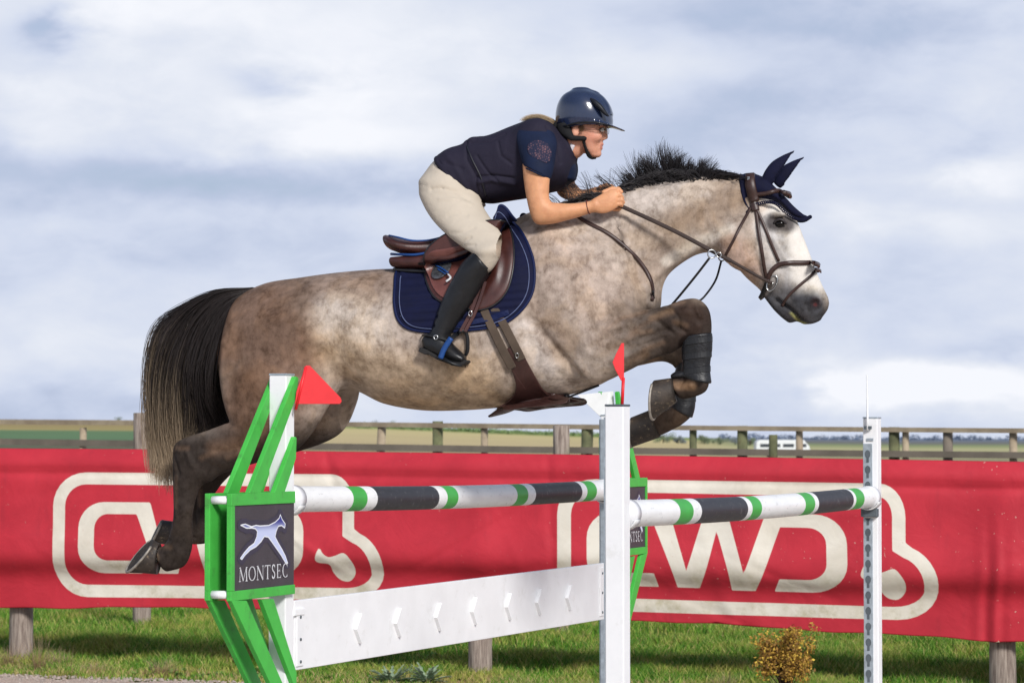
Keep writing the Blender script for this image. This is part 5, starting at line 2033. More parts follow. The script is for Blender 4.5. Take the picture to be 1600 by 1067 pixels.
# serif capitals as strokes: (x0, y0, x1, y1, half width)
GLY = {
    'M': [(.10, 0, .14, 1, .022), (.14, 1, .50, .05, .055), (.50, .05, .86, 1, .022), (.86, 1, .90, 0, .055), (0, .02, .22, .02, .02), (.78, .02, 1.02, .02, .02), (.02, .98, .18, .98, .02), (.82, .98, .98, .98, .02)],
    'O': 'arc0', 'N': [(.12, 0, .12, 1, .022), (.12, 1, .88, 0, .06), (.88, 0, .88, 1, .022), (0, .02, .24, .02, .02), (.76, .98, 1, .98, .02), (0, .98, .16, .98, .02)],
    'T': [(.5, 0, .5, 1, .055), (.02, .975, .98, .975, .028), (.03, .84, .03, .98, .016), (.97, .84, .97, .98, .016), (.34, .02, .66, .02, .02)],
    'S': 'arcs', 'E': [(.18, 0, .18, 1, .055), (.05, .975, .85, .975, .025), (.05, .025, .88, .025, .025), (.18, .52, .66, .52, .022), (.85, .84, .85, .98, .016), (.88, .02, .88, .18, .016), (.66, .43, .66, .61, .014)],
    'C': 'arcc'}


def glyph(ch):
    g = GLY[ch]
    def arc_(cx, cy, rx, ry, a0, a1, n=18, thick=.05, thin=.022):
        out = []
        for k in range(n):
            a, b_ = R(a0 + (a1 - a0) * k / n), R(a0 + (a1 - a0) * (k + 1) / n)
            w_ = thin + (thick - thin) * abs(math.cos((a + b_) / 2)) ** 1.5
            out.append((cx + rx * math.cos(a), cy + ry * math.sin(a), cx + rx * math.cos(b_), cy + ry * math.sin(b_), w_))
        return out
    if g == 'arc0':
        return arc_(.5, .5, .44, .49, 0, 360, 26)
    if g == 'arcc':
        return arc_(.52, .5, .44, .49, 50, 310, 22) + [(.80, .74, .80, .98, .016), (.80, .04, .80, .22, .014)]
    if g == 'arcs':
        return [(x0, y0, x1, y1, .045) for x0, y0, x1, y1 in [(.76, .86, .62, .97), (.62, .97, .42, .98), (.42, .98, .24, .88), (.24, .88, .20, .72), (.20, .72, .34, .58), (.34, .58, .62, .45), (.62, .45, .78, .30), (.78, .30, .72, .12),
                                                              (.72, .12, .52, .02), (.52, .02, .32, .04), (.32, .04, .18, .16)]] + [(.78, .76, .78, .98, .016), (.16, .04, .16, .26, .016)]
    return g


def lettering(word):
    """flat strokes of a word in a unit-high box: vertices (x, y, z) and faces"""
    V_, F_ = [], []
    wds = {'M': 1.15, 'O': .98, 'N': .98, 'T': .80, 'S': .62, 'E': .66, 'C': .86}
    x, k = 0.0, 0
    for ch in word:
        w_ = wds[ch]
        for x0, y0, x1, y1, hw in glyph(ch):
            a = np.array([x + x0 * w_, y0])
            b_ = np.array([x + x1 * w_, y1])
            d = (b_ - a) / max(np.linalg.norm(b_ - a), 1e-9)
            n_ = np.array([-d[1], d[0]]) * hw * 1.25
            a, b_ = a - d * .012, b_ + d * .012
            z = .0006 + k * .00003
            k += 1
            i = len(V_)
            V_ += [(*(a - n_), z), (*(b_ - n_), z), (*(b_ + n_), z), (*(a + n_), z)]
            F_.append((i, i + 1, i + 2, i + 3))
        x += w_ + .13
    return np.array(V_), F_


def wing(p, sgn, top, name_label, tint):
    """frame with raised sign panel; sgn=-1 reaches towards the camera, +1 away from it"""
    root = thing('jump_wing', p, name_label, 'jump wing', 'green and white jump wings')
    post(root, p, top, capm=galv)
    pn = p + N3 * (PW + .009)

    def at(u, v):
        # photo pixel of the near wing -> (distance from post along the pole line, height)
        q = PL(u, v, P1 + N3 * (PW + .009), N3)
        return -np.dot(q - P1, E3) * (1.0 if sgn < 0 else .82), q[2]

    def pt(a, z, n_):
        return p + E3 * sgn * a + N3 * n_ + HZ * z
    lay_ = PW + .009
    for side in (1, -1):
        n0 = side * lay_ - (.010 if side > 0 else .010)

        def bar(pts, name='slat'):
            q = [pt(*at(u, v), n0) for u, v in pts]
            MB().prism(q, N3 * .020).build(name, greenp, root, bev=.002)
        bar([(386, 770), (404, 770), (459, 622), (463, 590), (459, 588)])
        bar([(425, 770), (441, 770), (459, 716), (460, 684), (458, 682)])
        # panel frame
        a0, z0 = at(358, 768)
        a1, z1 = at(458, 770)
        _, z2 = at(358, 941)
        zi0, zi1 = at(363, 790)[1], at(363, 920)[1]
        ai = at(363.5, 800)[0]
        z0 = z1 = (z0 + z1) / 2
        z2 = at(400, 934)[1]
        zi1 = at(400, 919)[1]
        for q, nm in (([(a0, z0), (a1, z0), (a1, zi0), (a0, zi0)], 'frame_rail'), ([(a0, zi1), (a1, zi1), (a1, z2), (a0, z2)], 'frame_rail'),
                      ([(a0, zi0), (ai, zi0), (ai, zi1), (a0, zi1)], 'frame_stile')):
            MB().prism([pt(a, z, n0) for a, z in q], N3 * .020).build(nm, greenp, root, bev=.002)
        # legs
        aL, aL2 = a0, a0 - .115
        zb = .05
        q = [(aL, z2), (aL2, z2), (PW + .02, zb + .32), (PW + .02, zb)]
        q = [pt(*at(u, v), n0) for u, v in [(358, 938), (382, 938), (441, 1070), (421, 1070)]]
        q = [pt(*at(u, v), n0) for u, v in [(358, 938), (382, 938), (458, 1112), (458, 1150)]]
        ext = q
        MB().prism(ext, N3 * .020).build('leg', greenp, root, bev=.002)
        q = [pt(*at(u, v), n0) for u, v in [(405, 936), (424, 935), (460, 1050), (460, 1085), (456, 1070)]]
        MB().prism(q, N3 * .020).build('leg', greenp, root, bev=.002)
        if side > 0:
            q = [(ai, zi0), (a1 - .0, zi0), (a1 - .0, zi1), (ai, zi1)]
            sg = MB().prism([pt(a, z, n0 + .004) for a, z in q], N3 * .010).build('sign_board', signm, root)
            # the horse emblem, as signed distance on a fine grid
            zc0, zc1 = zi1, zi0
            na, nz_ = 150, 90
            A_, Z_ = np.meshgrid(np.linspace(a1, ai, na), np.linspace(zc0, zc1, nz_), indexing='ij')
            hp_ = np.array([at(u, v) for u, v in SIGNHORSE])
            amin, amax = at(377, 850)[0], at(448, 850)[0]
            if sgn > 0:        # on the far wing the board keeps its reading direction
                hp_[:, 0] = (a1 + ai) - hp_[:, 0]
            sd_ = polysd(A_, Z_, hp_)
            keep = sd_ < .022
            pos = (p + E3 * sgn * A_[..., None] + N3 * (n0 + .0155) + HZ * Z_[..., None]).reshape(-1, 3)
            idx = np.arange(na * nz_).reshape(na, nz_)
            q = np.stack([idx[:-1, :-1], idx[1:, :-1], idx[1:, 1:], idx[:-1, 1:]], -1).reshape(-1, 4)
            kq = keep.ravel()[q].all(1)
            q = q[kq] if sgn > 0 else q[kq][:, ::-1]
            used, inv = np.unique(q, return_inverse=True)
            em = mk('emblem', pos[used], inv.reshape(-1, 4), emblemm, sg, False)
            setval(em, 'sd', sd_.ravel()[used])
            setval(em, 'hh', ((Z_ - zc0) / (zc1 - zc0)).ravel()[used])
            # lettering
            co_, fs_ = lettering('MONTSEC')
            co_[:, 0] -= (co_[:, 0].min() + co_[:, 0].max()) / 2
            wd = np.ptp(co_[:, 0])
            ht = np.ptp(co_[:, 1])
            tz0, tz1 = at(408, 906)[1], at(408, 882)[1]
            tw = abs(at(371, 890)[0] - at(446, 890)[0])
            ac = (at(371, 890)[0] + at(446, 890)[0]) / 2
            if sgn > 0:
                ac = (a1 + ai) - ac
            # text runs towards +E3 as seen from the camera side
            pos = p + E3 * sgn * ac + N3 * (n0 + .0175) + E3 * (co_[:, 0:1] / wd * tw) + HZ * (tz0 + (co_[:, 1:2] - co_[:, 1].min()) / ht * (tz1 - tz0)) + N3 * (co_[:, 2:3] - .002)
            mk('lettering', pos, fs_, lettm, sg, False)
    # spacers between the two frames
    for a, z in ((a0 - .018, at(345, 782)[1]), (a0 - .018, at(345, 931)[1])):
        m = MB()
        m.tube([pt(a, z, -lay_ + .008), pt(a, z, lay_ - .010)], .015, 14)
        m.build('spacer', whitep, root, True)
    # inner face of the box behind the sign
    MB().prism([pt(a0 - .002, z2, -lay_ + .009), pt(a1 + .0, z2, -lay_ + .009), pt(a1 + .0, z0, -lay_ + .009), pt(a0 - .002, z0, -lay_ + .009)], N3 * .004).build('back_panel', greenp, root)
    foot(root, p, greenp)
    return root


emblemm, t, b = newmat('emblem', (.8, .8, .85), .5, 0, .3)
a1_ = t.node('ShaderNodeAttribute')
a1_.attribute_name = 'sd'
a2_ = t.node('ShaderNodeAttribute')
a2_.attribute_name = 'hh'
inner = t.mix(t.mapr(a2_.outputs['Fac'], .66, .80), s2l((196, 204, 236)), s2l((58, 62, 140)))
cc = t.mix(t.mapr(a1_.outputs['Fac'], -.0042, -.0018), inner, (.80, .82, .86))
cc = t.mix(t.mapr(a1_.outputs['Fac'], .0006, .0016), cc, s2l((62, 58, 74)))
t.put(b.inputs['Base Color'], cc)
lettm = surf('pale lettering', s2l((206, 206, 210)), .5, var=.15, vs=40)

w1 = wing(P1, -1, zat(587, P1), 'green and white jump wing with dark sign at the left pole ends, nearest the camera', 0)
w3 = wing(P3, 1, zat(650, P3), 'green jump wing mostly hidden behind the tall white post, farther from the camera', 0)
cup(w1, P1, zat(781, P1) - .0, 1)
cup(w3, P3, zat(766, P3) - .0, -1)
# steel track on the far wing's post
MB().box([P3[0] - E3[0] * (PW + .004), P3[1] - E3[1] * (PW + .004), .85], [E3, N3, HZ], [.004, PW * .98, .80]).build('track', galv, w3, bev=.001)
MB().box(P3 - N3 * (PW + .004) + HZ * .85, [E3, N3, HZ], [PW * .98, .004, .80]).build('track', galv, w3, bev=.001)


# ---------------- single uprights of the back element
def upright(p, top, label, track):
    root = thing('jump_standard', p, label, 'jump standard', 'plain white standards of the back pole')
    post(root, p, top, capm=galv if track else darkm)
    foot(root, p, whitep)
    if track:
        z0, z1 = .12, zat(693, p)
        off = -E3 * (PW + .002)
        cx = p + off - N3 * .012
        MB().box(cx + HZ * (z0 + z1) / 2, [E3, N3, HZ], [.003, PW * .62, (z1 - z0) / 2]).build('track', galv, root, bev=.001)
        k = 0
        z = z1 - .05
        m = MB()
        while z > z0 + .03:
            a = [cx - E3 * .0035 + N3 * .014 * math.cos(q) + HZ * (z + .020 * math.sin(q)) for q in np.linspace(0, 2 * math.pi, 12, endpoint=False)]
            m.prism(a, -E3 * .001)
            m.box(cx - E3 * .004 + HZ * (z - .026), [E3, N3, HZ], [.001, .006, .014])
            z -= .075
        m.build('keyholes', darkm, root)
        MB().box(p + off - E3 * .002 + HZ * (top - .10), [E3, N3, HZ], [.002, PW * .45, .006]).build('maker_plate', galv, root)
    else:
        MB().box(p - N3 * (PW + .003) + HZ * .85, [E3, N3, HZ], [PW * .9, .003, .78]).build('track', galv, root, bev=.001)
    return root


s2 = upright(P2, zat(635, P2), 'tall white post in the middle of the jump, with a red flag on top', False)
s4 = upright(P4, zat(654, P4), 'white post with perforated steel track at the right end of the back pole', True)
cup(s2, P2, zat(803, P2), 1)
cup(s4, P4, zat(776, P4), -1)
MB().box(P4 - E3 * .05 + HZ * (zat(776, P4) - .075), [E3, N3, HZ], [.02, .04, .02]).build('cup_pin', darkm, s4, bev=.004)


# ---------------- poles
def pole(pa, pb, ca, cb, stripes, label):
    """pa/pb end points; stripes: list of (photo column of the right edge, colour index)"""
    d = pb - pa
    ln = np.linalg.norm(d)
    d = d / ln
    n2 = np.cross(d, HZ)
    n2 /= np.linalg.norm(n2)
    # parameter for a photo column: intersect with the vertical plane through the pole
    xs = []
    for u, ci in stripes:
        q = PL(u, 780, pa, n2)
        xs.append((np.dot(q - pa, d), ci))
    root = thing('striped_pole', pa, label, 'jump pole', 'striped poles of the jump')
    r = .05
    cuts = [0.0] + [x for x, _ in xs[:-1]] + [ln]
    m = MB()
    n = 28
    up = np.cross(n2, d)
    for (a, b_), (_, ci) in zip(zip(cuts[:-1], cuts[1:]), xs):
        V_ = []
        for s_ in np.linspace(a, b_, 5):
            sag = -.012 * math.sin(s_ / ln * math.pi)
            for j in range(n):
                th = 2 * math.pi * j / n
                V_.append(pa + d * s_ + (n2 * math.cos(th) + up * math.sin(th)) * r + HZ * sag)
        F_ = [(i * n + j, i * n + (j + 1) % n, (i + 1) * n + (j + 1) % n, (i + 1) * n + j) for i in range(4) for j in range(n)]
        m.add(V_, F_, ci)
    k_ = len(m.v)
    m.add([pa + (n2 * math.cos(2 * math.pi * j / n) + up * math.sin(2 * math.pi * j / n)) * r for j in range(n)], [tuple(range(n))], 0)
    m.add([pb + (n2 * math.cos(2 * math.pi * j / n) + up * math.sin(2 * math.pi * j / n)) * r for j in range(n)], [tuple(range(n))[::-1]], 0)
    m.build('pole_body', whitep, root, True, mats=[polew, greenst, blackst])
    for e_, s_ in ((pa, 1), (pb, -1)):
        mm = MB()
        mm.tube([e_ - d * s_ * .012, e_ + d * s_ * .05], .0535, 28)
        mm.build('end_cap', surf('plastic end cap', (.74, .74, .76), .4, var=.05), root, True)
    return root


za, zb = zat(780, P1), zat(765, P3)
pole(P1 + E3 * .06 + HZ * za, P3 - E3 * .06 + HZ * zb, 0, 0,
     [(535, 0), (557, 1), (573, 0), (670, 2), (683, 0), (700, 1), (793, 0), (810, 1), (822, 0), (895, 2), (903, 0), (918, 1), (945, 0)],
     'white, green and black striped pole of the front element, left of the tall white post')
za, zb = zat(803, P2), zat(776, P4)
e24 = (P4 - P2) / np.linalg.norm(P4 - P2)
pole(P2 + e24 * .06 + HZ * za, P4 - e24 * .05 + HZ * zb, 0, 0,
     [(1044, 0), (1065, 1), (1078, 0), (1151, 2), (1158, 0), (1173, 1), (1242, 0), (1257, 1), (1263, 0), (1318, 2), (1322, 0), (1335, 1), (1366, 0)],
     'white, green and black striped pole of the back element, right of the tall white post')

# ---------------- plank with seven diamonds
plk = thing('jump_plank', P1, 'white plank with seven raised diamonds hanging below the front striped pole', 'jump plank')
d13 = (P3 - P1) / np.linalg.norm(P3 - P1)
n13 = np.array([d13[1], -d13[0], 0])
pl0 = P1 + n13 * .02
def plq(u, v):
    return PL(u, v, pl0, n13)
q = [plq(456, 938), plq(943, 879), plq(941, 967), plq(455, 1047)]
MB().prism([a - n13 * .012 for a in q], n13 * .024).build('board', whitep, plk, bev=.003)
for u, v in [(556, 981), (618, 972), (681, 963), (737, 954), (791, 947), (838, 940), (885, 933)]:
    c_ = plq(u, v) + n13 * .012
    h_ = .061
    k = np.array([c_ + HZ * h_, c_ + d13 * h_ * .8, c_ - HZ * h_, c_ - d13 * h_ * .8])
    MB().prism(k, n13 * .016).build('diamond', whitep, plk, bev=.0015)
for side, (u0, v0, u1, v1) in enumerate([(463, 953, 463, 1040), (936, 886, 936, 962)]):
    a, b_ = plq(u0, v0) + n13 * .015, plq(u1, v1) + n13 * .015
    MB().box((a + b_) / 2, [d13, n13, HZ], [.028, .003, abs(a[2] - b_[2]) / 2]).build('end_bracket', whitep, plk, bev=.002)
    for f_ in (.12, .52, .92):
        c_ = a * (1 - f_) + b_ * f_ + n13 * .003
        m = MB()
        m.tube([c_, c_ + n13 * .003], .006, 10)
        m.build('screw', darkm, plk, True)
m = MB()
a = plq(461, 957)
m.box(a + n13 * .012 + HZ * .004, [d13, n13, HZ], [.045, .010, .014])
m.build('hook', whitep, plk, bev=.004)

# ---------------- flags
def flag(root_name, label, tri, pole_pts, plane_p, nrm, mat, group='flags on the jump'):
    f_ = thing(root_name, PL(*pole_pts[0], plane_p, nrm), label, 'flag', group)
    q = [PL(u, v, plane_p, nrm) for u, v in tri]
    MB().prism([a - nrm * .002 for a in q], nrm * .004).build('flag_sheet', mat, f_, bev=.001)
    m = MB()
    m.tube([PL(u, v, plane_p, nrm) for u, v in pole_pts], .006, 8)
    m.build('flag_stick', mat if mat is not whitepl else whitep, f_, True)
    return f_


vn = np.array([0.15, -1.0, 0])
vn /= np.linalg.norm(vn)
flag('jump_flag', 'red triangular flag pointing right on the green and white wing', [(478, 571), (484, 571), (532, 621), (534, 627), (531, 631), (461, 631), (463, 612)], [(462, 640), (478, 573)][::-1], P1 + N3 * .075, vn, redp)
# red flag seen nearly edge-on
flag('jump_flag', 'narrow red flag seen almost edge-on on top of the tall white post', [(971, 536), (975, 536), (975, 598), (970, 594), (961, 577), (957, 566), (962, 554)], [(972, 634), (974, 590)], P2 + HZ, vn, redp)
flag('jump_flag', 'pale white triangular flag pointing left beside the tall white post', [(902, 617), (958, 611), (960, 638), (938, 651)], [(945, 655), (952, 615)], P3, vn, whitepl)
f4 = thing('jump_flag', P4 + HZ * 1.6, 'thin white flag stick standing on the post with steel track', 'flag', 'flags on the jump')
MB().tube([PL(1355.5, 672, P4 - E3 * .05, vn), PL(1355.5, 655, P4 - E3 * .05, vn), PL(1354.5, 586, P4 - E3 * .05, vn)], [.006, .0055, .003], 8).build('flag_stick', whitep, f4, True)
MB().box(PL(1356, 668, P4 - E3 * .047, vn), [E3, N3, HZ], [.008, .018, .008]).build('stick_clip', darkm, f4, bev=.002)
# ============================================================ GROUND, FENCES, BANNER, FIELDS
def gz(u, d):
    """height of the far land by direction: it rises to the left"""
    v9 = np.interp(u, [-2500, 0, 300, 600, 850, 1150, 1400, 4500], [650, 655, 657, 665, 676, 686, 689, 690])
    top = EYE + (HZN - v9) / FPX * 900
    f = np.clip((d - 70) / 830, 0, None)
    f = np.minimum(f, 1.0) + np.clip(f - 1, 0, None) * .25
    return top * f * np.clip((d - 70) / 60, 0, 1)


us = np.linspace(-3600, 5200, 150)
ds = np.concatenate([[-30, -5, 2, 6], np.linspace(10, 70, 16), np.geomspace(75, 3500, 60)])
V_, idx = [], np.arange(len(us) * len(ds)).reshape(len(ds), len(us))
for d in ds:
    for u in us:
        x = (u - 800) / FPX * max(d, 30) * (1 if d > 30 else 1)
        V_.append((x * (1 if d >= 75 else 1.6 + 2 * (75 - d) / 75), d, float(gz(u, d))))
F_ = np.stack([idx[:-1, :-1], idx[:-1, 1:], idx[1:, 1:], idx[1:, :-1]], -1).reshape(-1, 4)
gm, t, b = newmat('ground', (.1, .12, .04), .95, 0, .1)
geo = t.node('ShaderNodeNewGeometry')
sp = t.node('ShaderNodeSeparateXYZ')
t.l.new(geo.outputs['Position'], sp.inputs[0])
pos = geo.outputs['Position']
big = t.noise(pos, .01, 3, .6)
yy_ = t.math('ADD', sp.outputs[1], t.math('MULTIPLY', t.math('SUBTRACT', big, .5), 40))
gr = t.mix(t.noise(pos, 3.5, 6, .65), s2l((66, 74, 38)), s2l((104, 104, 62)))
fld = t.ramp(t.mapr(yy_, 60, 960, 0, 1, False), [(0.0, s2l((120, 122, 86))), (.13, s2l((104, 106, 84))), (.20, s2l((104, 134, 96))), (.31, s2l((110, 138, 96))), (.33, s2l((176, 160, 104))), (.50, s2l((166, 146, 98))), (.53, s2l((160, 140, 118))), (1.0, s2l((164, 148, 132)))])
fld2 = t.ramp(t.mapr(yy_, 60, 960, 0, 1, False), [(0.0, s2l((130, 120, 92))), (.12, s2l((150, 140, 104))), (.2, s2l((206, 186, 140))), (.5, s2l((212, 196, 140))), (.66, s2l((150, 164, 92))), (1.0, s2l((124, 140, 96)))])
xr = t.math('DIVIDE', sp.outputs[0], t.math('MAXIMUM', sp.outputs[1], 1))
cl_ = t.mix(t.mapr(xr, (300 - 800) / FPX, (430 - 800) / FPX), fld, fld2)
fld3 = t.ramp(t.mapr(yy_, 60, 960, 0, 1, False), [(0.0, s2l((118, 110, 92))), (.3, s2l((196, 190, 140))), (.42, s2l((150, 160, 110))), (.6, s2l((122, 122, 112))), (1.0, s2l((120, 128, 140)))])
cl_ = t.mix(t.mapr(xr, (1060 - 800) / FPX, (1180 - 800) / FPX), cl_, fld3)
fv = t.mix(1.0, cl_, t.ramp(t.noise(t.scale(pos, (.4, 1, 1)), .15, 5, .65), [(.2, (.78,) * 3), (.8, (1.1,) * 3)]), 'MULTIPLY')
t.put(b.inputs['Base Color'], t.mix(t.mapr(sp.outputs[1], 55, 75), gr, fv))
ground = mk('ground', V_, F_, gm)
tagp(ground, kind='structure')


def gd(u):
    """distance of the banner fence for a photo column"""
    return 1 / np.interp(u, [0, 1600], [1 / 18.9, 1 / 16.7])


# sand of the arena, a sheet 4 mm above the soil, with a ragged edge in front of the grass
V_, F_ = [], []
cols = np.linspace(-2200, 3800, 260)
for i, u in enumerate(cols):
    de = gd(u) - .95 + .10 * math.sin(u * .05) + .06 * math.sin(u * .173 + 1) + .04 * math.sin(u * .41)
    e = np.array([(u - 800) / FPX * de, de])
    V_ += [(e[0] * 1.0, e[1], .006), (e[0] * 1.0, e[1] - .4, .012), (e[0] * 1.4, 3.0, .012), (e[0] * 2.0, -25.0, .012)]
for i in range(len(cols) - 1):
    for j in range(3):
        F_.append((i * 4 + j + 1, (i + 1) * 4 + j + 1, (i + 1) * 4 + j, i * 4 + j))
sm, t, b = newmat('arena sand', (.4, .35, .3), .95, 0, .1)
co = t.node('ShaderNodeNewGeometry').outputs['Position']
n1_ = t.noise(co, 12, 6, .7)
vo = t.node('ShaderNodeTexVoronoi')
t.put(vo.inputs['Vector'], co)
vo.inputs['Scale'].default_value = 70
t.put(b.inputs['Base Color'], t.mix(t.mapr(vo.outputs['Distance'], .1, .6), s2l((232, 220, 206)), t.mix(n1_, s2l((182, 164, 146)), s2l((222, 206, 190)))))
t.put(b.inputs['Normal'], t.bump(vo.outputs['Distance'], .8, .02, t.bump(n1_, .8, .03)))
tagp(mk('arena_sand', V_, F_, sm), kind='structure')

# pebbles and clods on the sand edge
rk = MB()
for _ in range(900):
    u = RNG.uniform(-60, 420)
    d = gd(u) - .95 - abs(RNG.normal()) * .25 + .1
    p_ = np.array([(u - 800) / FPX * d, d, .012])
    r_ = RNG.uniform(.004, .013)
    k = [p_ + np.array([math.cos(a) * r_ * RNG.uniform(.7, 1.2), math.sin(a) * r_ * RNG.uniform(.7, 1.2), 0]) for a in np.linspace(0, 6.28, 6, endpoint=False)]
    rk.add(k + [p_ + np.array([0, 0, r_ * .9])], [(i, (i + 1) % 6, 6) for i in range(6)])
tagp(rk.build('gravel', surf('pale stones', s2l((176, 162, 150)), .9, var=.35, vs=30), smooth=True), kind='stuff')


# ------------------------------------------------ banner
def banner_pt(u, vt):
    """u photo column, vt 0 (top edge) .. 1 (bottom edge) -> world point"""
    d = gd(u)
    top = np.interp(u, [-700, 0, 300, 600, 880, 1150, 1600, 2300], [694, 700, 702, 706, 709.5, 713.5, 721, 728])
    bot = np.interp(u, [-700, 0, 340, 520, 750, 985, 1200, 1400, 1560, 1600, 2300], [946, 948, 949, 953, 960, 968, 979, 991, 1001, 1001, 1004])
    v = top + (bot - top) * vt
    return d, v


nu, nv = 1120, 140
uu = np.linspace(-850, 2420, nu)
vv = np.linspace(0, 1, nv)
UU, VV = np.meshgrid(uu, vv, indexing='ij')
DD = gd(UU)
TOP = np.interp(UU, [-700, 0, 300, 600, 880, 1150, 1600, 2300], [694, 700, 702, 706, 709.5, 713.5, 721, 728])
BOT = np.interp(UU, [-700, 0, 340, 520, 750, 985, 1200, 1400, 1560, 1600, 2300], [946, 948, 949, 953, 960, 968, 979, 991, 1001, 1001, 1004])
bump_ = np.sin(UU * .021) * 1.2 + np.sin(UU * .053 + 2) * .7
VPX = TOP + (BOT - TOP) * VV + bump_ * (VV > .99)
# relief towards the camera, metres
R1 = .050 * np.sin(np.clip(VV / .12, 0, 1) * math.pi * .62) - .010 * np.exp(-((VV - .155) / .025) ** 2)
cr = .735 + .012 * np.sin(UU * .006 + 1) - .02 * np.exp(-((UU - 1540) / 120) ** 2)
R2 = .078 * (1 / (1 + np.exp((VV - cr) / .028))) + .030 * np.exp(-((VV - cr + .10) / .14) ** 2) * 1.0
R3 = .010 * np.sin(UU * .010 + VV * 1.2) + .006 * np.sin(UU * .027 + VV * 3 + 1)
R3 += .012 * np.sin((UU - 1545) * .22) * np.exp(-((UU - 1545) / 22) ** 2) * np.clip((VV - .25) * 2, 0, 1)
for uc in (36, 375, 750, 1160, 1562):
    R3 += .018 * np.exp(-((UU - uc) / 30) ** 2) * np.sin(VV * math.pi) ** .5
rw = np.zeros_like(UU)
for _ in range(46):
    cx, cy = RNG.uniform(-400, 2000), RNG.uniform(.12, .98)
    an = RNG.normal() * .35 + (1.2 if RNG.random() < .4 else 0)
    s1, s2_ = RNG.uniform(40, 160), RNG.uniform(5, 12)
    dx, dy = UU - cx, (VV - cy) * 250
    a_ = dx * math.cos(an) + dy * math.sin(an)
    b_ = -dx * math.sin(an) + dy * math.cos(an)
    rw += RNG.normal() * .006 * np.exp(-(a_ / s1) ** 2 - (b_ / s2_) ** 2)
RR = R1 + R2 + R3 + rw
xr_ = (UU - 800) / FPX
c_, s_ = math.cos(PITCH), math.sin(PITCH)
yr = (533.5 - VPX) / FPX
ry = c_ - yr * s_
rz = s_ + yr * c_
BX = xr_ / ry * DD
BY = DD - RR
BZ = EYE + rz / ry * DD
V_ = np.stack([BX, BY, BZ], -1)
# logo: canonical drawing, placed twice
def arc(cx, cy, rx, ry_, a0, a1, n=8):
    return [(cx + rx * math.cos(R(a)), cy + ry_ * math.sin(R(a))) for a in np.linspace(a0, a1, n)]


# outline as a closed ring (outer, inner); x 0..1, y 0..1 downwards, ratio 593:208
OUT = arc(.10, .27, .10, .27, 180, 270) + arc(.842, .25, .068, .25, 270, 360) + [(.91, .43)] + arc(.895, .80, .105, .35, -72, 0, 8) + arc(.895, .78, .105, .22, 0, 90, 7) + arc(.10, .72, .10, .28, 90, 180)
INN = arc(.10, .27, .064, .175, 180, 270) + arc(.842, .25, .033, .15, 270, 360) + [(.875, .49)] + arc(.885, .80, .078, .27, -76, 0, 8) + arc(.885, .78, .078, .125, 0, 90, 7) + arc(.10, .72, .064, .18, 90, 180)
LC = [(.294, .235)] + arc(.155, .445, .078, .21, 270, 180) + arc(.155, .60, .078, .205, 180, 90) + [(.268, .805), (.253, .70)] + arc(.165, .59, .040, .11, 90, 180) + arc(.165, .45, .040, .12, 180, 270) + [(.250, .33), (.312, .805), (.375, .805), (.417, .375), (.459, .805), (.521, .805), (.583, .335)] + \
     arc(.655, .455, .048, .12, 270, 360) + arc(.655, .60, .048, .12, 0, 90) + [(.583, .72), (.571, .81)] + arc(.672, .60, .085, .21, 90, 0) + arc(.672, .455, .085, .22, 0, -90) + [(.541, .235), (.490, .67), (.450, .235), (.385, .235), (.340, .67), (.294, .235)]
LC = [(.294, .235)] + arc(.155, .445, .078, .21, 270, 180) + arc(.155, .60, .078, .205, 180, 90) + [(.268, .805), (.253, .70)] + arc(.165, .59, .040, .11, 90, 180) + arc(.165, .45, .040, .12, 180, 270) + [(.253, .33), (.317, .805), (.375, .805), (.417, .37), (.459, .815), (.521, .815), (.583, .335)] + \
     arc(.655, .455, .048, .12, 270, 360) + arc(.655, .60, .048, .12, 0, 90) + [(.581, .72), (.571, .815)] + arc(.672, .60, .085, .215, 90, 0) + arc(.672, .455, .085, .22, 0, -90) + [(.545, .235), (.486, .69), (.445, .235), (.386, .235), (.337, .675)]
SPN = [(.805, .584), (.792, .66), (.80, .70), (.835, .715), (.846, .78), (.868, .84), (.895, .85), (.912, .80), (.912, .74), (.900, .68), (.879, .622), (.852, .645), (.832, .655), (.815, .625)]
SPN = [tuple(p) for p in crom(SPN, 4, closed=True)]


def logo(u0, u1, t0, b0, t1, b1):
    x = (UU - u0) / (u1 - u0)
    tt = np.interp(x, [0, 1], [t0, t1])
    bb = np.interp(x, [0, 1], [b0, b1])
    y = (VPX - tt) / (bb - tt)
    mfit = (x > -.05) & (x < 1.05)
    X_, Y_ = x[mfit] * 2.30, y[mfit] * .845
    sc = lambda P_: [(a * 2.30, b_ * .845) for a, b_ in P_]
    a = polysd(X_, Y_, sc(OUT))
    i_ = polysd(X_, Y_, sc(INN))
    d = np.maximum(a, -i_)
    d = np.minimum(d, polysd(X_, Y_, sc(LC)))
    d = np.minimum(d, polysd(X_, Y_, sc(SPN)))
    o = np.full(UU.shape, .3)
    o[mfit] = d
    return o


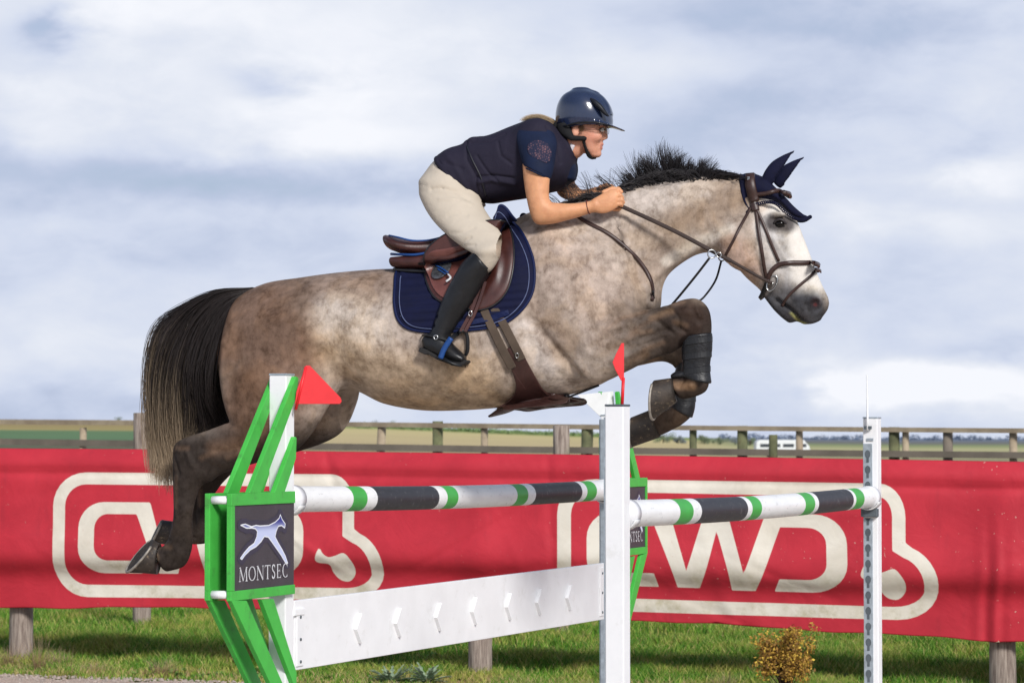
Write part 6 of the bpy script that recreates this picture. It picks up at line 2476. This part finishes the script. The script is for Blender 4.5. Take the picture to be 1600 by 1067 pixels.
sdl = np.minimum(logo(88, 601, 737, 931, 741, 937), logo(870, 1463, 747, 951, 756, 969))
sdl = np.minimum(sdl, logo(1700, 2330, 760, 985, 770, 1010))
sdl = np.minimum(sdl, logo(-700, -210, 733, 925, 735, 929))
bm, t, b = newmat('red banner mesh', s2l((190, 30, 52)), .62, 0, .3)
a_ = t.node('ShaderNodeAttribute')
a_.attribute_name = 'logo'
co = t.node('ShaderNodeTexCoord').outputs['Object']
stain = t.noise(co, 2.2, 6, .65, .4)
st2 = t.noise(t.scale(co, (1, 1, .25)), 9, 5, .6)
red = t.mix(t.mapr(stain, .3, .75), s2l((194, 48, 62)), s2l((176, 41, 55)))
red = t.mix(t.math('MULTIPLY', t.mapr(st2, .55, .8), .25), red, s2l((120, 40, 50)))
wht = t.mix(t.mapr(stain, .35, .7), s2l((226, 220, 206)), s2l((208, 200, 184)))
hgt = t.node('ShaderNodeAttribute')
hgt.attribute_name = 'hv'
alg = t.math('MULTIPLY', t.mapr(hgt.outputs['Fac'], .55, .80), t.mapr(t.noise(co, 5, 6, .7), .45, .75))
wht = t.mix(t.math('MULTIPLY', alg, .7), wht, s2l((158, 150, 108)))
spk = t.noise(co, 42, 2, .5)
spm = t.math('MULTIPLY', t.mapr(spk, .72, .74), t.mapr(t.noise(co, 1.3, 3), .42, .6))
cc = t.mix(t.mapr(a_.outputs['Fac'], -.0025, .0025), wht, red)
cc = t.mix(t.math('MULTIPLY', spm, .55), cc, s2l((206, 180, 164)))
t.put(b.inputs['Base Color'], cc)
wv = t.node('ShaderNodeTexNoise')
t.put(b.inputs['Normal'], t.bump(t.noise(t.scale(co, (1, 1, 1)), 240, 2), .25, .002, t.bump(t.noise(co, 4, 4, .5, .6), .35, .03)))
ban = thing('banner', (BX[nu // 2, 0], BY[nu // 2, 0], .35), 'long red banner with cream rounded logos stretched along the wooden posts', 'banner')
idx = np.arange(nu * nv).reshape(nu, nv)
F_ = np.stack([idx[:-1, :-1], idx[:-1, 1:], idx[1:, 1:], idx[1:, :-1]], -1).reshape(-1, 4)
bo = mk('banner_sheet', V_.reshape(-1, 3), F_, bm, ban)
setval(bo, 'logo', sdl.ravel())
setval(bo, 'hv', VV.ravel())
so = bo.modifiers.new('thickness', 'SOLIDIFY')
so.thickness = .003
for tu_ in (1554,):
    m = MB()
    for q in range(3):
        tp = [P(tu_ + dx + q * 2, v, gd(tu_) - .05) for dx, v in ((0, 978 - 24 * (tu_ < 100)), (2, 986 - 24 * (tu_ < 100)), (-1, 994 - 24 * (tu_ < 100)), (3, 1003 - 24 * (tu_ < 100)))]
        m.tube(crom(tp, 4), .004, 6)
    m.split('cord_tie', surf('pale cord', s2l((190, 172, 150)), .9), ban)
# board the banner is folded over
m = MB()
for k in range(0, nu - 1, 40):
    k2 = min(k + 40, nu - 1)
    a = np.array([BX[k, 0], DD[k, 0] + .03, BZ[k, 0] - .02])
    c2 = np.array([BX[k2, 0], DD[k2, 0] + .03, BZ[k2, 0] - .02])
    m.prism([a, c2, c2 - HZ * .12, a - HZ * .12], np.array([0, .03, 0]))
woodm, t, b = newmat('weathered wood', (.3, .26, .22), .9, 0, .15)
co = t.node('ShaderNodeTexCoord').outputs['Object']
g1 = t.noise(t.scale(co, (1, 1, .08)), 60, 5, .65, .3)
g2 = t.noise(co, 6, 4, .6)
cc = t.mix(t.mapr(g1, .3, .7), s2l((112, 98, 90)), s2l((176, 162, 150)))
t.put(b.inputs['Base Color'], t.mix(t.math('MULTIPLY', t.mapr(g2, .5, .75), .5), cc, s2l((120, 122, 96))))
t.put(b.inputs['Normal'], t.bump(g1, .6, .008))
m.build('top_board', woodm, ban)


def wpost(u, d, w, ztop, label, grp, lean=(0, 0), name='fence_post', zlo=-.3, mat=None):
    x = (u - 800) / FPX * d
    m = MB()
    n = 22
    V_ = []
    zs = np.linspace(zlo, ztop, 9)
    phs = RNG.random(3) * 6.28
    for z in zs:
        f = z / max(ztop, .1)
        for j in range(n):
            th = 2 * math.pi * j / n
            r_ = w / 2 * (1.0 - .05 * f) * (1 + .03 * math.sin(3 * th + phs[0] + z * 2) + .02 * math.sin(7 * th + phs[1]) + .02 * math.sin(z * 9 + phs[2]))
            V_.append((x + lean[0] * z + r_ * math.cos(th), d + lean[1] * z + r_ * math.sin(th), z))
    F_ = [(i * n + j, i * n + (j + 1) % n, (i + 1) * n + (j + 1) % n, (i + 1) * n + j) for i in range(8) for j in range(n)]
    F_.append(tuple(8 * n + j for j in range(n)))
    m.add(V_, F_)
    o = m.build(name, mat or woodm, None, True, origin=(x, d, 0))
    o.modifiers.new('bevel', 'BEVEL').width = .004
    tagp(o, label, 'fence post', grp)
    return o


GP_ = 'round posts carrying the red banner'
wpost(36, gd(36) + .10, .162, 1.45, 'pale round post under the left end of the red banner', GP_)
wpost(750, gd(750) + .10, .158, 1.42, 'round wooden post under the middle of the banner, below the white plank', GP_)
wpost(1564, gd(1564) + .10, .162, 1.40, 'round wooden post under the right end of the red banner', GP_)
wpost(-640, gd(-640) + .10, .162, 1.45, 'round banner post left of the picture', GP_)
wpost(2300, gd(2300) + .10, .162, 1.40, 'round banner post right of the picture', GP_)
GB = 'tall weathered posts behind the banner'
wpost(223, 22.4, .150, EYE + (HZN - 645) / FPX * 22.4, 'tall grey post behind the banner, beside the horse tail', GB)
wpost(877, 22.0, .138, EYE + (HZN - 664.5) / FPX * 22.0, 'tall grey post behind the banner, left of the tall white jump post', GB)

# ------------------------------------------------ rail fence farther back
def fd(u):
    return 1 / np.interp(u, [0, 1600], [1 / 36, 1 / 27])


fen = thing('rail_fence', P(800, 700, fd(800)) * np.array([1, 1, 0]), 'wooden rail fence with mossy posts running behind the red banner', 'fence')
fwood, t, b = newmat('far fence wood', (.3, .26, .2), .9, 0, .15)
co = t.node('ShaderNodeTexCoord').outputs['Object']
t.put(b.inputs['Base Color'], t.mix(t.mapr(t.noise(co, 3, 5, .65), .35, .65), s2l((148, 132, 112)), s2l((176, 160, 136))))
dwood = surf('dark low rail wood', s2l((122, 112, 100)), .9, var=.2, vs=2)
moss = surf('mossy post', s2l((98, 100, 70)), .9, var=.35, vs=5, dirt=(s2l((92, 70, 50)), .8))
fus = np.linspace(-700, 2300, 31)
tv = lambda u: np.interp(u, [-700, 0, 540, 800, 1400, 1600, 2300], [652, 655, 659, 662, 667.5, 669, 675])
lv = lambda u: np.interp(u, [-700, 0, 540, 800, 1400, 1600, 2300], [681, 685, 693, 697, 704, 706, 713])
for nm, fv_, th_, mt in (('top_rail', tv, 7.5, fwood), ('low_rail', lv, 10.0, dwood)):
    m = MB()
    for a, c2 in zip(fus[:-1], fus[1:]):
        A, B = P(a, fv_(a), fd(a)), P(c2, fv_(c2), fd(c2))
        A2, B2 = P(a, fv_(a) + th_, fd(a)), P(c2, fv_(c2) + th_, fd(c2))
        A2[:2], B2[:2] = A[:2], B[:2]
        m.prism([A, B, B2, A2], np.array([0, .04, 0]))
    m.build(nm, mt, fen)
for u, vt_, w_, ln, mt in [(-560, 664, .10, 0, moss), (-210, 664, .10, 0, moss), (130, 668, .09, 0, fwood), (597, 662, .10, .04, fwood), (684, 658, .12, 0, moss), (757, 666, .08, 0, fwood), (918, 663, .13, .02, moss), (1083, 668, .08, 0, moss),
                           (1160, 665, .11, 0, moss), (1249, 668, .075, 0, fwood), (1397, 667, .11, 0, moss), (1415, 668, .07, 0, fwood), (1481, 675, .10, 0, dwood), (1583, 670, .08, 0, fwood), (1900, 668, .1, 0, moss), (2200, 668, .1, 0, moss)]:
    d = fd(u) + .09
    p_ = P(u, vt_, d)
    m = MB()
    m.tube([(p_[0] - ln * 2.2, d, -.2), (p_[0], d, p_[2])], w_ / 2, 12)
    m.build('post', mt, fen, True)
wp = wpost(1208, fd(1208) - 1.2, .09, P(1208, 679, fd(1208) - 1.2)[2], 'short mossy post in front of the white caravan, below the top rail', 'single posts near the rail fence', mat=moss)

# ------------------------------------------------ white caravan far off
cv0 = P(1224, 716, 190)
car = thing('caravan', (cv0[0], cv0[1], cv0[2]), 'long white caravan with a dark window band parked beyond the rail fence', 'caravan')
cw = surf('caravan white', (.74, .76, .76), .4, var=.05)
cx0, cx1 = P(1181, 700, 190)[0], P(1266, 700, 190)[0]
zt, zb_ = P(1224, 687, 190)[2], P(1224, 712, 190)[2]
def cprof(y):
    return [(cx0, y, zb_ + .25), (cx0 + .05, y, zt - .15), (cx0 + .25, y, zt), (cx1 - .45, y, zt), (cx1 - .05, y, zt - .45), (cx1, y, zb_ + .3)]
MB().prism(cprof(190), np.array([0, 1.9, 0])).build('body', cw, car, bev=.04)
gls = surf('caravan window', s2l((58, 64, 70)), .15, spec=.6)
for a, b2 in ((.08, .45), (.50, .70), (.74, .93)):
    MB().prism([(cx0 + (cx1 - cx0) * a, 189.98, zt - .50), (cx0 + (cx1 - cx0) * b2, 189.98, zt - .50), (cx0 + (cx1 - cx0) * b2, 189.98, zt - .28), (cx0 + (cx1 - cx0) * a, 189.98, zt - .28)], np.array([0, .03, 0])).build('window', gls, car)
for a in (.25, .80):
    m = MB()
    c2 = np.array([cx0 + (cx1 - cx0) * a, 189.95, zb_ + .20])
    m.tube([c2, c2 + np.array([0, .2, 0])], .30, 18)
    m.build('wheel', blackleather, car, True)


# ------------------------------------------------ vegetation
def leafcloud(centres, radii, nleaf, size, rng, flat=.8):
    """leaf-sized faces spread through several lobes"""
    c_ = np.asarray(centres, float)
    r_ = np.asarray(radii, float)
    k = rng.integers(0, len(c_), nleaf)
    v_ = rng.normal(size=(nleaf, 3))
    v_ /= np.linalg.norm(v_, axis=1, keepdims=True)
    rad = rng.random(nleaf) ** .45
    p_ = c_[k] + v_ * rad[:, None] * r_[k][:, None] * np.array([1, 1, flat])
    n_ = rng.normal(size=(nleaf, 3)) + v_ * .6
    n_ /= np.linalg.norm(n_, axis=1, keepdims=True)
    a = np.cross(n_, rng.normal(size=(nleaf, 3)))
    a /= np.linalg.norm(a, axis=1, keepdims=True)
    b_ = np.cross(n_, a)
    s_ = (size * (.6 + .8 * rng.random(nleaf)))[:, None]
    q = np.stack([p_ - a * s_ * .5, p_ - b_ * s_ * .28, p_ + a * s_ * .5, p_ + b_ * s_ * .28], 1)
    return q.reshape(-1, 3), np.arange(nleaf * 4).reshape(-1, 4), np.repeat(rng.random(nleaf), 4)


def leafmat(name, c0, c1, c2=None):
    m, t, b = newmat(name, c0, .7, 0, .2)
    r = t.node('ShaderNodeAttribute')
    r.attribute_name = 'rnd'
    stops = [(0, c0), (.6, c1), (1, c2 or c1)]
    t.put(b.inputs['Base Color'], t.ramp(r.outputs['Fac'], stops))
    return m


far1 = leafmat('far tree foliage', s2l((92, 108, 92)), s2l((124, 138, 110)), s2l((140, 150, 118)))
far2 = leafmat('far grey foliage', s2l((108, 118, 124)), s2l((132, 142, 146)))
brk = surf('bark', s2l((88, 74, 62)), .9)
trees = [(1036, 672, 24, 12, far1, 'leftmost low round tree of the row beyond the fence'), (1058, 680, 26, 9, far2, 'small grey tree second from the left in the row beyond the fence'),
         (1100, 676, 26, 16, far1, 'widest round green tree in the row beyond the fence'), (1125, 681, 20, 10, far1, 'small tree right of the widest tree beyond the fence'),
         (1148, 679, 16, 11, far2, 'grey tree just left of the tall mossy fence post'), (1172, 683, 22, 9, far1, 'low tree left of the white caravan'),
         (186, 651, 8, 6, far1, 'tiny round tree on the left horizon'), (612, 654, 9, 7, far1, 'small round tree on the horizon below the horse belly'), (586, 655, 10, 5, far2, 'low tree on the horizon, left of its rounder neighbour'),
         (832, 674, 20, 6, far1, 'low bush line tree in the field left of the grey post')]
for u, vt_, wpx, hpx, mt, lab in trees:
    d = 420 if u > 1000 else 700
    base = P(u, vt_ + hpx, d)
    z0 = float(gz(u, d))
    hgt_ = P(u, vt_, d)[2] - z0
    w_ = wpx / FPX * d
    rng = np.random.default_rng(int(u))
    root = thing('tree', (base[0], d, z0), lab, 'tree', 'far trees on the horizon')
    m = MB()
    m.tube([(base[0], d, z0 - .3), (base[0] + .1, d, z0 + hgt_ * .35), (base[0], d, z0 + hgt_ * .7)], [w_ * .05, w_ * .04, w_ * .02], 8)
    for a in range(4):
        an = a * 1.6 + u
        m.tube([(base[0], d, z0 + hgt_ * .4), (base[0] + math.cos(an) * w_ * .3, d + math.sin(an) * w_ * .3, z0 + hgt_ * .7)], [w_ * .02, w_ * .008], 5)
    m.build('trunk', brk, root, True)
    cs = [(base[0] + rng.normal() * w_ * .34, d + rng.normal() * w_ * .3, z0 + hgt_ * (.15 + .65 * rng.random())) for _ in range(9)]
    v_, f_, rn_ = leafcloud(cs, np.full(9, hgt_ * .36) * (.7 + .5 * rng.random(9)), 1500, w_ * .06, rng)
    o = mk('crown', v_, f_, mt, root, False)
    setval(o, 'rnd', rn_)
# blue far woods along the right horizon, and hedge line in the middle: one mass each
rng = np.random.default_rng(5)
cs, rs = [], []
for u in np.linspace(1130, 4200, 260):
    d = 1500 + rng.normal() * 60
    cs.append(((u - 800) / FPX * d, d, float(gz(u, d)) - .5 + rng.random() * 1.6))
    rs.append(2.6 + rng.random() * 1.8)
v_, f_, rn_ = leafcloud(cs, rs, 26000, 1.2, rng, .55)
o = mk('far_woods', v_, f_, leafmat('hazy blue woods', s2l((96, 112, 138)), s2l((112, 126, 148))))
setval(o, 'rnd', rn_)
tagp(o, kind='stuff')
cs, rs = [], []
for u in np.linspace(560, 1000, 90):
    d = 640 + rng.normal() * 20
    cs.append(((u - 800) / FPX * d, d, float(gz(u, d)) + rng.random() * .5))
    rs.append(.8 + rng.random() * .7)
v_, f_, rn_ = leafcloud(cs, rs, 9000, .5, rng, .6)
o = mk('hedge_line', v_, f_, leafmat('hedge', s2l((96, 120, 80)), s2l((130, 150, 100))))
setval(o, 'rnd', rn_)
tagp(o, kind='stuff')

# grass: blades, in clumps
NB = 330000
rng = np.random.default_rng(21)
gu = np.where(rng.random(NB) < .82, rng.uniform(-160, 1760, NB), rng.uniform(-800, 2400, NB))
dd = gd(gu) - .95 + (rng.random(NB) ** 1.15) * 7.2
edge = dd - (gd(gu) - .95)
gx = (gu - 800) / FPX * dd
nz1 = np.sin(gx * 3.1 + 1) * np.sin(dd * 2.7 + .5) + np.sin(gx * 7.3 + dd * 3) * .6 + np.sin(gx * 1.1 - dd * .8 + 2) * .8
keep = rng.random(NB) < np.clip(.72 + .25 * nz1, .18, 1) * np.clip(edge / .25 + .25, 0, 1)
gx, dd, nz1, edge = gx[keep], dd[keep], nz1[keep], edge[keep]
NB = len(gx)
h_ = (.036 + .046 * rng.random(NB) + .016 * nz1) * np.clip(.45 + edge * .5, 0, 1) * 1.25
h_ = np.clip(h_, .02, .17)
ang = rng.random(NB) * 6.28
bend = np.stack([np.cos(ang), np.sin(ang)], 1) * (h_ * (.25 + .65 * rng.random(NB)))[:, None]
wd_ = (.0018 + .0020 * rng.random(NB))
pa_ = rng.random(NB) * 6.28
px_, py_ = np.cos(pa_) * wd_, np.sin(pa_) * wd_
z = np.zeros(NB)
B0 = np.stack([gx - px_, dd - py_, z], 1)
B1 = np.stack([gx + px_, dd + py_, z], 1)
M0 = np.stack([gx - px_ * .8 + bend[:, 0] * .35, dd - py_ * .8 + bend[:, 1] * .35, h_ * .6], 1)
M1 = np.stack([gx + px_ * .8 + bend[:, 0] * .35, dd + py_ * .8 + bend[:, 1] * .35, h_ * .6], 1)
T0 = np.stack([gx + bend[:, 0], dd + bend[:, 1], h_], 1)
Vg = np.stack([B0, B1, M1, M0, T0], 1).reshape(-1, 3)
i5 = np.arange(NB)[:, None] * 5
Fq = np.concatenate([i5 + np.array([[0, 1, 2]]), i5 + np.array([[0, 2, 3]]), i5 + np.array([[3, 2, 4]])])
grm, t, b = newmat('grass blades', (.1, .15, .03), .6, 0, .2)
r = t.node('ShaderNodeAttribute')
r.attribute_name = 'rnd'
co = t.node('ShaderNodeNewGeometry').outputs['Position']
pn = t.noise(co, 1.8, 4, .6)
c1_ = t.ramp(r.outputs['Fac'], [(0, s2l((50, 96, 26))), (.45, s2l((82, 134, 36))), (.78, s2l((120, 158, 54))), (.9, s2l((176, 172, 96))), (1, s2l((176, 158, 112)))])
c2_ = t.ramp(r.outputs['Fac'], [(0, s2l((100, 120, 42))), (.5, s2l((150, 162, 68))), (.85, s2l((184, 172, 98))), (1, s2l((160, 132, 96)))])
t.put(b.inputs['Base Color'], t.mix(t.mapr(pn, .44, .66), c1_, c2_))
o = mk('grass', Vg, Fq, grm)
setval(o, 'rnd', np.repeat(np.clip(rng.random(NB) + (edge < .6) * .25, 0, 1), 5))
tagp(o, kind='stuff')


def tuft(u, d, n, h, spread, mat, name, label, cat, grp=None, wid=.004, seeds=0):
    rng = np.random.default_rng(int(abs(u) * 7 + d))
    x = (u - 800) / FPX * d
    S_, K_ = n, 6
    pth = np.zeros((S_, K_, 3))
    for i in range(S_):
        a = rng.random() * 6.28
        r0 = abs(rng.normal()) * spread * .4
        lean = rng.random() * spread
        hh = h * (.5 + .6 * rng.random())
        for k in range(K_):
            q = k / (K_ - 1)
            pth[i, k] = (x + math.cos(a) * (r0 + lean * q ** 1.5), d + math.sin(a) * (r0 + lean * q ** 1.5), hh * q * (1 - .25 * q * lean / spread))
    o = strands(name, mat, pth, np.full(S_, wid * .6), None)
    o['label'] = label
    o['category'] = cat
    if grp:
        o['group'] = grp
    return o


dry = hairmat('dry stalk', s2l((120, 96, 70)), s2l((190, 168, 140)), .3, .9, .8)
for k, (u, dz, h, sp_, lab) in enumerate([(16, .35, .20, .10, 'dry weed tuft at the left edge of the grass'), (62, .15, .26, .12, 'tall dry weed tuft in front of the pale left post'), (98, .5, .16, .10, 'low dry tuft right of the pale left post'),
                                         (150, .1, .12, .12, 'low brown tuft at the sand edge'), (255, .25, .13, .12, 'brown tuft between the left post and the green wing'), (1130, .35, .14, .12, 'straw tuft left of the orange shrub'), (1500, .3, .13, .1, 'straw tuft left of the right banner post')]):
    tuft(u, gd(u) - .75 + dz, 90, h, sp_, dry, 'weed_tuft', lab, 'weeds', 'dry weed tufts in the verge', .0018)

# orange-yellow shrub
shr = thing('shrub', ((1226 - 800) / FPX * 16.35, 16.35, 0), 'small round shrub with yellow and orange leaves before the banner', 'shrub')
rng = np.random.default_rng(9)
sx0 = (1226 - 800) / FPX * 16.35
m = MB()
tips = []
for i in range(46):
    a = rng.random() * 6.28
    r_ = .04 + .15 * rng.random()
    zt_ = .20 + .22 * rng.random()
    tip = np.array([sx0 + math.cos(a) * r_, 16.35 + math.sin(a) * r_, zt_])
    m.tube(crom([(sx0 + math.cos(a) * .015, 16.35 + math.sin(a) * .015, -.02), (sx0 + math.cos(a) * r_ * .35, 16.35 + math.sin(a) * r_ * .35, zt_ * .5), tip], 3), [.005, .005, .004, .004, .003, .002, .001], 5)
    tips.append(tip)
m.build('stems', surf('dark stems', s2l((66, 46, 38)), .9), shr, True)
cs = [(t_[0], t_[1], t_[2]) for t_ in tips] + [(t_[0] * .8 + sx0 * .2, t_[1] * .8 + 16.35 * .2, t_[2] * .72) for t_ in tips] + [(sx0 + rng.normal() * .07, 16.35 + rng.normal() * .07, .26 + rng.normal() * .06) for _ in range(22)]
v_, f_, rn_ = leafcloud(cs, np.full(len(cs), .048), 6000, .019, rng, 1)
o = mk('leaves', v_, f_, leafmat('orange leaves', s2l((112, 84, 48)), s2l((168, 128, 58)), s2l((214, 184, 78))), shr, False)
setval(o, 'rnd', rn_)

# silver-leaved thistle
ths = hairmat('thistle leaf', s2l((92, 116, 86)), s2l((156, 172, 146)), .2, .9, .7)
for k, (u, dz, lab) in enumerate([(612, -.35, 'grey green thistle left of its neighbour under the white plank'), (668, -.25, 'grey green thistle between its neighbour and the middle banner post')]):
    d = gd(u) - .35 + dz
    x = (u - 800) / FPX * d
    rng = np.random.default_rng(k + 40)
    V_, F_ = [], []
    for i in range(70):
        a = rng.random() * 6.28
        el_ = .25 + rng.random() * .8
        ln = .10 + .12 * rng.random()
        dirv = np.array([math.cos(a) * math.cos(el_), math.sin(a) * math.cos(el_), math.sin(el_)])
        sdv = np.cross(dirv, HZ)
        sdv /= np.linalg.norm(sdv)
        b0 = len(V_)
        K_ = 9
        for k2 in range(K_):
            q = k2 / (K_ - 1)
            c2 = np.array([x, d, .01]) + dirv * ln * q - HZ * ln * .25 * q * q
            w_ = .018 * math.sin(q * math.pi * .9 + .15) * (1.0 if k2 % 2 else .35)
            V_ += [c2 - sdv * w_ + HZ * .004, c2, c2 + sdv * w_ + HZ * .004]
        for k2 in range(K_ - 1):
            for j in range(2):
                F_.append((b0 + k2 * 3 + j, b0 + k2 * 3 + j + 1, b0 + k2 * 3 + 4 + j, b0 + k2 * 3 + 3 + j))
    o = mk('thistle', V_, F_, surf('thistle leaf', s2l((128, 148, 120)), .8, var=.3, vs=30), None, False, origin=(x, d, 0))
    tagp(o, lab, 'thistle', 'thistles in the verge')

# low broad-leaved weeds in the turf: one mass of small leaves
rng = np.random.default_rng(77)
V_, F_ = [], []
for _ in range(420):
    u = rng.uniform(-100, 1700)
    d = gd(u) - .6 + rng.random() ** 1.4 * 3.0
    x = (u - 800) / FPX * d
    nl = rng.integers(5, 10)
    sz = rng.uniform(.025, .06)
    for k in range(nl):
        a = rng.random() * 6.28
        el_ = rng.uniform(.3, 1.1)
        dv = np.array([math.cos(a) * math.cos(el_), math.sin(a) * math.cos(el_), math.sin(el_)])
        sv = np.array([-math.sin(a), math.cos(a), 0])
        c0 = np.array([x, d, .01])
        i = len(V_)
        V_ += [c0, c0 + dv * sz * .5 - sv * sz * .22, c0 + dv * sz - HZ * sz * .15, c0 + dv * sz * .5 + sv * sz * .22]
        F_.append((i, i + 1, i + 2, i + 3))
wo_ = mk('broadleaf_weeds', V_, F_, surf('weed leaf', s2l((86, 122, 52)), .6, var=.35, vs=4), None, False)
tagp(wo_, kind='stuff')
